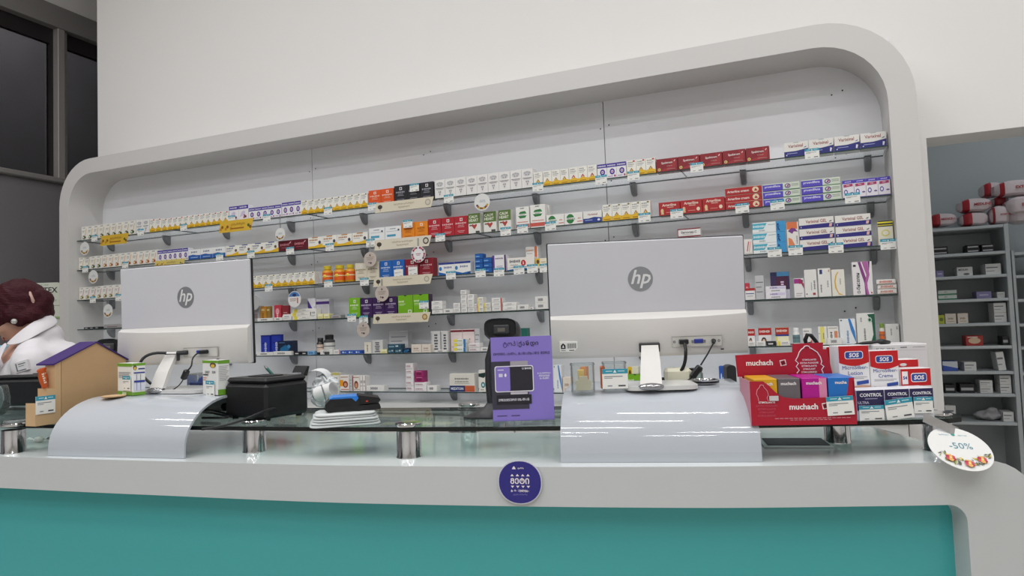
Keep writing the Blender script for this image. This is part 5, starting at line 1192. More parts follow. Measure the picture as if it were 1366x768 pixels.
def scan_head(t, hu, hy, hz, k=1.0, flip=1):
    b = MB(); n = 20
    def ring(x, sx, sz, dz): return [(x+0*q, sx*math.cos(2*PI*q/n), dz+sz*math.sin(2*PI*q/n)) for q in range(n)]
    # oval nose facing the camera, body running back-right
    prof = [(0, .030, .019), (-.004, .034, .022), (.012, .036, .023), (.04, .030, .019), (.07, .018, .014), (.085, .012, .010)]
    vs = []
    for i, (d, rx, rz) in enumerate(prof):
        for q in range(n):
            an = 2*PI*q/n; c, s_ = math.cos(an), math.sin(an)
            e = .6; X = math.copysign(abs(c)**e, c)*rx; Z = math.copysign(abs(s_)**e, s_)*rz
            vs.append((hu+X*k+d*.35*flip*k, hy+d*k, hz+Z*k-d*.25*k))
    b.add(vs, [(i*n+q, i*n+(q+1) % n, (i+1)*n+(q+1) % n, (i+1)*n+q) for i in range(len(prof)-1) for q in range(n)] + [tuple((len(prof)-1)*n+q for q in range(n))], SCM, True)
    b.add(vs[:n], [tuple(range(n-1, -1, -1))], BLACKM); h = b.build('scanner_head', t)
    b = MB(); b.box((hu-.016*k, hy-.006*k, hz-.011*k), (hu+.018*k, hy+.001*k, hz+.009*k), M('3A3A3E', .3), .003); b.box((hu-.007*k, hy-.0072*k, hz-.006*k), (hu+.009*k, hy-.006*k, hz+.002*k), M('6A665E', .15), .001); b.build('scan_window', h)
scan_head(t, hu, .0, hz, 1.18)
P2 = onD(147, 462, 2.36)
t = empty('barcode_scanner', Vector((P2.x, P2.y, .7505)), math.radians(22.7), 'black angular barcode scanner standing behind the cardboard house', 'scanner')
b = MB(); b.lathe([(.045, 0), (.045, .004), (.02, .012), (.012, .03), (.010, P2.z-.75-.01)], SCM, seg=20); b.build('stand_base', t)
scan_head(t, -.005, 0, P2.z-.75+.0, 1.15)
# --- violet poster in acrylic holder
Pa = onZ(657, 570, ZG); Pb = onZ(741, 567, ZG); Fq = Fr(Pa, ang_of(Pa, Pb)); VI = M('8C7BD0', .4); INK = M('2A2440', .5); WH = M('F2F0FA', .5)
t = empty('sign_holder', Pa+Vector((0, 0, .0006)), Fq.a, 'violet card poster in a clear acrylic holder on the glass ledge', 'sign')
x0, zb0 = Fq.uv(658, 563); x1, _ = Fq.uv(740, 563); _, zt1 = Fq.uv(698, 449)
W_ = x1-x0
b = MB(); b.box((x0, .004, zb0), (x1, .005, zt1), VI); b.build('poster', t)
b = MB(); g_ = CLEAR('F4F6F8', .02, .02, .25)
b.box((x0-.001, .0018, .001), (x1+.001, .0034, zb0+.002), g_) ; b.box((x0-.001, .0054, 0.001), (x1+.001, .007, zt1), g_); b.box((x0-.001, -.012, 0), (x1+.001, .04, .0022), g_); b.build('acrylic_stand', t)
b = MB(); y = .0037
def U(fx, fz): return x0+fx*W_, zb0+fz*(zt1-zb0)
H_ = zt1-zb0
def R_(a0, b0, a1, b1, m, dy=0):
    p = U(a0, b0); q = U(a1, b1); b.prect(p[0], p[1], q[0], q[1], y-dy, m)
def Tt(s, fx, fz, h, m, mw, bold=0, dy=.0006, shear=0): p = U(fx, fz); b.ptext(s, p[0], p[1], h*H_, y-dy, m, mw*W_, shear, bold)
Tt('ტოპ', .305, .912, .075, INK, .22, .0); R_(.435, .885, .441, .95, INK, .0004); Tt('ქარდი', .62, .912, .075, INK, .34, .012)
Tt('ᲘᲧᲘᲓᲔ ᲐᲮᲚᲐ, ᲒᲐᲓᲐᲘᲮᲐᲓᲔ ᲛᲔᲠᲔ', .5, .795, .05, INK, .92, .012)
R_(0, .14, .60, .71, M('3A3746', .5), .0002); R_(.31, .655, .60, .71, M('A8A4AE', .5), .0004)
p = U(.05, .345); q = U(.685, .655); b.pr(rrect(p[0], p[1], q[0], q[1], .005), y-.0006, WH)
p = U(.065, .357); q = U(.67, .645); b.pr(rrect(p[0], p[1], q[0], q[1], .004), y-.0009, M('26242E', .4)); p2 = U(.30, .357); b.pr(rrect(p[0], p[1], p2[0], q[1], .004), y-.0012, VI)
R_(.115, .525, .18, .565, M('D8D4EC', .4), .0015); p = U(.225, .545); b.pdisc(p[0], p[1], .0025, .004, y-.0015, WH, 8)
R_(.10, .605, .2, .613, WH, .0015); Tt('U BANK', .58, .62, .026, WH, .16, .02, .0015)
R_(.07, .20, .64, .31, M('1E1C26', .5), .0012); R_(.3, .315, .58, .34, M('C8C4CE', .5), .0012); Tt('ᲔᲤᲔᲥᲢᲣᲠᲘ 0%-ᲓᲐᲜ', .35, .253, .040, WH, .50, .012, .0016)
Tt('ᲒᲐᲜᲐᲬᲘᲚᲔᲑᲐ', .86, .555, .026, WH, .22, .02); Tt('ᲗᲘᲑᲘᲡᲘ', .86, .525, .024, WH, .2, .02); Tt('ᲑᲐᲜᲙᲨᲘ', .86, .495, .026, WH, .15, .02)
R_(.07, .06, .23, .068, INK, .0004); R_(.30, .06, .44, .068, INK, .0004)
b.build('poster_print', t)
# --- clear jars on the right riser
JC = CLEAR('FAFCFC', .035, .04, .6)
def jar(px0, px1, ytop, ybot, lab, depth_=.055):
    A = onZ(px0, ybot, zP)+Vector((0, .028, 0)); B = onZ(px1, ybot-1, zP)+Vector((0, .028, 0)); F_ = Fr(A, ang_of(A, B)); W_ = F_.uv(px1, ybot-10)[0]; H_ = F_.uv(px0, ytop)[1]
    t = empty('clear_jar', A+Vector((0, 0, .0006)), F_.a, lab, 'jar', 'clear plastic jars on the right riser')
    b = MB(); T = .0015
    pts = rrect(0, 0, W_, depth_, .010, 4); ins = rrect(T, T, W_-T, depth_-T, .009, 4); m = len(pts)
    vs = [(p[0], p[1], 0) for p in pts] + [(p[0], p[1], H_) for p in pts] + [(p[0], p[1], H_) for p in ins] + [(p[0], p[1], .003) for p in ins]
    b.add(vs, [(i*m+q, i*m+(q+1) % m, (i+1)*m+(q+1) % m, (i+1)*m+q) for i in range(3) for q in range(m)] + [tuple(range(m-1, -1, -1)), tuple(3*m+q for q in range(m))], JC, True)
    b.build('jar_body', t)
    b = MB(); pts = rrect(-.001, -.001, W_+.001, depth_+.001, .011, 4); vs = [(p[0], p[1], z) for z in (H_, H_+.003) for p in pts] + [(W_/2+(p[0]-W_/2)*.93, depth_/2+(p[1]-depth_/2)*.93, z) for z in (H_+.003, H_) for p in pts]
    m = len(pts); b.add(vs, [(i*m+q, i*m+(q+1) % m, ((i+1) % 4)*m+(q+1) % m, ((i+1) % 4)*m+q) for i in range(4) for q in range(m)], CLEAR('E8EEF0', .3, .05, 1.0), True); b.build('rim', t)
    return t, F_, W_, H_
t, F1, W1, H1 = jar(757, 794, 488, 526, 'clear plastic jar holding a cream card, left one on the riser')
b = MB(); b.prism([(W1*.2, .004), (W1*.85, .004), (W1*.85, H1*.42), (W1*.72, H1*.44), (W1*.70, H1*.58), (W1*.36, H1*.58), (W1*.34, H1*.46), (W1*.2, H1*.42)], .012, .020, M('E8DFC2', .6)); o = b.build('card_piece', None, F1.P+Vector((0,0,.0006)), F1.a); tag(o, 'cream cut card standing inside the left clear jar', 'card')
b = MB(); b.box((W1*.3, .032, .004), (W1*.55, .042, H1*.8), M('E0C060', .5), .001); o = b.build('yellow_packet', None, F1.P+Vector((0,0,.0006)), F1.a); tag(o, 'yellow packet inside the left clear jar behind the cream card', 'packet')
t, F2, W2, H2 = jar(801, 837, 486, 524, 'clear plastic jar with a white price card, right one on the riser')
b = MB(); b.box((W2*.12, .012, .004), (W2*.32, .04, H2*.9), M('CF6A3A', .5), .002); o = b.build('orange_packet', None, F2.P+Vector((-.012,0,.0006)), F2.a); tag(o, 'orange packet standing inside the right clear jar', 'packet')
tag_on('white price card with teal strip on the right clear jar', F2, 820.5, 505, .058, .045, -.004)
# --- bits behind the right monitor neck
P = onZ(885, 516, zP); o = MB(); o.box((-.012, 0, 0), (.055, .05, .036), M('E2DFC8', .5), .008); o = o.build('cream_container', None, P+Vector((0, .09, .0006)), .25); tag(o, 'cream plastic container behind the right monitor stand', 'container')
P = onZ(940, 512, zP); t = empty('chrome_dish', P+Vector((0, 0, .0006)), 0, 'round chrome dish on the right riser beside the monitor stand', 'dish')
b = MB(); b.lathe([(.026, 0), (.033, .002), (.034, .010), (.031, .011), (.028, .006), (0, .005)], CHROME, seg=32); b.build('dish', t)
b = MB(); b.lathe([(.0345, .003), (.0348, .008)], M('1A1A1C', .2), seg=32); b.build('dark_band', t)
P = onZ(926, 509, zP); t = empty('glass_jar', P+Vector((0, .035, .0006)), 0, 'small glass jar with black lid behind the chrome dish', 'jar')
b = MB(); b.lathe([(.016, 0), (.018, .003), (.018, .018), (.014, .022)], CLEAR('DCE8E2', .15, .05, .8), seg=20); b.build('jar_body', t); b = MB(); b.lathe([(.016, .022), (.017, .023), (.017, .031), (0, .031)], BLACK, seg=20); b.build('lid', t)
P = onY(976, 500, 2.02); zt_ = onY(976, 487, 2.02).z; b = MB(); b.prism(rrect(-.013, 0, .013, zt_-.7508, .010), 0, .05, M('3A3A3E', .5)); o = b.build('chair_back', None, Vector((P.x, P.y, .7506)), .3); tag(o, 'tall dark rounded speaker between right riser and red display', 'speaker')  # narrow upright on the desk, standing in for a dark chair back
# --- blue-lidded clear box behind the left monitor stand
P = onZ(222, 519, zP); t = empty('clear_box', P+Vector((-.012, .085, .0006)), .1, 'clear plastic box with blue insert behind the left monitor stand', 'box')
b = MB(); b.box((0, 0, 0), (.10, .05, .040), CLEAR('EEF2F4', .12, .05, .8), .003); b.build('clear_case', t)
b = MB(); b.box((.006, .006, .002), (.094, .044, .012), M('2E5FC0', .4), .002); b.lathe([(.03, .012), (.026, .022), (.015, .029), (0, .030)], M('2E5FC0', .4), (.055, .025, 0), 20, 1, .6); b.build('blue_insert', t)
# ================================================================== RED DISPLAY AND CARTONS AT THE RIGHT
RED = M('B3122F', .4); REDD = M('8E1029', .45); LT = M('F6EEF0', .45)
A = onZ(1003, 568, ZG); B = onZ(1142, 566, ZG); F = Fr(A, ang_of(A, B)); k_ = (B-A).length/139
t = empty('counter_display', A+Vector((0, 0, .0006)), F.a, 'crimson card display box with raised header and four bright packets', 'display')
W_ = F.uv(1142, 540)[0]; DD = .115
def Q(px, py, off=0.0): return F.uv(px, py, off)
# front panel with dipping edge
fp_ = [(0, 0), (W_, 0), Q(1142, 529), Q(1085, 531), Q(1060, 532), Q(1044, 530), Q(1034, 523), Q(1025, 514), Q(1018, 509), (0, Q(1003, 509)[1])]
b = MB(); b.prism(fp_, 0, .0015, RED); b.build('front_panel', t)
b = MB(); b.box((0, .0016, 0), (.0015, DD, Q(1003, 509)[1]), M('C88A9A', .5)); b.box((W_-.0015, .0016, 0), (W_, DD, Q(1142, 508)[1]), REDD); b.box((.0016, .0016, 0), (W_-.0016, DD, .0015), REDD); b.build('tray', t)
# header (raised lid) at the back
hd = F.pts([(984, 503), (1111, 500), (1103, 466), (1098, 466), (1098, 457), (1057, 459), (1057, 470), (981, 474)], DD)
b = MB(); b.prism([(min(max(p[0], -9), 9), p[1]) for p in hd], DD+.0005, DD+.003, RED)
hz0 = Q(984, 503, DD)[1]; b.box((Q(990, 503, DD)[0], DD+.0005, 0), (Q(1111, 503, DD)[0], DD+.003, hz0), REDD); b.build('header_card', t)
b = MB(); yh = DD+.0001
def T3(s, px, py, hpx, m, wpx, off, bold=.03, shear=0.0):
    u, z = Q(px, py, off); b.ptext(s, u, z, hpx*k_, off-.0006, m, wpx*k_*1.06, shear, bold)
T3('muchach', 1013, 484, 8.4, LT, 50, DD)
def logo(px, py, r, off):
    u, z = Q(px, py, off); r *= k_; a0 = .15
    o_ = [(u+r*math.sqrt(2)*math.cos(a0+PI/4+PI/2*q), z+r*math.sqrt(2)*math.sin(a0+PI/4+PI/2*q)) for q in range(4)]; i_ = [(u+r*1.05*math.cos(a0*2+PI/4+PI/2*q), z+r*1.05*math.sin(a0*2+PI/4+PI/2*q)) for q in range(4)]
    b.pr(o_, off-.0006, LT); b.pr(i_, off-.0009, RED); b.pr([(u+(p[0]-u)*.7, z+(p[1]-z)*.7) for p in i_], off-.0012, M('5A0A1A', .4))
logo(1044.5, 484, 4.4, DD)
for q, s_ in enumerate(('STIMOLANTE', 'EXTRA PLEASURE', 'ESTIMOLANTE', 'STIMULANT', 'STIMULIEREND')): T3(s_, 1079.5, 480+4.1*q, 2.5, LT, 27, DD, .02)
b.build('header_print', t)
cu = [(1063, 498), (1066, 494), (1062, 489), (1065, 485), (1061, 481), (1064, 476), (1066, 470), (1069, 466), (1072, 464), (1073, 462), (1076, 461.5), (1079, 462), (1080, 464), (1084, 466), (1090, 470), (1094, 476), (1096, 482), (1095, 486), (1099, 489), (1096, 493), (1098, 498)]
b = MB(); b.tube([(Q(x, y, DD)[0], DD-.0008, Q(x, y, DD)[1]) for x, y in cu], .0011, LT, 6); b.build('outline_motif', t)
b = MB()
T3('muchach', 1072, 542.5, 8.2, LT, 48, 0); logo(1101, 541.5, 4.2, 0)
for q, s_ in enumerate(('STIMOLANTE', 'EXTRA PLEASURE', 'ESTIMOLANTE', 'STIMULANT', 'STIMULIEREND')):
    T3(s_, 1023, 537+4.4*q, 2.8, LT if q == 0 else M('C84A60', .45), 27, 0, .02)
u0, z0 = Q(1034, 558.5); u1, _ = Q(1136, 558.5)
for q in range(16): b.prect(u0+(u1-u0)*q/16, z0-.0006, u0+(u1-u0)*(q+.8)/16, z0+.0006, -.0006, M('D8A0A8', .45))
for q in range(10): b.prect(u0+(u1-u0)*(.2+q/18), z0-.004, u0+(u1-u0)*(.24+q/18), z0-.003, -.0006, M('D8A0A8', .45))
b.build('front_print', t)
b = MB(); cu = [(1012, 535), (1011, 530), (1009, 526), (1010, 520), (1013, 517), (1014, 514), (1016, 513.5), (1018, 514), (1019, 517), (1023, 521), (1025, 527), (1023, 531), (1025, 535)]
b.tube([(Q(x, y)[0], -.0008, Q(x, y)[1]) for x, y in cu], .0006, M('E8A8B4', .5), 5); b.build('outline_motif', t)
# packets in the display
for k, (xa, xb, col, txt, ds) in enumerate(((1005, 1036.5, 'E0A91C', 'muchach', 'yellow packet at the left in the crimson display'), (1037.5, 1067, '6A646A', 'muchach', 'dark grey packet in the crimson display'),
        (1069.5, 1103, 'B80F92', 'muchach', 'magenta packet with pink end in the crimson display'), (1104.5, 1140, '1F74C8', 'mucha', 'blue packet at the right in the crimson display'))):
    ua = Q(xa, 510, .004)[0]; ub = Q(xb, 510, .004)[0]; zt2 = Q(1070, 506, .004)[1]
    o = empty('condom_packet', A+F.x*ua+F.y*.004+Vector((0, 0, .0025)), F.a, ds, 'packet', 'packets in the crimson display')
    w = ub-ua; b = MB(); b.box((0, 0, 0), (w, .100, zt2), M(col, .35), .001)
    if k == 2: b.prect(w*.68, .001, w-.001, zt2-.001, -.0003, M('E08AB0', .4))
    if k == 3: b.pr([(w*.5, .002), (w-.001, .002), (w-.001, zt2-.001), (w*.8, zt2-.001)], -.0003, RED)
    b.build('carton', o)
    b = MB(); b.ptext(txt, w*.48, zt2-.010, .0065, -.0006, LT, w*.84, 0, .03); b.build('lettering', o)
tag_on('white price tag with teal strip on the crimson display', F, 1121, 541, .052, .038, -.003, -.05)
b = MB(); u, z = Q(1032, 531); b.box((u-.009, -.003, z-.005), (u+.009, -.0018, z+.005), M('D8D4D6', .5)); o = b.build('small_sticker', None, A+Vector((0, 0, 0)), F.a); tag(o, 'tiny blank white sticker on the crimson display', 'sticker')
# navy cartons row
A2 = onZ(1143, 561, ZG); B2 = onZ(1247, 557, ZG); F2_ = Fr(A2, ang_of(A2, B2)); NAVY = M('2A2352', .4)
for k, (xa, xb, lab) in enumerate(((1143, 1180, 'navy and white carton, left of three in the front row'), (1180.6, 1213.6, 'navy and white carton, middle of the front row'), (1214.2, 1246, 'navy and white carton, right end of the front row'))):
    ua = F2_.uv(xa, 540)[0]; ub = F2_.uv(xb, 540)[0]; zt2 = F2_.uv(1190, 519)[1]
    o = empty('condom_box', A2+F2_.x*ua+Vector((0, 0, .0006)), F2_.a, lab, 'box', 'navy and white cartons in the front row')
    w = ub-ua; b = MB(); b.box((0, 0, 0), (w, .05, zt2), M('E8E8EE', .4), .001); b.build('carton', o)
    b = MB(); b.prect(.0005, zt2*.32, w-.0005, zt2-.0008, -.0003, NAVY); b.ptext('CONTROL', w*.52, zt2*.83, zt2*.15, -.0007, M('F0F0F6', .4), w*.8, 0, .03)
    u_ = text_mesh('CONTROL', 0, .03); b.ptext('O', w*.52-w*.8*.36+.0*w, zt2*.83, zt2*.15, -.0008, M('F0F0F6', .4)) if False else None
    b.prect(w*.3, zt2*.69, w*.75, zt2*.715, -.0007, M('A8A4C8', .4))
    if k == 0: b.ptext('ULTRA', w*.24, zt2*.58, zt2*.10, -.0007, M('C8C4DC', .4), w*.4, 0, .02); b.ptext('FEEL', w*.2, zt2*.44, zt2*.10, -.0007, M('C8C4DC', .4), w*.4, 0, .02)
    b.build('front_print', o)
tag_on('white price tag with teal strip on the left navy carton', F2_, 1163, 551, .052, .032, -.004)
tag_on('tilted white price tag with teal strip on the middle navy carton', F2_, 1200, 545, .058, .042, -.007, -.10)
tag_on('white price tag with teal strip on the right navy carton', F2_, 1232, 540, .040, .034, -.004, .02)
# red-topped cartons
def redbox(xa, xb, ytop, off, kind, lab, H0=None):
    P = A2+F2_.y*off; Fk = Fr(P, F2_.a); ua = Fk.uv(xa, 500)[0]; ub = Fk.uv(xb, 500)[0]; H_ = Fk.uv((xa+xb)/2, ytop)[1]; w = ub-ua
    o = empty('skin_care_box', P+Fk.x*ua+Vector((0, 0, .0006)), F2_.a, lab, 'box'); b = MB(); b.box((0, 0, 0), (w, .042, H_), M('EDEBEC', .35), .001); b.build('carton', o)
    b = MB(); R2 = M('C8151E', .35); BL = M('2A4A9E', .4)
    if kind in ('lotion', 'creme'):
        b.pr([(.0004, H_-.0006), (.0004, H_*.76)] + [(w*q/8, H_*(.76-.05*math.sin(PI*q/8))) for q in range(1, 8)] + [(w-.0004, H_*.76), (w-.0004, H_-.0006)], -.0003, R2)
        def sos(cx, cz, r):
            b.pr(rrect(cx-r*1.9, cz-r*.8, cx+r*1.9, cz+r*.8, r*.5), -.0006, LT); b.pr(rrect(cx-r*1.75, cz-r*.65, cx+r*1.75, cz+r*.65, r*.4), -.0009, BL); b.ptext('SOS', cx, cz, r*.9, -.0012, LT, None, .1, .04)
        sos(w*.5, H_*.865, w*.16)
        b.ptext('MicroSilber-', w*.52, H_*.69, w*.12, -.0006, BL, w*.86, 0, 0); b.ptext('Lotion' if kind == 'lotion' else 'Creme', w*.52, H_*.61, w*.13, -.0006, BL, w*.5, 0, 0)
        b.prect(w*.12, H_*.55, w*.9, H_*.555, -.0006, GREYT); b.prect(w*.12, H_*.53, w*.8, H_*.535, -.0006, GREYT)
        b.pr([(w*.55, H_*.44), (w*.94, H_*.46), (w*.94, H_*.51), (w*.55, H_*.49)], -.0009, BL)
        b.pr([(w*.02, H_*.34), (w*.98, H_*.34), (w*.98, H_*.43), (w*.7, H_*.44), (w*.4, H_*.42), (w*.1, H_*.45)], -.0006, M('D8A890', .5))
    elif kind == 'ex':
        b.prect(.0004, H_*.62, w-.0004, H_-.0006, -.0003, R2); b.prect(w*.05, H_*.66, w*.24, H_*.94, -.0006, LT); b.ptext('S4', w*.145, H_*.8, H_*.1, -.0009, BL, w*.14, 0, .03)
        b.pr(rrect(w*.34, H_*.70, w*.86, H_*.90, H_*.05), -.0006, LT); b.pr(rrect(w*.36, H_*.72, w*.84, H_*.88, H_*.04), -.0009, BL); b.ptext('SOS', w*.6, H_*.8, H_*.1, -.0012, LT, None, .1, .04)
        b.ptext('Hühneraugen-Ex', w*.55, H_*.52, H_*.08, -.0006, BL, w*.8, 0, .02); b.ptext('SET', w*.5, H_*.40, H_*.06, -.0006, R2)
    else:
        b.prect(.0004, H_*.62, w-.0004, H_-.0006, -.0003, R2)
        if kind == 'hook': b.pdisc(w*.3, H_*.9, w*.16, H_*.03, -.0006, M('E8E6E8', .5), 12)
        else: b.ptext('SOS', w*.5, H_*.72, w*.14, -.0006, LT, w*.5, .1, .04); [b.prect(w*.1, H_*(.58-.03*q), w*.8, H_*(.59-.03*q), -.0006, GREYT) for q in range(6)]
    b.build('front_print', o)
redbox(1120, 1160.6, 461, .055, 'lotion', 'tallest white carton with red top and blue oval, beside the display')
redbox(1161.4, 1199.6, 467.5, .055, 'creme', 'medium white carton with red top and blue oval, right of the tallest')
redbox(1201, 1241.6, 491.5, .055, 'ex', 'short wide white carton with red top and blue oval')
redbox(1104, 1121, 462.5, .105, 'plain', 'red-topped carton peeking out behind the tallest red-topped one')
redbox(1197, 1226, 479.5, .105, 'hook', 'red hanging pack with slot behind the short red-topped carton')
# white big carton behind
P = onZ(1166, 548, ZG)+Vector((0, .06, 0)); Fk = Fr(P, .30); ua = Fk.uv(1167, 500)[0]; ub = Fk.uv(1240, 500)[0]; H_ = Fk.uv(1205, 459)[1]
o = empty('shipping_carton', P+Fk.x*ua+Vector((0, 0, .0006)), .30, 'large plain white carton standing behind the red-topped cartons', 'box')
b = MB(); b.box((0, 0, 0), (ub-ua, .10, H_), M('DEDADC', .5), .002); b.build('carton', o)
b = MB(); w = ub-ua; b.ptext('30  DC  300 IU', w*.22, H_*.93, .006, -.0006, M('55555A', .5), w*.34); b.prect(w*.5, H_*.94, w*.62, H_*.955, -.0006, GREYT); b.prect(w*.72, H_*.945, w*.95, H_*.95, -.0006, GREYT); b.prect(.004, H_*.90, w-.004, H_*.903, -.0006, M('B8B4B6', .5)); b.build('front_print', o)
# black cables resting on the cartons
P = onD(1092, 468, 1.62); t = empty('headset_cable', P, 0, 'black cable loop sticking up behind the crimson display header', 'cable')
dx = RR*(1/FPX*1.62); dz = UU*(1/FPX*1.62)
def lp(pts, yoff=0): return [dx*(x-1092)-dz*(y-468)+WW*yoff for x, y in pts]
b = MB(); b.tube(lp([(1094, 558), (1093, 466), (1091, 456), (1094, 449), (1099, 450), (1105, 457), (1112, 466), (1116, 500), (1118, 556)], .07), [.003, .004, .005, .005, .005, .005, .004, .003, .003], BLACK, 8); b.ball(lp([(1095, 463)], .06)[0], .008, BLACK, 12, 8); b.build('cable', t)
PC_ = Vector((Fk.P.x, Fk.P.y, Fk.P.z))+Fk.x*(ua)+Vector((0, 0, H_+.0046)); t = empty('black_cable', PC_, .30, 'short black cable lying along the top of the white carton', 'cable')
b = MB(); b.tube([(-.03, .03, -.004), (-.015, .02, .0), (.0, .014, .001), (.015, .012, .003), (.024, .012, .003), (.036, .018, .001), (.05, .03, .0)], [.003, .0035, .004, .004, .007, .006, .004], BLACK, 8); b.build('cable', t)
# ================================================================== ROUND SIGNS ON THE COUNTER
P = onZ(694, 618, ZC+.0); i0 = min(range(len(CE)), key=lambda i: abs(proj(Vector((CE[i][0], CE[i][1], ZC-.03)))[0]-694)); nx, ny = nrm(i0)
Pc = Vector((CE[i0][0]-nx*.006, CE[i0][1]-ny*.006, 0)); a0 = math.atan2(ny, nx)-PI/2; Fb = Fr(Pc, a0); cu_, cz_ = Fb.uv(693.5, 643); r = abs(Fb.uv(723, 643)[0]-cu_)
t = empty('round_badge', Pc+Fb.x*cu_+Vector((0, 0, cz_)), a0, 'round indigo badge with white letters stuck on the counter edge', 'sign')
sq = lambda a, r: (r*math.copysign(abs(math.cos(a))**.93, math.cos(a)), r*math.copysign(abs(math.sin(a))**.93, math.sin(a))*.97)
b = MB(); b.prism([sq(2*PI*k/40, r) for k in range(40)], 0, .0015, M('D8D8E4', .4)); b.build('badge_disc', t)
b = MB(); IN = M('2F2A86', .3); b.pr([sq(2*PI*k/40, r*.955) for k in range(40)], -.0004, IN)
b.pr([(-r*.34, r*.58), (-r*.16, r*.58), (-r*.2, r*.66), (-r*.25, r*.72), (-r*.3, r*.66)], -.0008, LT); b.ptext('ფარმა', r*.06, r*.62, r*.09, -.0008, LT, r*.34, 0, .02)
b.ptext('ᲛᲔᲢᲘ', 0, r*.06, r*.30, -.0008, LT, r*.86, 0, .03)
for k in range(4):
    cx = -r*.34+k*r*.24; b.pr([(cx-r*.08, r*.27), (cx+r*.08, r*.27), (cx, r*.37)], -.0008, LT); b.pr([(cx-r*.08, -r*.15), (cx, -r*.25), (cx+r*.08, -r*.15)], -.0008, LT)
b.ptext('ᲒᲐᲜᲐᲬᲘᲚᲔᲑᲐ', 0, -r*.38, r*.12, -.0008, LT, r*.84, 0, .04); b.ptext('ყველა ბარათზე', 0, -r*.54, r*.08, -.0008, M('9A94D0', .4), r*.9)
b.build('badge_print', t)
# tilted -50% disc
Cc = onZ(1281, 598, ZC+.022); vv = (Cc-CAM).normalized(); rr0 = (RR-vv*RR.dot(vv)).normalized(); uu0 = rr0.cross(vv).normalized(); ax = (rr0*.88-uu0*.47).normalized(); pp = (rr0*.47+uu0*.88).normalized(); th_ = math.acos(.64); bx = (pp*math.cos(th_)+vv*math.sin(th_)).normalized(); nn = ax.cross(bx).normalized()
bx = nn.cross(ax); r = 38*depth(Cc)/FPX; Cc = onD(1281, 598, depth(Cc)-.02)
mat = Matrix(((ax.x, -nn.x, bx.x), (ax.y, -nn.y, bx.y), (ax.z, -nn.z, bx.z)))  # local x=ax, z=bx, -y = nn (towards viewer)
t = empty('discount_disc', Cc, 0, 'round white -50% card with flower garland leaning over the counter end', 'sign'); t.rotation_euler = mat.to_euler()
b = MB(); b.prism([(r*math.cos(2*PI*k/40), r*math.sin(2*PI*k/40)) for k in range(40)], 0, .0015, M('E9E9E6', .4)); b.build('card', t)
b = MB(); ca = .62; 
def rt(x, z): return x*math.cos(ca)-z*math.sin(ca), x*math.sin(ca)+z*math.cos(ca)
x_, z_ = rt(.05*r, .12*r); b.ptext('-50%', x_, z_, r*.27, -.0006, M('3A8CA0', .4), None, 0, -.005, 'c', ca)
for k in (-1, 1):
    x_, z_ = rt(k*r*.3, .62*r); b.ptext('ფარმაცია' if k < 0 else 'აფთიაქი', x_, z_, r*.07, -.0006, M('4A9AB0', .4), r*.36, 0, 0, 'c', ca)
x_, z_ = rt(0, .64*r); b.pdisc(x_, z_, r*.07, r*.06, -.0006, M('3A9A90', .4), 8)
RG = random.Random(5)
for k in range(60):
    a = PI+.35+RG.random()*(PI-.7); rr_ = r*RG.uniform(.60, .92); x_, z_ = rt(rr_*math.cos(a), rr_*math.sin(a)*.86)
    c = ('6A6A5A', '4A5A3E', 'C8B84A', '8A9A4A', 'B8B0A8', 'E0C870')[k % 6]; e = r*RG.uniform(.04, .08); al = RG.random()*PI
    b.pr([(x_+e*1.5*math.cos(al), z_+e*1.5*math.sin(al)), (x_-e*.5*math.sin(al), z_+e*.5*math.cos(al)), (x_-e*1.5*math.cos(al), z_-e*1.5*math.sin(al)), (x_+e*.5*math.sin(al), z_-e*.5*math.cos(al))], -.0005-.00004*k, M(c, .5))
for k, fx in enumerate((-.52, 0, .48)):
    x_, z_ = rt(fx*r, (-.5, -.72, -.52)[k]*r)
    for q in range(6): b.pdisc(x_+r*.09*math.cos(q*1.05), z_+r*.09*math.sin(q*1.05), r*.075, r*.075, -.0032-.0001*q, M(('B82A4A','D04A60','E8B060')[q % 3], .5), 8)
    b.pdisc(x_, z_, r*.05, r*.05, -.004, M('F0D87A', .5), 8)
b.build('card_print', t)
inv = mat.transposed(); q0 = onZ(1232, 556, ZG+.0085)-Cc; q0 = inv @ q0; q1 = Vector((-.25*r, .001, .80*r))
b = MB(); d_ = (q1-q0).normalized(); s_ = d_.cross(Vector((0, 1, 0))).normalized()*.014; up_ = Vector((0, .0012, 0))
b.add([q0-s_, q0+s_, q1+s_, q1-s_, q0-s_+up_, q0+s_+up_, q1+s_+up_, q1-s_+up_], [(0,1,2,3),(7,6,5,4),(0,4,5,1),(1,5,6,2),(2,6,7,3),(3,7,4,0)], CLEAR('F0F0F4', .25, .08, .8)); b.build('clear_arm', t)
# ================================================================== SMALL THINGS
def paper(px0, px1, pyn, z, dy, col, lab, rz=0, name='paper_sheet', cat='paper', th=.001):
    P = onZ(px0, pyn, z); w = (onZ(px1, pyn, z)-P).length; b = MB(); b.box((0, 0, 0), (w, dy, th), M(col, .6), .0003); o = b.build(name, None, P+Vector((0, 0, .0006)), rz or math.atan2((onZ(px1, pyn, z)-P).y, (onZ(px1, pyn, z)-P).x)); return tag(o, lab, cat)
paper(505, 600, 567, ZC, .06, 'E0D8BC', 'cream paper strip on the counter top seen through the glass')
paper(556, 572, 568.5, ZC+.0016, .02, '7AB83A', 'small round-marked green leaflet on the cream paper strip')
paper(1020, 1113, 598, ZC, .12, 'D8D8DA', 'white-edged dark folder lying on the counter under the glass', name='folder', cat='folder', th=.003)
paper(1024, 1108, 594, ZC+.0036, .09, '4A464C', 'dark leaflet lying on the folder under the glass', name='leaflet', cat='paper')
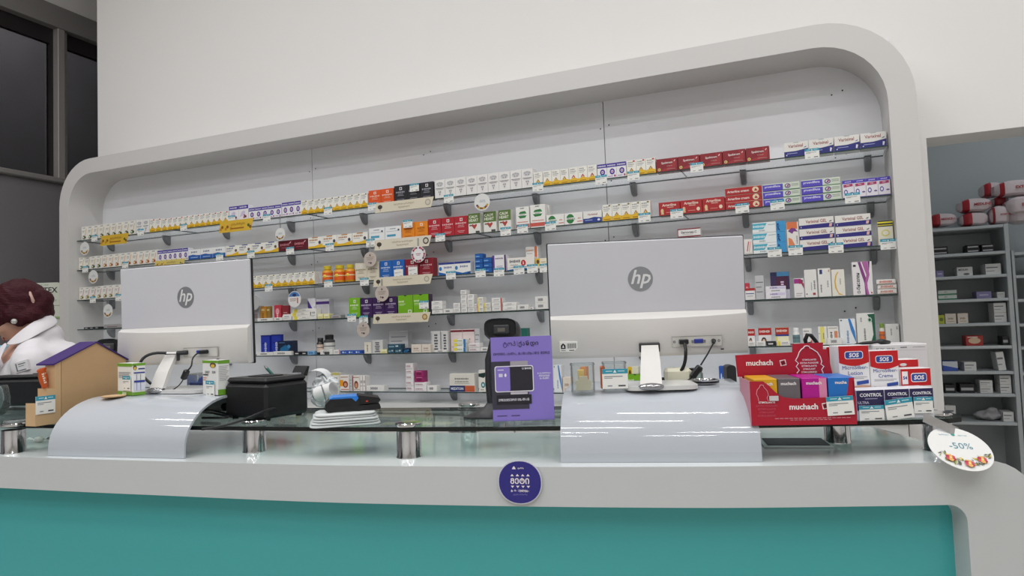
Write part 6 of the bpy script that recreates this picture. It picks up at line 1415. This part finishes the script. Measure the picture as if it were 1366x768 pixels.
P = onZ(52, 590, ZC); t = empty('wrapped_sweet', P+Vector((0, 0, .009)), .3, 'white wrapped sweet on the counter left of the left riser', 'sweet')
b = MB(); b.ball((0, 0, 0), (.016, .010, .0085), M('E8DEDA', .35, bump=.5, nscale=60), 14, 8); b.build('sweet', t)
b = MB()
for s_ in (-1, 1): b.add([(s_*.014, 0, 0), (s_*.032, -.010, .004), (s_*.034, 0, -.004), (s_*.031, .010, .004), (s_*.03, 0, .007)], [(0, 1, 2), (0, 2, 3), (0, 3, 4), (0, 4, 1)], M('F0ECEA', .3))
b.build('twisted_end', t)
# cable heap between left riser and printer
for k, (pts, r_) in enumerate((([(246, 548), (262, 541), (280, 545), (300, 540), (320, 550)], .0035), ([(250, 556), (268, 548), (288, 553), (305, 556), (300, 562), (270, 560)], .003), ([(262, 538), (275, 543), (268, 551), (285, 559), (310, 560)], .003))):
    P = [onZ(x, y, ZG) for x, y in pts]; O = P[0].copy(); Pp = [p-O+Vector((0, 0, r_+.001+.006*k*(.3+.7*((i+k) % 2)))) for i, p in enumerate(P)]
    q = []
    for i in range(len(Pp)-1): 
        for j in range(5): 
            tt = j/5; p0_, p1_, p2_, p3_ = Pp[max(i-1,0)], Pp[i], Pp[i+1], Pp[min(i+2,len(Pp)-1)]
            q.append(.5*((2*p1_)+(-p0_+p2_)*tt+(2*p0_-5*p1_+4*p2_-p3_)*tt*tt+(-p0_+3*p1_-3*p2_+p3_)*tt**3))
    q.append(Pp[-1]); b = MB(); b.tube(q, r_, BLACK if k != 1 else M('2A2A2C', .5), 8); o = b.build('black_cable', None, O); tag(o, 'black cable in the tangle between left riser and printer, %s' % ('rear one', 'front one', 'middle one')[k], 'cable', 'cable tangle by the left riser')
P = onZ(272, 552, ZG); b = MB(); b.box((0, 0, 0), (.05, .06, .022), BLACKM, .006); o = b.build('power_adapter', None, P+Vector((.0, .06, .0006)), .4); tag(o, 'black power adapter in the cable tangle beside the left riser', 'adapter')
# left end: glass bowl, small packets
P = onZ(-14, 556, ZG); t = empty('glass_bowl', P+Vector((0, .0, .0006)), 0, 'clear glass bowl at the left end of the ledge', 'bowl')
b = MB(); b.lathe([(.025, 0), (.04, .006), (.052, .03), (.055, .055), (.050, .085), (.044, .095), (.042, .095), (.048, .084), (.0525, .055), (.049, .031), (.038, .009), (0, .004)], CLEAR('DDE8E8', .12, .02, 1.0), seg=32); b.build('bowl', t)
P = onZ(14, 568, ZG); b = MB(); b.lathe([(.026, 0), (.03, .004), (.03, .010), (.026, .012), (.0, .008)], CLEAR('DDE4E4', .3, .04, 1.0), seg=24); o = b.build('glass_ashtray', None, P+Vector((-.025, .03, .0006)), 0); tag(o, 'low round clear glass dish left of the cardboard house', 'dish')
P = onZ(24, 561, ZG)
for k in range(3):
    b = MB(); b.box((0, 0, 0), (.055, .045, .0105), M('D6DADA', .5), .002); o = b.build('tissue_packet', None, P+Vector((.0+.002*k, .04, .0006+.011*k)), .15+.05*k); tag(o, 'pale folded packet, %s of the three beside the house steps' % ('bottom', 'middle', 'top')[k], 'packet', 'pale packets by the house steps')
# header display board behind the woman
A = onD(38, 500, 5.42); F = Fr(Vector((A.x, A.y, 0)), math.radians(22.74)); u1 = F.uv(84, 400)[0]; z1 = F.uv(60, 377)[1]; z0 = F.uv(60, 425)[1]
t = empty('display_stand', F.P, F.a, 'pale green floor display stand with rounded header behind the woman', 'display')
b = MB(); b.prism(rrect(0, z0, u1, z1, .05, 6, (1,1,0,0)), 0, .01, M('DCE1D2', .6)); b.build('header', t)
b = MB(); b.ptext('KOTEX', F.uv(60, 387)[0], F.uv(60, 387)[1], .050, -.0008, M('2A2A2E', .5), .2, 0, .02); b.ptext('SINCE 1920', .11, F.uv(60, 380)[1], .014, -.0008, M('8A9A7A', .5), .1); b.prect(.02, z0+.10, u1-.02, z0+.104, -.0008, M('8A9A7A', .5)); b.prect(0.001, z0, u1, z0+.014, -.0008, M('9AB87A', .5)); b.ptext('SOFT', .20, z0+.14, .016, -.0008, M('6A7A5A', .5)); b.build('header_print', t)
b = MB(); b.box((.0, -.0, 0), (u1, .30, z0-.002), M('D8DCD0', .6), .01); b.build('stand_body', t)
# pale blue binder at the left edge
P = onD(-8, 520, 3.1); b = MB(); b.box((-.06, 0, 0), (.052, .06, F.uv(0, 0)[1]*0+1.33-.75), M('8FC3DC', .4), .004); 
sp = Vector((P.x, P.y, .75)); o = b.build('blue_binder', None, sp, math.radians(22)); tag(o, 'tall light blue plastic binder at the left edge behind the woman', 'binder')
b = MB(); b.box((-.45, -.05, .0), (.35, .5, .749), M('C8C6C2', .5), .004); o = b.build('side_cabinet', None, Vector((sp.x, sp.y, 0)), math.radians(22)); tag(o, 'low beige side cabinet behind the woman carrying a blue binder', 'cabinet')
# ================================================================== STORAGE ROOM
YR = 5.05
def sx(px, z): 
    x = onY(px, 400, YR).x
    for _ in range(3): x = onY(px, proj(Vector((x, YR, z)))[1], YR).x
    return x
szs = [onY(1300, y, YR).z for y in (301.5, 336.5, 367, 398.5, 431, 461.5, 495.4, 525.2, 562.8)]
ux0, ux1 = Xop-.15, onY(1349, 400, YR).x
SHM = M('BFC4C6', .5)
t = empty('storage_rack', (ux0, YR, 0), 0, 'tall white storage shelf seen through the opening on the right', 'shelving')
b = MB()
for x in (ux0-ux0, ux1-ux0): b.box((x-.012, 0, 0), (x+.012, .34, szs[0]), SHM, .002)
b.build('side_panel', t)
b = MB(); b.box((.012, .33, .1), (ux1-ux0-.012, .34, szs[0]), SHM); b.build('back_panel', t)
for z in szs+[.1]:
    b = MB(); b.box((.0125, .002, z-.018), (ux1-ux0-.0125, .329, z), SHM, .002); b.build('shelf_board', t)
t = empty('storage_rack', (ux1+.03, YR-.5, 0), math.radians(0), 'second storage shelf at the right edge of the opening', 'shelving')
b = MB(); b.box((0, .55, 0), (.85, .84, .02), SHM); b.box((.0, .55, .02), (.014, .84, szs[1]), SHM); b.box((.836, .55, .02), (.85, .84, szs[1]), SHM); b.build('side_panel', t)
for q in range(1, 9):
    b = MB(); b.box((.0145, .55, szs[q]-.03), (.8355, .839, szs[q]-.012), SHM, .002); b.build('shelf_board', t)
SN = ['', 'highest', 'second', 'third', 'fourth', 'fifth', 'sixth', 'seventh', 'eighth']
D['st_b'] = ('222226', [('r',.08,.3,.9,.6,'B8B8BA')]); D['st_w'] = ('E2E2E0', [('r',.1,.6,.8,.7,'7A7A80'), ('r',.1,.3,.6,.36,'9A9AA0'), ('r',0,0,.05,1,'3A3A40')])
D['st_v'] = ('8A84B0', [('r',.2,.4,.8,.6,'C0BCD8')]); D['st_g'] = ('D8E0D8', [('r',0,0,1,.3,'4A8A6A'), ('t','SENI',.4,.65,.2,'5A5A60',.5)]); D['st_y'] = ('B8C03A', [('o',.5,.5,.3,.2,'6A7A2A')])
D['st_r'] = ('B83A34', [('o',.5,.5,.36,.3,'E8C8A8'), ('r',.1,.8,.7,.9,'F0E0D8')]); D['st_bl'] = ('3A5AB8', [('p',[(0,.6),(1,.3),(1,1),(0,1)],'D8DCE4')]); D['st_let'] = ('DEDEDC', [('t','MEDILAN',.4,.7,.22,'2A2A2E',.6,.02), ('o',.6,.2,.2,.12,'6A6A70')])
def stor(lv, a, b_, hpx, design, lab, lev=1, off=.04, tilt=0):
    z = szs[lv]; X0 = onY(a, 400, YR+off).x; X1 = onY(b_, 400, YR+off).x
    sc = proj(Vector((X0, YR+off, z))); X0 = onY(a, sc[1], YR+off).x; X1 = onY(b_, sc[1], YR+off).x
    X0 = max(X0, ux0+.02); X1 = min(X1, ux1-.02); 
    H = hpx*depth(Vector((X0, YR+off, z)))/FPX/lev
    me = box_mesh(design, round(X1-X0, 4), round(H-.001, 4), .12)
    for l in range(lev):
        o = link('storage_carton', me, None, (X0, YR+off, z+.0006+l*H), 0, (0, tilt, 0)); tag(o, lab+(', %s one' % ('lower', 'upper')[l] if lev == 2 else ''), 'box', 'cartons in the storage shelf')
for a in ((1,1245,1265,11,'st_b','black-edged carton at the left of the highest storage shelf',2),(1,1290,1307,11,'st_b','black-edged carton in the middle of the highest storage shelf',2),(1,1310,1326.5,11,'st_b','black-edged carton at the right of the highest storage shelf',2),
    (2,1249,1259,9,'st_v','small violet carton on the second storage shelf'),(2,1277,1298,12,'st_let','white lettered carton on the second storage shelf'),(2,1314,1336,14.5,'st_w','white dark-edged carton on the second storage shelf'),
    (3,1252,1277,13,'st_g','green-based white carton on the third storage shelf',2),(3,1303,1323,9.5,'st_v','violet carton on the third storage shelf'),(3,1330,1341,8,'st_w','pale carton right of the violet one on the third storage shelf'),
    (4,1252,1260.5,12,'st_y','yellow-green carton on the fourth storage shelf'),(4,1261.5,1276,13.5,'cream2','left cream carton on the fourth storage shelf'),(4,1278,1292,13.5,'cream2','right cream carton on the fourth storage shelf'),(4,1326,1345,26,'st_w','white carton in the right pile of the fourth storage shelf',2),
    (5,1289,1312,13.5,'st_r','red and cream carton on the fifth storage shelf'),(5,1338,1346,12,'st_b','small black carton on the fifth storage shelf'),
    (6,1258,1278,13,'st_bl','blue and white carton on the sixth storage shelf'),(6,1286,1303,12,'st_w','pale carton beside the blue one on the sixth storage shelf'),(6,1332,1343,25,'st_w','tall leaning white carton on the sixth storage shelf',1,.04,-.1),
    (7,1261,1275,11,'st_b','dark carton at the left of the seventh storage shelf'),(7,1281,1301,12,'st_b','black wide carton on the seventh storage shelf'),(7,1307,1325,17,'st_w','white carton on the seventh storage shelf',2),(7,1334,1350,24,'st_w','white carton in the right pile of the seventh storage shelf',2),
    (8,1261,1276,20,'st_w','white carton at the left of the eighth storage shelf'),(8,1338,1355,13,'st_w','white carton at the right of the eighth storage shelf')):
    stor(*a)
b = MB(); b.ball((0, 0, .03), (.075, .06, .03), WHITE); b.ball((.02, 0, .05), (.03, .03, .03), WHITE)
P = onY(1319, 561, YR+.1); o = remesh('crumpled_bag', b, .008, M('A8A6AA', .5), 1, None, Vector((P.x, P.y, szs[8]+.003)), None, lambda c: c+Vector((noise3(c, 60), noise3(c.zxy, 70), noise3(c.yzx, 55)*.4))*.008)
tag(o, 'crumpled grey bag on the eighth storage shelf', 'bag')
for k, (a, b_, h) in enumerate(((1298, 1323, 16), (1308, 1334, 30))):
    X0 = onY(a, 600, YR+.05+.1*k).x; X1 = onY(b_, 600, YR+.05+.1*k).x; b = MB(); hh = (h+14)*.0052*(.8 if k else 1); b.box((0, 0, 0), (X1-X0, .1-.002, .25+.07*(1-k)), M(('C8C4BA', 'B0ADA6')[k], .6), .003); b.prect(.01, .1, X1-X0-.01, .105, -.0005, M('6A6058', .6))
    o = b.build('storage_carton', None, (X0, YR+.05+.1*k, .1008)); tag(o, ('white carton low under the storage shelves', 'grey white taller carton low under the storage shelves')[k], 'box')
# plastic-wrapped packs on top of the rack
def pack(x0, x1, y0, y1, dy, lab, band=.3, txt=None):
    Pa = onY(x0, y1, YR+dy); Pb = onY(x1, y1, YR+dy); W_ = Pb.x-Pa.x; H_ = (y1-y0)*depth(Pa)/FPX
    t = empty('wrapped_pack', (Pa.x, YR+dy, max(Pa.z, szs[0]+.001)), 0, lab, 'pack', 'red and white wrapped packs on the storage rack')
    n = 10; vs = []; fs = []
    for i in range(n+1):
        u = i/n; e = min(1, 4*u*(1-u)+.25)**.5
        for q in range(12):
            a = 2*PI*q/12; c, s_ = math.cos(a), math.sin(a); vs.append((u*W_, .09+math.copysign(abs(c)**.5, c)*.085*e, H_/2+math.copysign(abs(s_)**.5, s_)*H_/2*e*(1+.05*math.sin(9*u+q))))
    b = MB(); body = M('D8C9CC', .3, bump=.3, nscale=30); rd = M('A82A34', .35)
    f1 = [(i*12+q, i*12+(q+1) % 12, (i+1)*12+(q+1) % 12, (i+1)*12+q) for i in range(n) for q in range(12)]
    lo = int(band*10); b.add(vs, [f for i, f in enumerate(f1) if not (1 <= i//12 < 1+lo)] + [tuple(range(11, -1, -1)), tuple(n*12+q for q in range(12))], body, True); b.build('film_wrap', t)
    b = MB(); b.add(vs, [f for i, f in enumerate(f1) if 1 <= i//12 < 1+lo], rd, True); b.build('red_band', t)
    if txt:
        b = MB(); b.ptext(txt, W_*.68, H_*.5, H_*.26, .003, rd, W_*.5, 0, .03); b.build('lettering', t)
pack(1240, 1279, 285, 302, .02, 'white and red wrapped pack at the left end, lying alone', .3, 'MEDICELL')
pack(1283, 1322, 283.5, 301.5, .02, 'wrapped pack with red end, under another, left of centre', .3)
pack(1281, 1327, 265, 283, .02, 'wrapped pack with red end, upper one left of centre', .2, 'MEDLINE')
pack(1324, 1352, 274, 299, .0, 'pinkish white wrapped pack in the right heap, lowest', .1, 'EXTERNAL')
pack(1326, 1350, 262, 275, .1, 'dark red wrapped pack in the middle of the right heap', .6)
pack(1346, 1390, 262, 286, -.04, 'wrapped pack at the right edge, middle layer', .0, 'EXTRA')
pack(1330, 1392, 241, 262, -.02, 'white wrapped pack crowning the right heap', .1, 'EXTERNAL')
pack(1312, 1342, 243, 262, .12, 'tilted wrapped pack behind the top of the right heap', .3)
pack(1350, 1392, 287, 303, -.02, 'wrapped pack at the right edge, lowest layer', .0, 'EXTRA')
# ================================================================== THE WOMAN
SK = M('C99B87', .55, noise=.03); COAT = M('DCD8DC', .7, noise=.01); HAIR = M('3A0E18', .55, noise=.35, nscale=14, spec=.18)
TD = 2.62; Pw = onD(60, 500, TD); F = Fr(Vector((Pw.x, Pw.y, 0)), math.radians(22.74))
person = empty('person', F.P, F.a, 'woman in a white coat with dark red hair in a bun, head bent', 'person')
def W3(px, py, y=0.0): u, z = F.uv(px, py); return Vector((u, y, z))
kx = TD/FPX
def limb(b, pts, rs, m=SK, seg=14):
    P = [Vector(p) for p in pts]; q = []; r = []
    for i in range(len(P)-1):
        for j in range(6): q.append(P[i].lerp(P[i+1], j/6)); r.append(rs[i]+(rs[i+1]-rs[i])*j/6)
    q.append(P[-1]); r.append(rs[-1]); b.tube(q, r, m, seg)
    b.ball(P[0], rs[0], m, 14, 8); b.ball(P[-1], rs[-1], m, 14, 8)
nt = HAIR.node_tree; tc_ = nt.nodes.new('ShaderNodeTexCoord'); mp_ = nt.nodes.new('ShaderNodeMapping'); mp_.inputs['Scale'].default_value = (18, 220, 220); nz_ = nt.nodes.new('ShaderNodeTexNoise'); nz_.inputs['Scale'].default_value = 1.0
nt.links.new(tc_.outputs['Object'], mp_.inputs[0]); nt.links.new(mp_.outputs[0], nz_.inputs['Vector']); bp_ = nt.nodes.new('ShaderNodeBump'); bp_.inputs['Strength'].default_value = .9; bp_.inputs['Distance'].default_value = .006
nt.links.new(nz_.outputs['Fac'], bp_.inputs['Height']); nt.links.new(bp_.outputs[0], nt.nodes['Principled BSDF'].inputs['Normal'])
# head frame: facing left and down
hc = W3(25, 417); pit = math.radians(30)
Hm = Matrix.Translation(hc) @ Matrix.Rotation(math.radians(8), 4, 'Z') @ Matrix.Rotation(-pit, 4, 'Y')   # local: -x face, z crown
b = MB(); b.T = Hm
b.ball((.008, 0, .018), (.092, .073, .090), SK, 24, 16)          # cranium
b.ball((-.030, 0, -.030), (.058, .056, .066), SK, 20, 14)        # face
b.ball((-.040, 0, -.078), (.036, .038, .030), SK)                # jaw / chin
b.ball((-.066, 0, -.094), (.016, .018, .014), SK)
b.ball((-.083, 0, .014), (.018, .045, .014), SK)                 # brow
b.tube([(-.088, 0, .004), (-.100, 0, -.018), (-.106, 0, -.030)], [.007, .010, .011], SK, 10)   # nose
b.ball((-.100, .009, -.033), .008, SK, 8, 6); b.ball((-.100, -.009, -.033), .008, SK, 8, 6)
b.ball((-.088, 0, -.054), (.010, .022, .006), SK); b.ball((-.086, 0, -.064), (.010, .019, .006), SK)   # lips
for s_ in (-1, 1): b.ball((-.052, s_*.046, -.026), (.030, .018, .028), SK)     # cheeks
b.T = None
nk0 = Hm @ Vector((.035, 0, -.055)); nk1 = W3(54, 462, 0)
limb(b, [nk0, nk1], [.050, .056])
b.ball(W3(62, 496), (.10, .13, .09), SK)
# torso, arms, legs (continuous figure)
b.ball(W3(66, 545), (.12, .14, .16), SK); pel = W3(78, 620); b.ball(pel, (.13, .165, .12), SK)
limb(b, [W3(52, 490), pel], [.13, .12])
shN, shF = W3(80, 484, -.155), W3(46, 482, .155)
elN, elF = W3(92, 572, -.13), W3(34, 570, .19); wrN, wrF = W3(10, 524, -.12), W3(-28, 522, .10)
limb(b, [shN, elN, wrN], [.052, .040, .026]); limb(b, [shF, elF, wrF], [.052, .040, .026])
for (w, e, s_) in ((wrN, elN, -1), (wrF, elF, 1)):
    d = (w-e).normalized(); side = Vector((0, 1, 0)); palm = w+d*.045; b.ball(palm, (.042, .036, .014), SK, 14, 8); limb(b, [w, palm], [.024, .018])
    for q in range(4):
        o0 = palm+d*.03+side*(.026-.017*q); l = (.062, .074, .078, .066)[q if s_ > 0 else 3-q]
        limb(b, [o0, o0+d*l*.5+Vector((0, 0, .003)), o0+d*l*.95+Vector((0, 0, -.016))], [.0095, .0085, .0075], SK, 8)
    o0 = w+d*.02-side*s_*-.0+side*(.028*(-s_)); limb(b, [o0, o0+d*.03+side*(-s_)*.022, o0+d*.058+side*(-s_)*.026+Vector((0, 0, -.008))], [.012, .010, .009], SK, 8)
for s_ in (-1, 1):
    hp = pel+Vector((0, s_*.085, -.05)); kn = Vector((pel.x-.01, s_*.09, .47)); an = Vector((pel.x+.01, s_*.09, .09))
    limb(b, [hp, kn, an], [.085, .055, .038])
remesh('body', b, .0065, SK, 3, person)
# shoes
for s_ in (-1, 1):
    b = MB(); c = Vector((pel.x-.03, s_*.09, 0)); pl = [(-.13, 0), (-.11, -.035), (-.03, -.042), (.07, -.033), (.085, 0), (.07, .033), (-.03, .042), (-.11, .035)]
    vs = [(c.x+p[0], c.y+p[1], 0.001) for p in pl]+[(c.x+p[0], c.y+p[1], .03) for p in pl]+[(c.x+p[0]*.8+.012, c.y+p[1]*.8, .06) for p in pl]+[(c.x+p[0]*.35+.035, c.y+p[1]*.8, .10) for p in pl]
    b.add(vs, [(i*8+q, i*8+(q+1) % 8, (i+1)*8+(q+1) % 8, (i+1)*8+q) for i in range(3) for q in range(8)] + [tuple(range(7, -1, -1)), tuple(24+q for q in range(8))], M('E8E6E4', .5), True); b.build('shoe', person)
# trousers
b = MB()
for s_ in (-1, 1): limb(b, [pel+Vector((0, s_*.085, -.05)), Vector((pel.x-.01, s_*.09, .47)), Vector((pel.x+.01, s_*.09, .11))], [.10, .072, .060])
remesh('trousers', b, .012, M('3A3C46', .8), 2, person)
# coat
b = MB()
b.ball(W3(58, 502), (.135, .165, .13), COAT); b.ball(W3(86, 488), (.085, .14, .088), COAT, 18, 12); b.ball(W3(38, 512), (.12, .12, .10), COAT, 18, 12); b.ball(W3(62, 545), (.150, .175, .17), COAT); b.ball(pel, (.16, .19, .15), COAT)
limb(b, [W3(60, 500), W3(72, 560), pel], [.145, .15, .155], COAT)
limb(b, [pel, Vector((pel.x, 0, .62))], [.15, .17], COAT, 20)
b.ball(W3(61, 447), (.052, .074, .048), COAT)
b.ball(W3(72, 484), (.105, .185, .085), COAT, 24, 14); b.ball(W3(24, 496, -.02), (.065, .11, .085), COAT, 18, 12); limb(b, [W3(58, 462, -.05), shN+Vector((0, .0, -.005))], [.056, .066], COAT); limb(b, [W3(50, 462, .05), shF], [.050, .060], COAT)
limb(b, [shN, elN, wrN], [.068, .056, .046], COAT); limb(b, [shF, elF, wrF], [.068, .056, .046], COAT)
def wr(c):
    s_ = noise3(c, 38)*.0035 + noise3(c.yzx, 21)*.004 + noise3(c.zxy, 75)*.0012
    return c+Vector((s_*.6, s_, s_*.4))
coat_ = remesh('coat', b, .0075, COAT, 16, person, None, None, wr)
# collar and lapel as folded cloth strips
def cloth(name, rows, m=COAT, th=.004):
    n = len(rows[0]); vs = [tuple(v) for r in rows for v in r]; me = bpy.data.meshes.new(name)
    me.from_pydata(vs, [], [(i*n+j, i*n+j+1, (i+1)*n+j+1, (i+1)*n+j) for i in range(len(rows)-1) for j in range(n-1)]); me.materials.append(m)
    me.polygons.foreach_set('use_smooth', [True]*len(me.polygons)); o = link(name, me, person)
    s_ = o.modifiers.new('s', 'SOLIDIFY'); s_.thickness = th; s_.offset = 0; q = o.modifiers.new('q', 'SUBSURF'); q.levels = 2; q.render_levels = 2; return o
Y0 = -.105
cloth('collar', [[W3(63, 418, .02), W3(61, 424, -.040), W3(53, 435, -.078), W3(42, 448, -.096), W3(33, 458, -.102)],
                 [W3(71, 423, .02), W3(70, 432, -.060), W3(61, 444, -.100), W3(50, 453, -.112), W3(39, 459, -.112)],
                 [W3(76, 432, .02), W3(75, 442, -.078), W3(66, 453, -.116), W3(54, 458, -.124), W3(44, 458, -.12)]])
cloth('lapel', [[W3(36, 452, -.110), W3(24, 472, -.124), W3(10, 496, -.130), W3(0, 520, -.13)],
                [W3(42, 458, -.122), W3(34, 478, -.150), W3(20, 500, -.160), W3(8, 522, -.16)],
                [W3(38, 463, -.128), W3(42, 480, -.160), W3(26, 504, -.172), W3(10, 524, -.17)]])
# breast pocket with printed emblem
from mathutils.bvhtree import BVHTree
bv = BVHTree.FromPolygons([v.co for v in coat_.data.vertices], [tuple(p.vertices) for p in coat_.data.polygons])
def to_loc(v): return Vector((v.dot(F.x), v.dot(F.y), v.z))
hit = bv.ray_cast(to_loc(CAM-F.P), to_loc(ray(29, 488)).normalized())[0] or Vector((0, -.2, 1.2))
b = MB(); b.T = Matrix.Translation(hit+Vector((0, -.005, 0))) @ Matrix.Rotation(-.25, 4, 'Y')
b.box((-.022, 0, -.020), (.024, .014, .018), COAT, .001)
ink = M('5A5A62', .6); b.prect(-.017, -.014, -.013, .012, -.0006, ink); b.prect(-.017, -.016, .016, -.013, -.0006, ink); b.prect(-.008, .006, .018, .009, -.0006, ink); b.prect(-.008, -.001, .012, .001, -.0006, ink); b.build('chest_pocket', person)
# hair
b = MB(); b.T = Hm
b.ball((.024, 0, .030), (.094, .084, .094), HAIR, 24, 16); b.ball((-.040, 0, .058), (.062, .072, .052), HAIR, 20, 12); b.ball((-.068, 0, .034), (.038, .062, .042), HAIR)
b.ball((.055, 0, -.030), (.060, .068, .050), HAIR)
for s_ in (-1, 1):
    b.ball((-.030, s_*.058, .020), (.058, .024, .050), HAIR); b.ball((.028, s_*.062, -.012), (.042, .022, .048), HAIR); b.ball((-.062, s_*.050, -.002), (.022, .020, .040), HAIR)
    b.tube([Vector((-.012, s_*.070, .0)), Vector((-.012, s_*.074, -.03)), Vector((-.004, s_*.070, -.052))], [.014, .009, .003], HAIR, 8)
b.T = None
b.ball(W3(50, 420, -.035), (.045, .040, .034), HAIR, 14, 10); b.ball(W3(42, 424, -.062), (.030, .020, .034), HAIR, 14, 10); b.ball(W3(34, 419, -.078), (.026, .016, .026), HAIR, 14, 10); b.ball(W3(48, 424, .03), (.045, .035, .030), HAIR, 14, 10)
bc = W3(57, 402, .0); 
n = 14
for q in range(n):
    a = 2*PI*q/n; c = bc+Vector((.016*math.cos(a)*1.0, .012*math.sin(a*2)*.3, .028*math.sin(a))); b.ball(c, (.020, .032, .020), HAIR, 10, 8)
limb(b, [W3(38, 408), bc], [.045, .020], HAIR)
def hw(c):
    q = c-hc; s_ = math.sin((q.z*1.0+q.x*.5)*170+math.sin(q.x*60)*1.5)*.0016 + noise3(c, 90)*.001; return c+q.normalized()*s_
remesh('hair', b, .0055, HAIR, 3, person, None, None, hw)
b = MB(); cc = bc+Vector((-.012, -.040, .012)); b.tube([cc+Vector((-.014, .004, .030)), cc+Vector((-.004, -.004, .012)), cc+Vector((.004, -.002, -.010)), cc+Vector((.002, .004, -.026))], [.004, .006, .006, .003], M('C8A49A', .4), 8); b.build('hair_clip', person)
# ear, earring, eyes, lips, brows
b = MB(); b.T = Hm
for s_ in (-1, 1):
    b.ball((.010, s_*.078, -.014), (.017, .008, .030), SK, 14, 10); b.ball((.008, s_*.084, -.012), (.009, .004, .018), M('B08270', .6), 10, 8)
    b.build('ear', person); b = MB(); b.T = Hm
for s_ in (-1, 1):
    b = MB(); b.T = Hm; b.ball((.010, s_*.090, -.046), .0105, M('C8C4C0', .15, .4), 14, 10); b.build('earring', person)
    b = MB(); b.T = Hm; b.ball((-.078, s_*.030, -.004), .0115, M('E8E4E0', .3), 12, 8); b.build('eye', person)
    b = MB(); b.T = Hm; b.tube([(-.082, s_*.044, .010), (-.092, s_*.030, .016), (-.095, s_*.014, .013)], [.002, .0035, .0025], HAIR, 8); b.tube([(-.082, s_*.042, -.002), (-.091, s_*.030, .000), (-.090, s_*.018, -.003)], .0022, SK, 8); b.build('eyebrow', person)
b = MB(); b.T = Hm; b.tube([(-.084, -.020, -.060), (-.098, 0, -.056), (-.084, .020, -.060)], [.002, .005, .002], M('9A4A4C', .4), 8); b.tube([(-.084, -.018, -.062), (-.095, 0, -.065), (-.084, .018, -.062)], [.002, .005, .002], M('9A4A4C', .4), 8); b.build('lips', person)
for l, L_ in LABELS.items():
    if len(L_) > 1: print('DUP', l, L_[:3])
print('NB', NB)
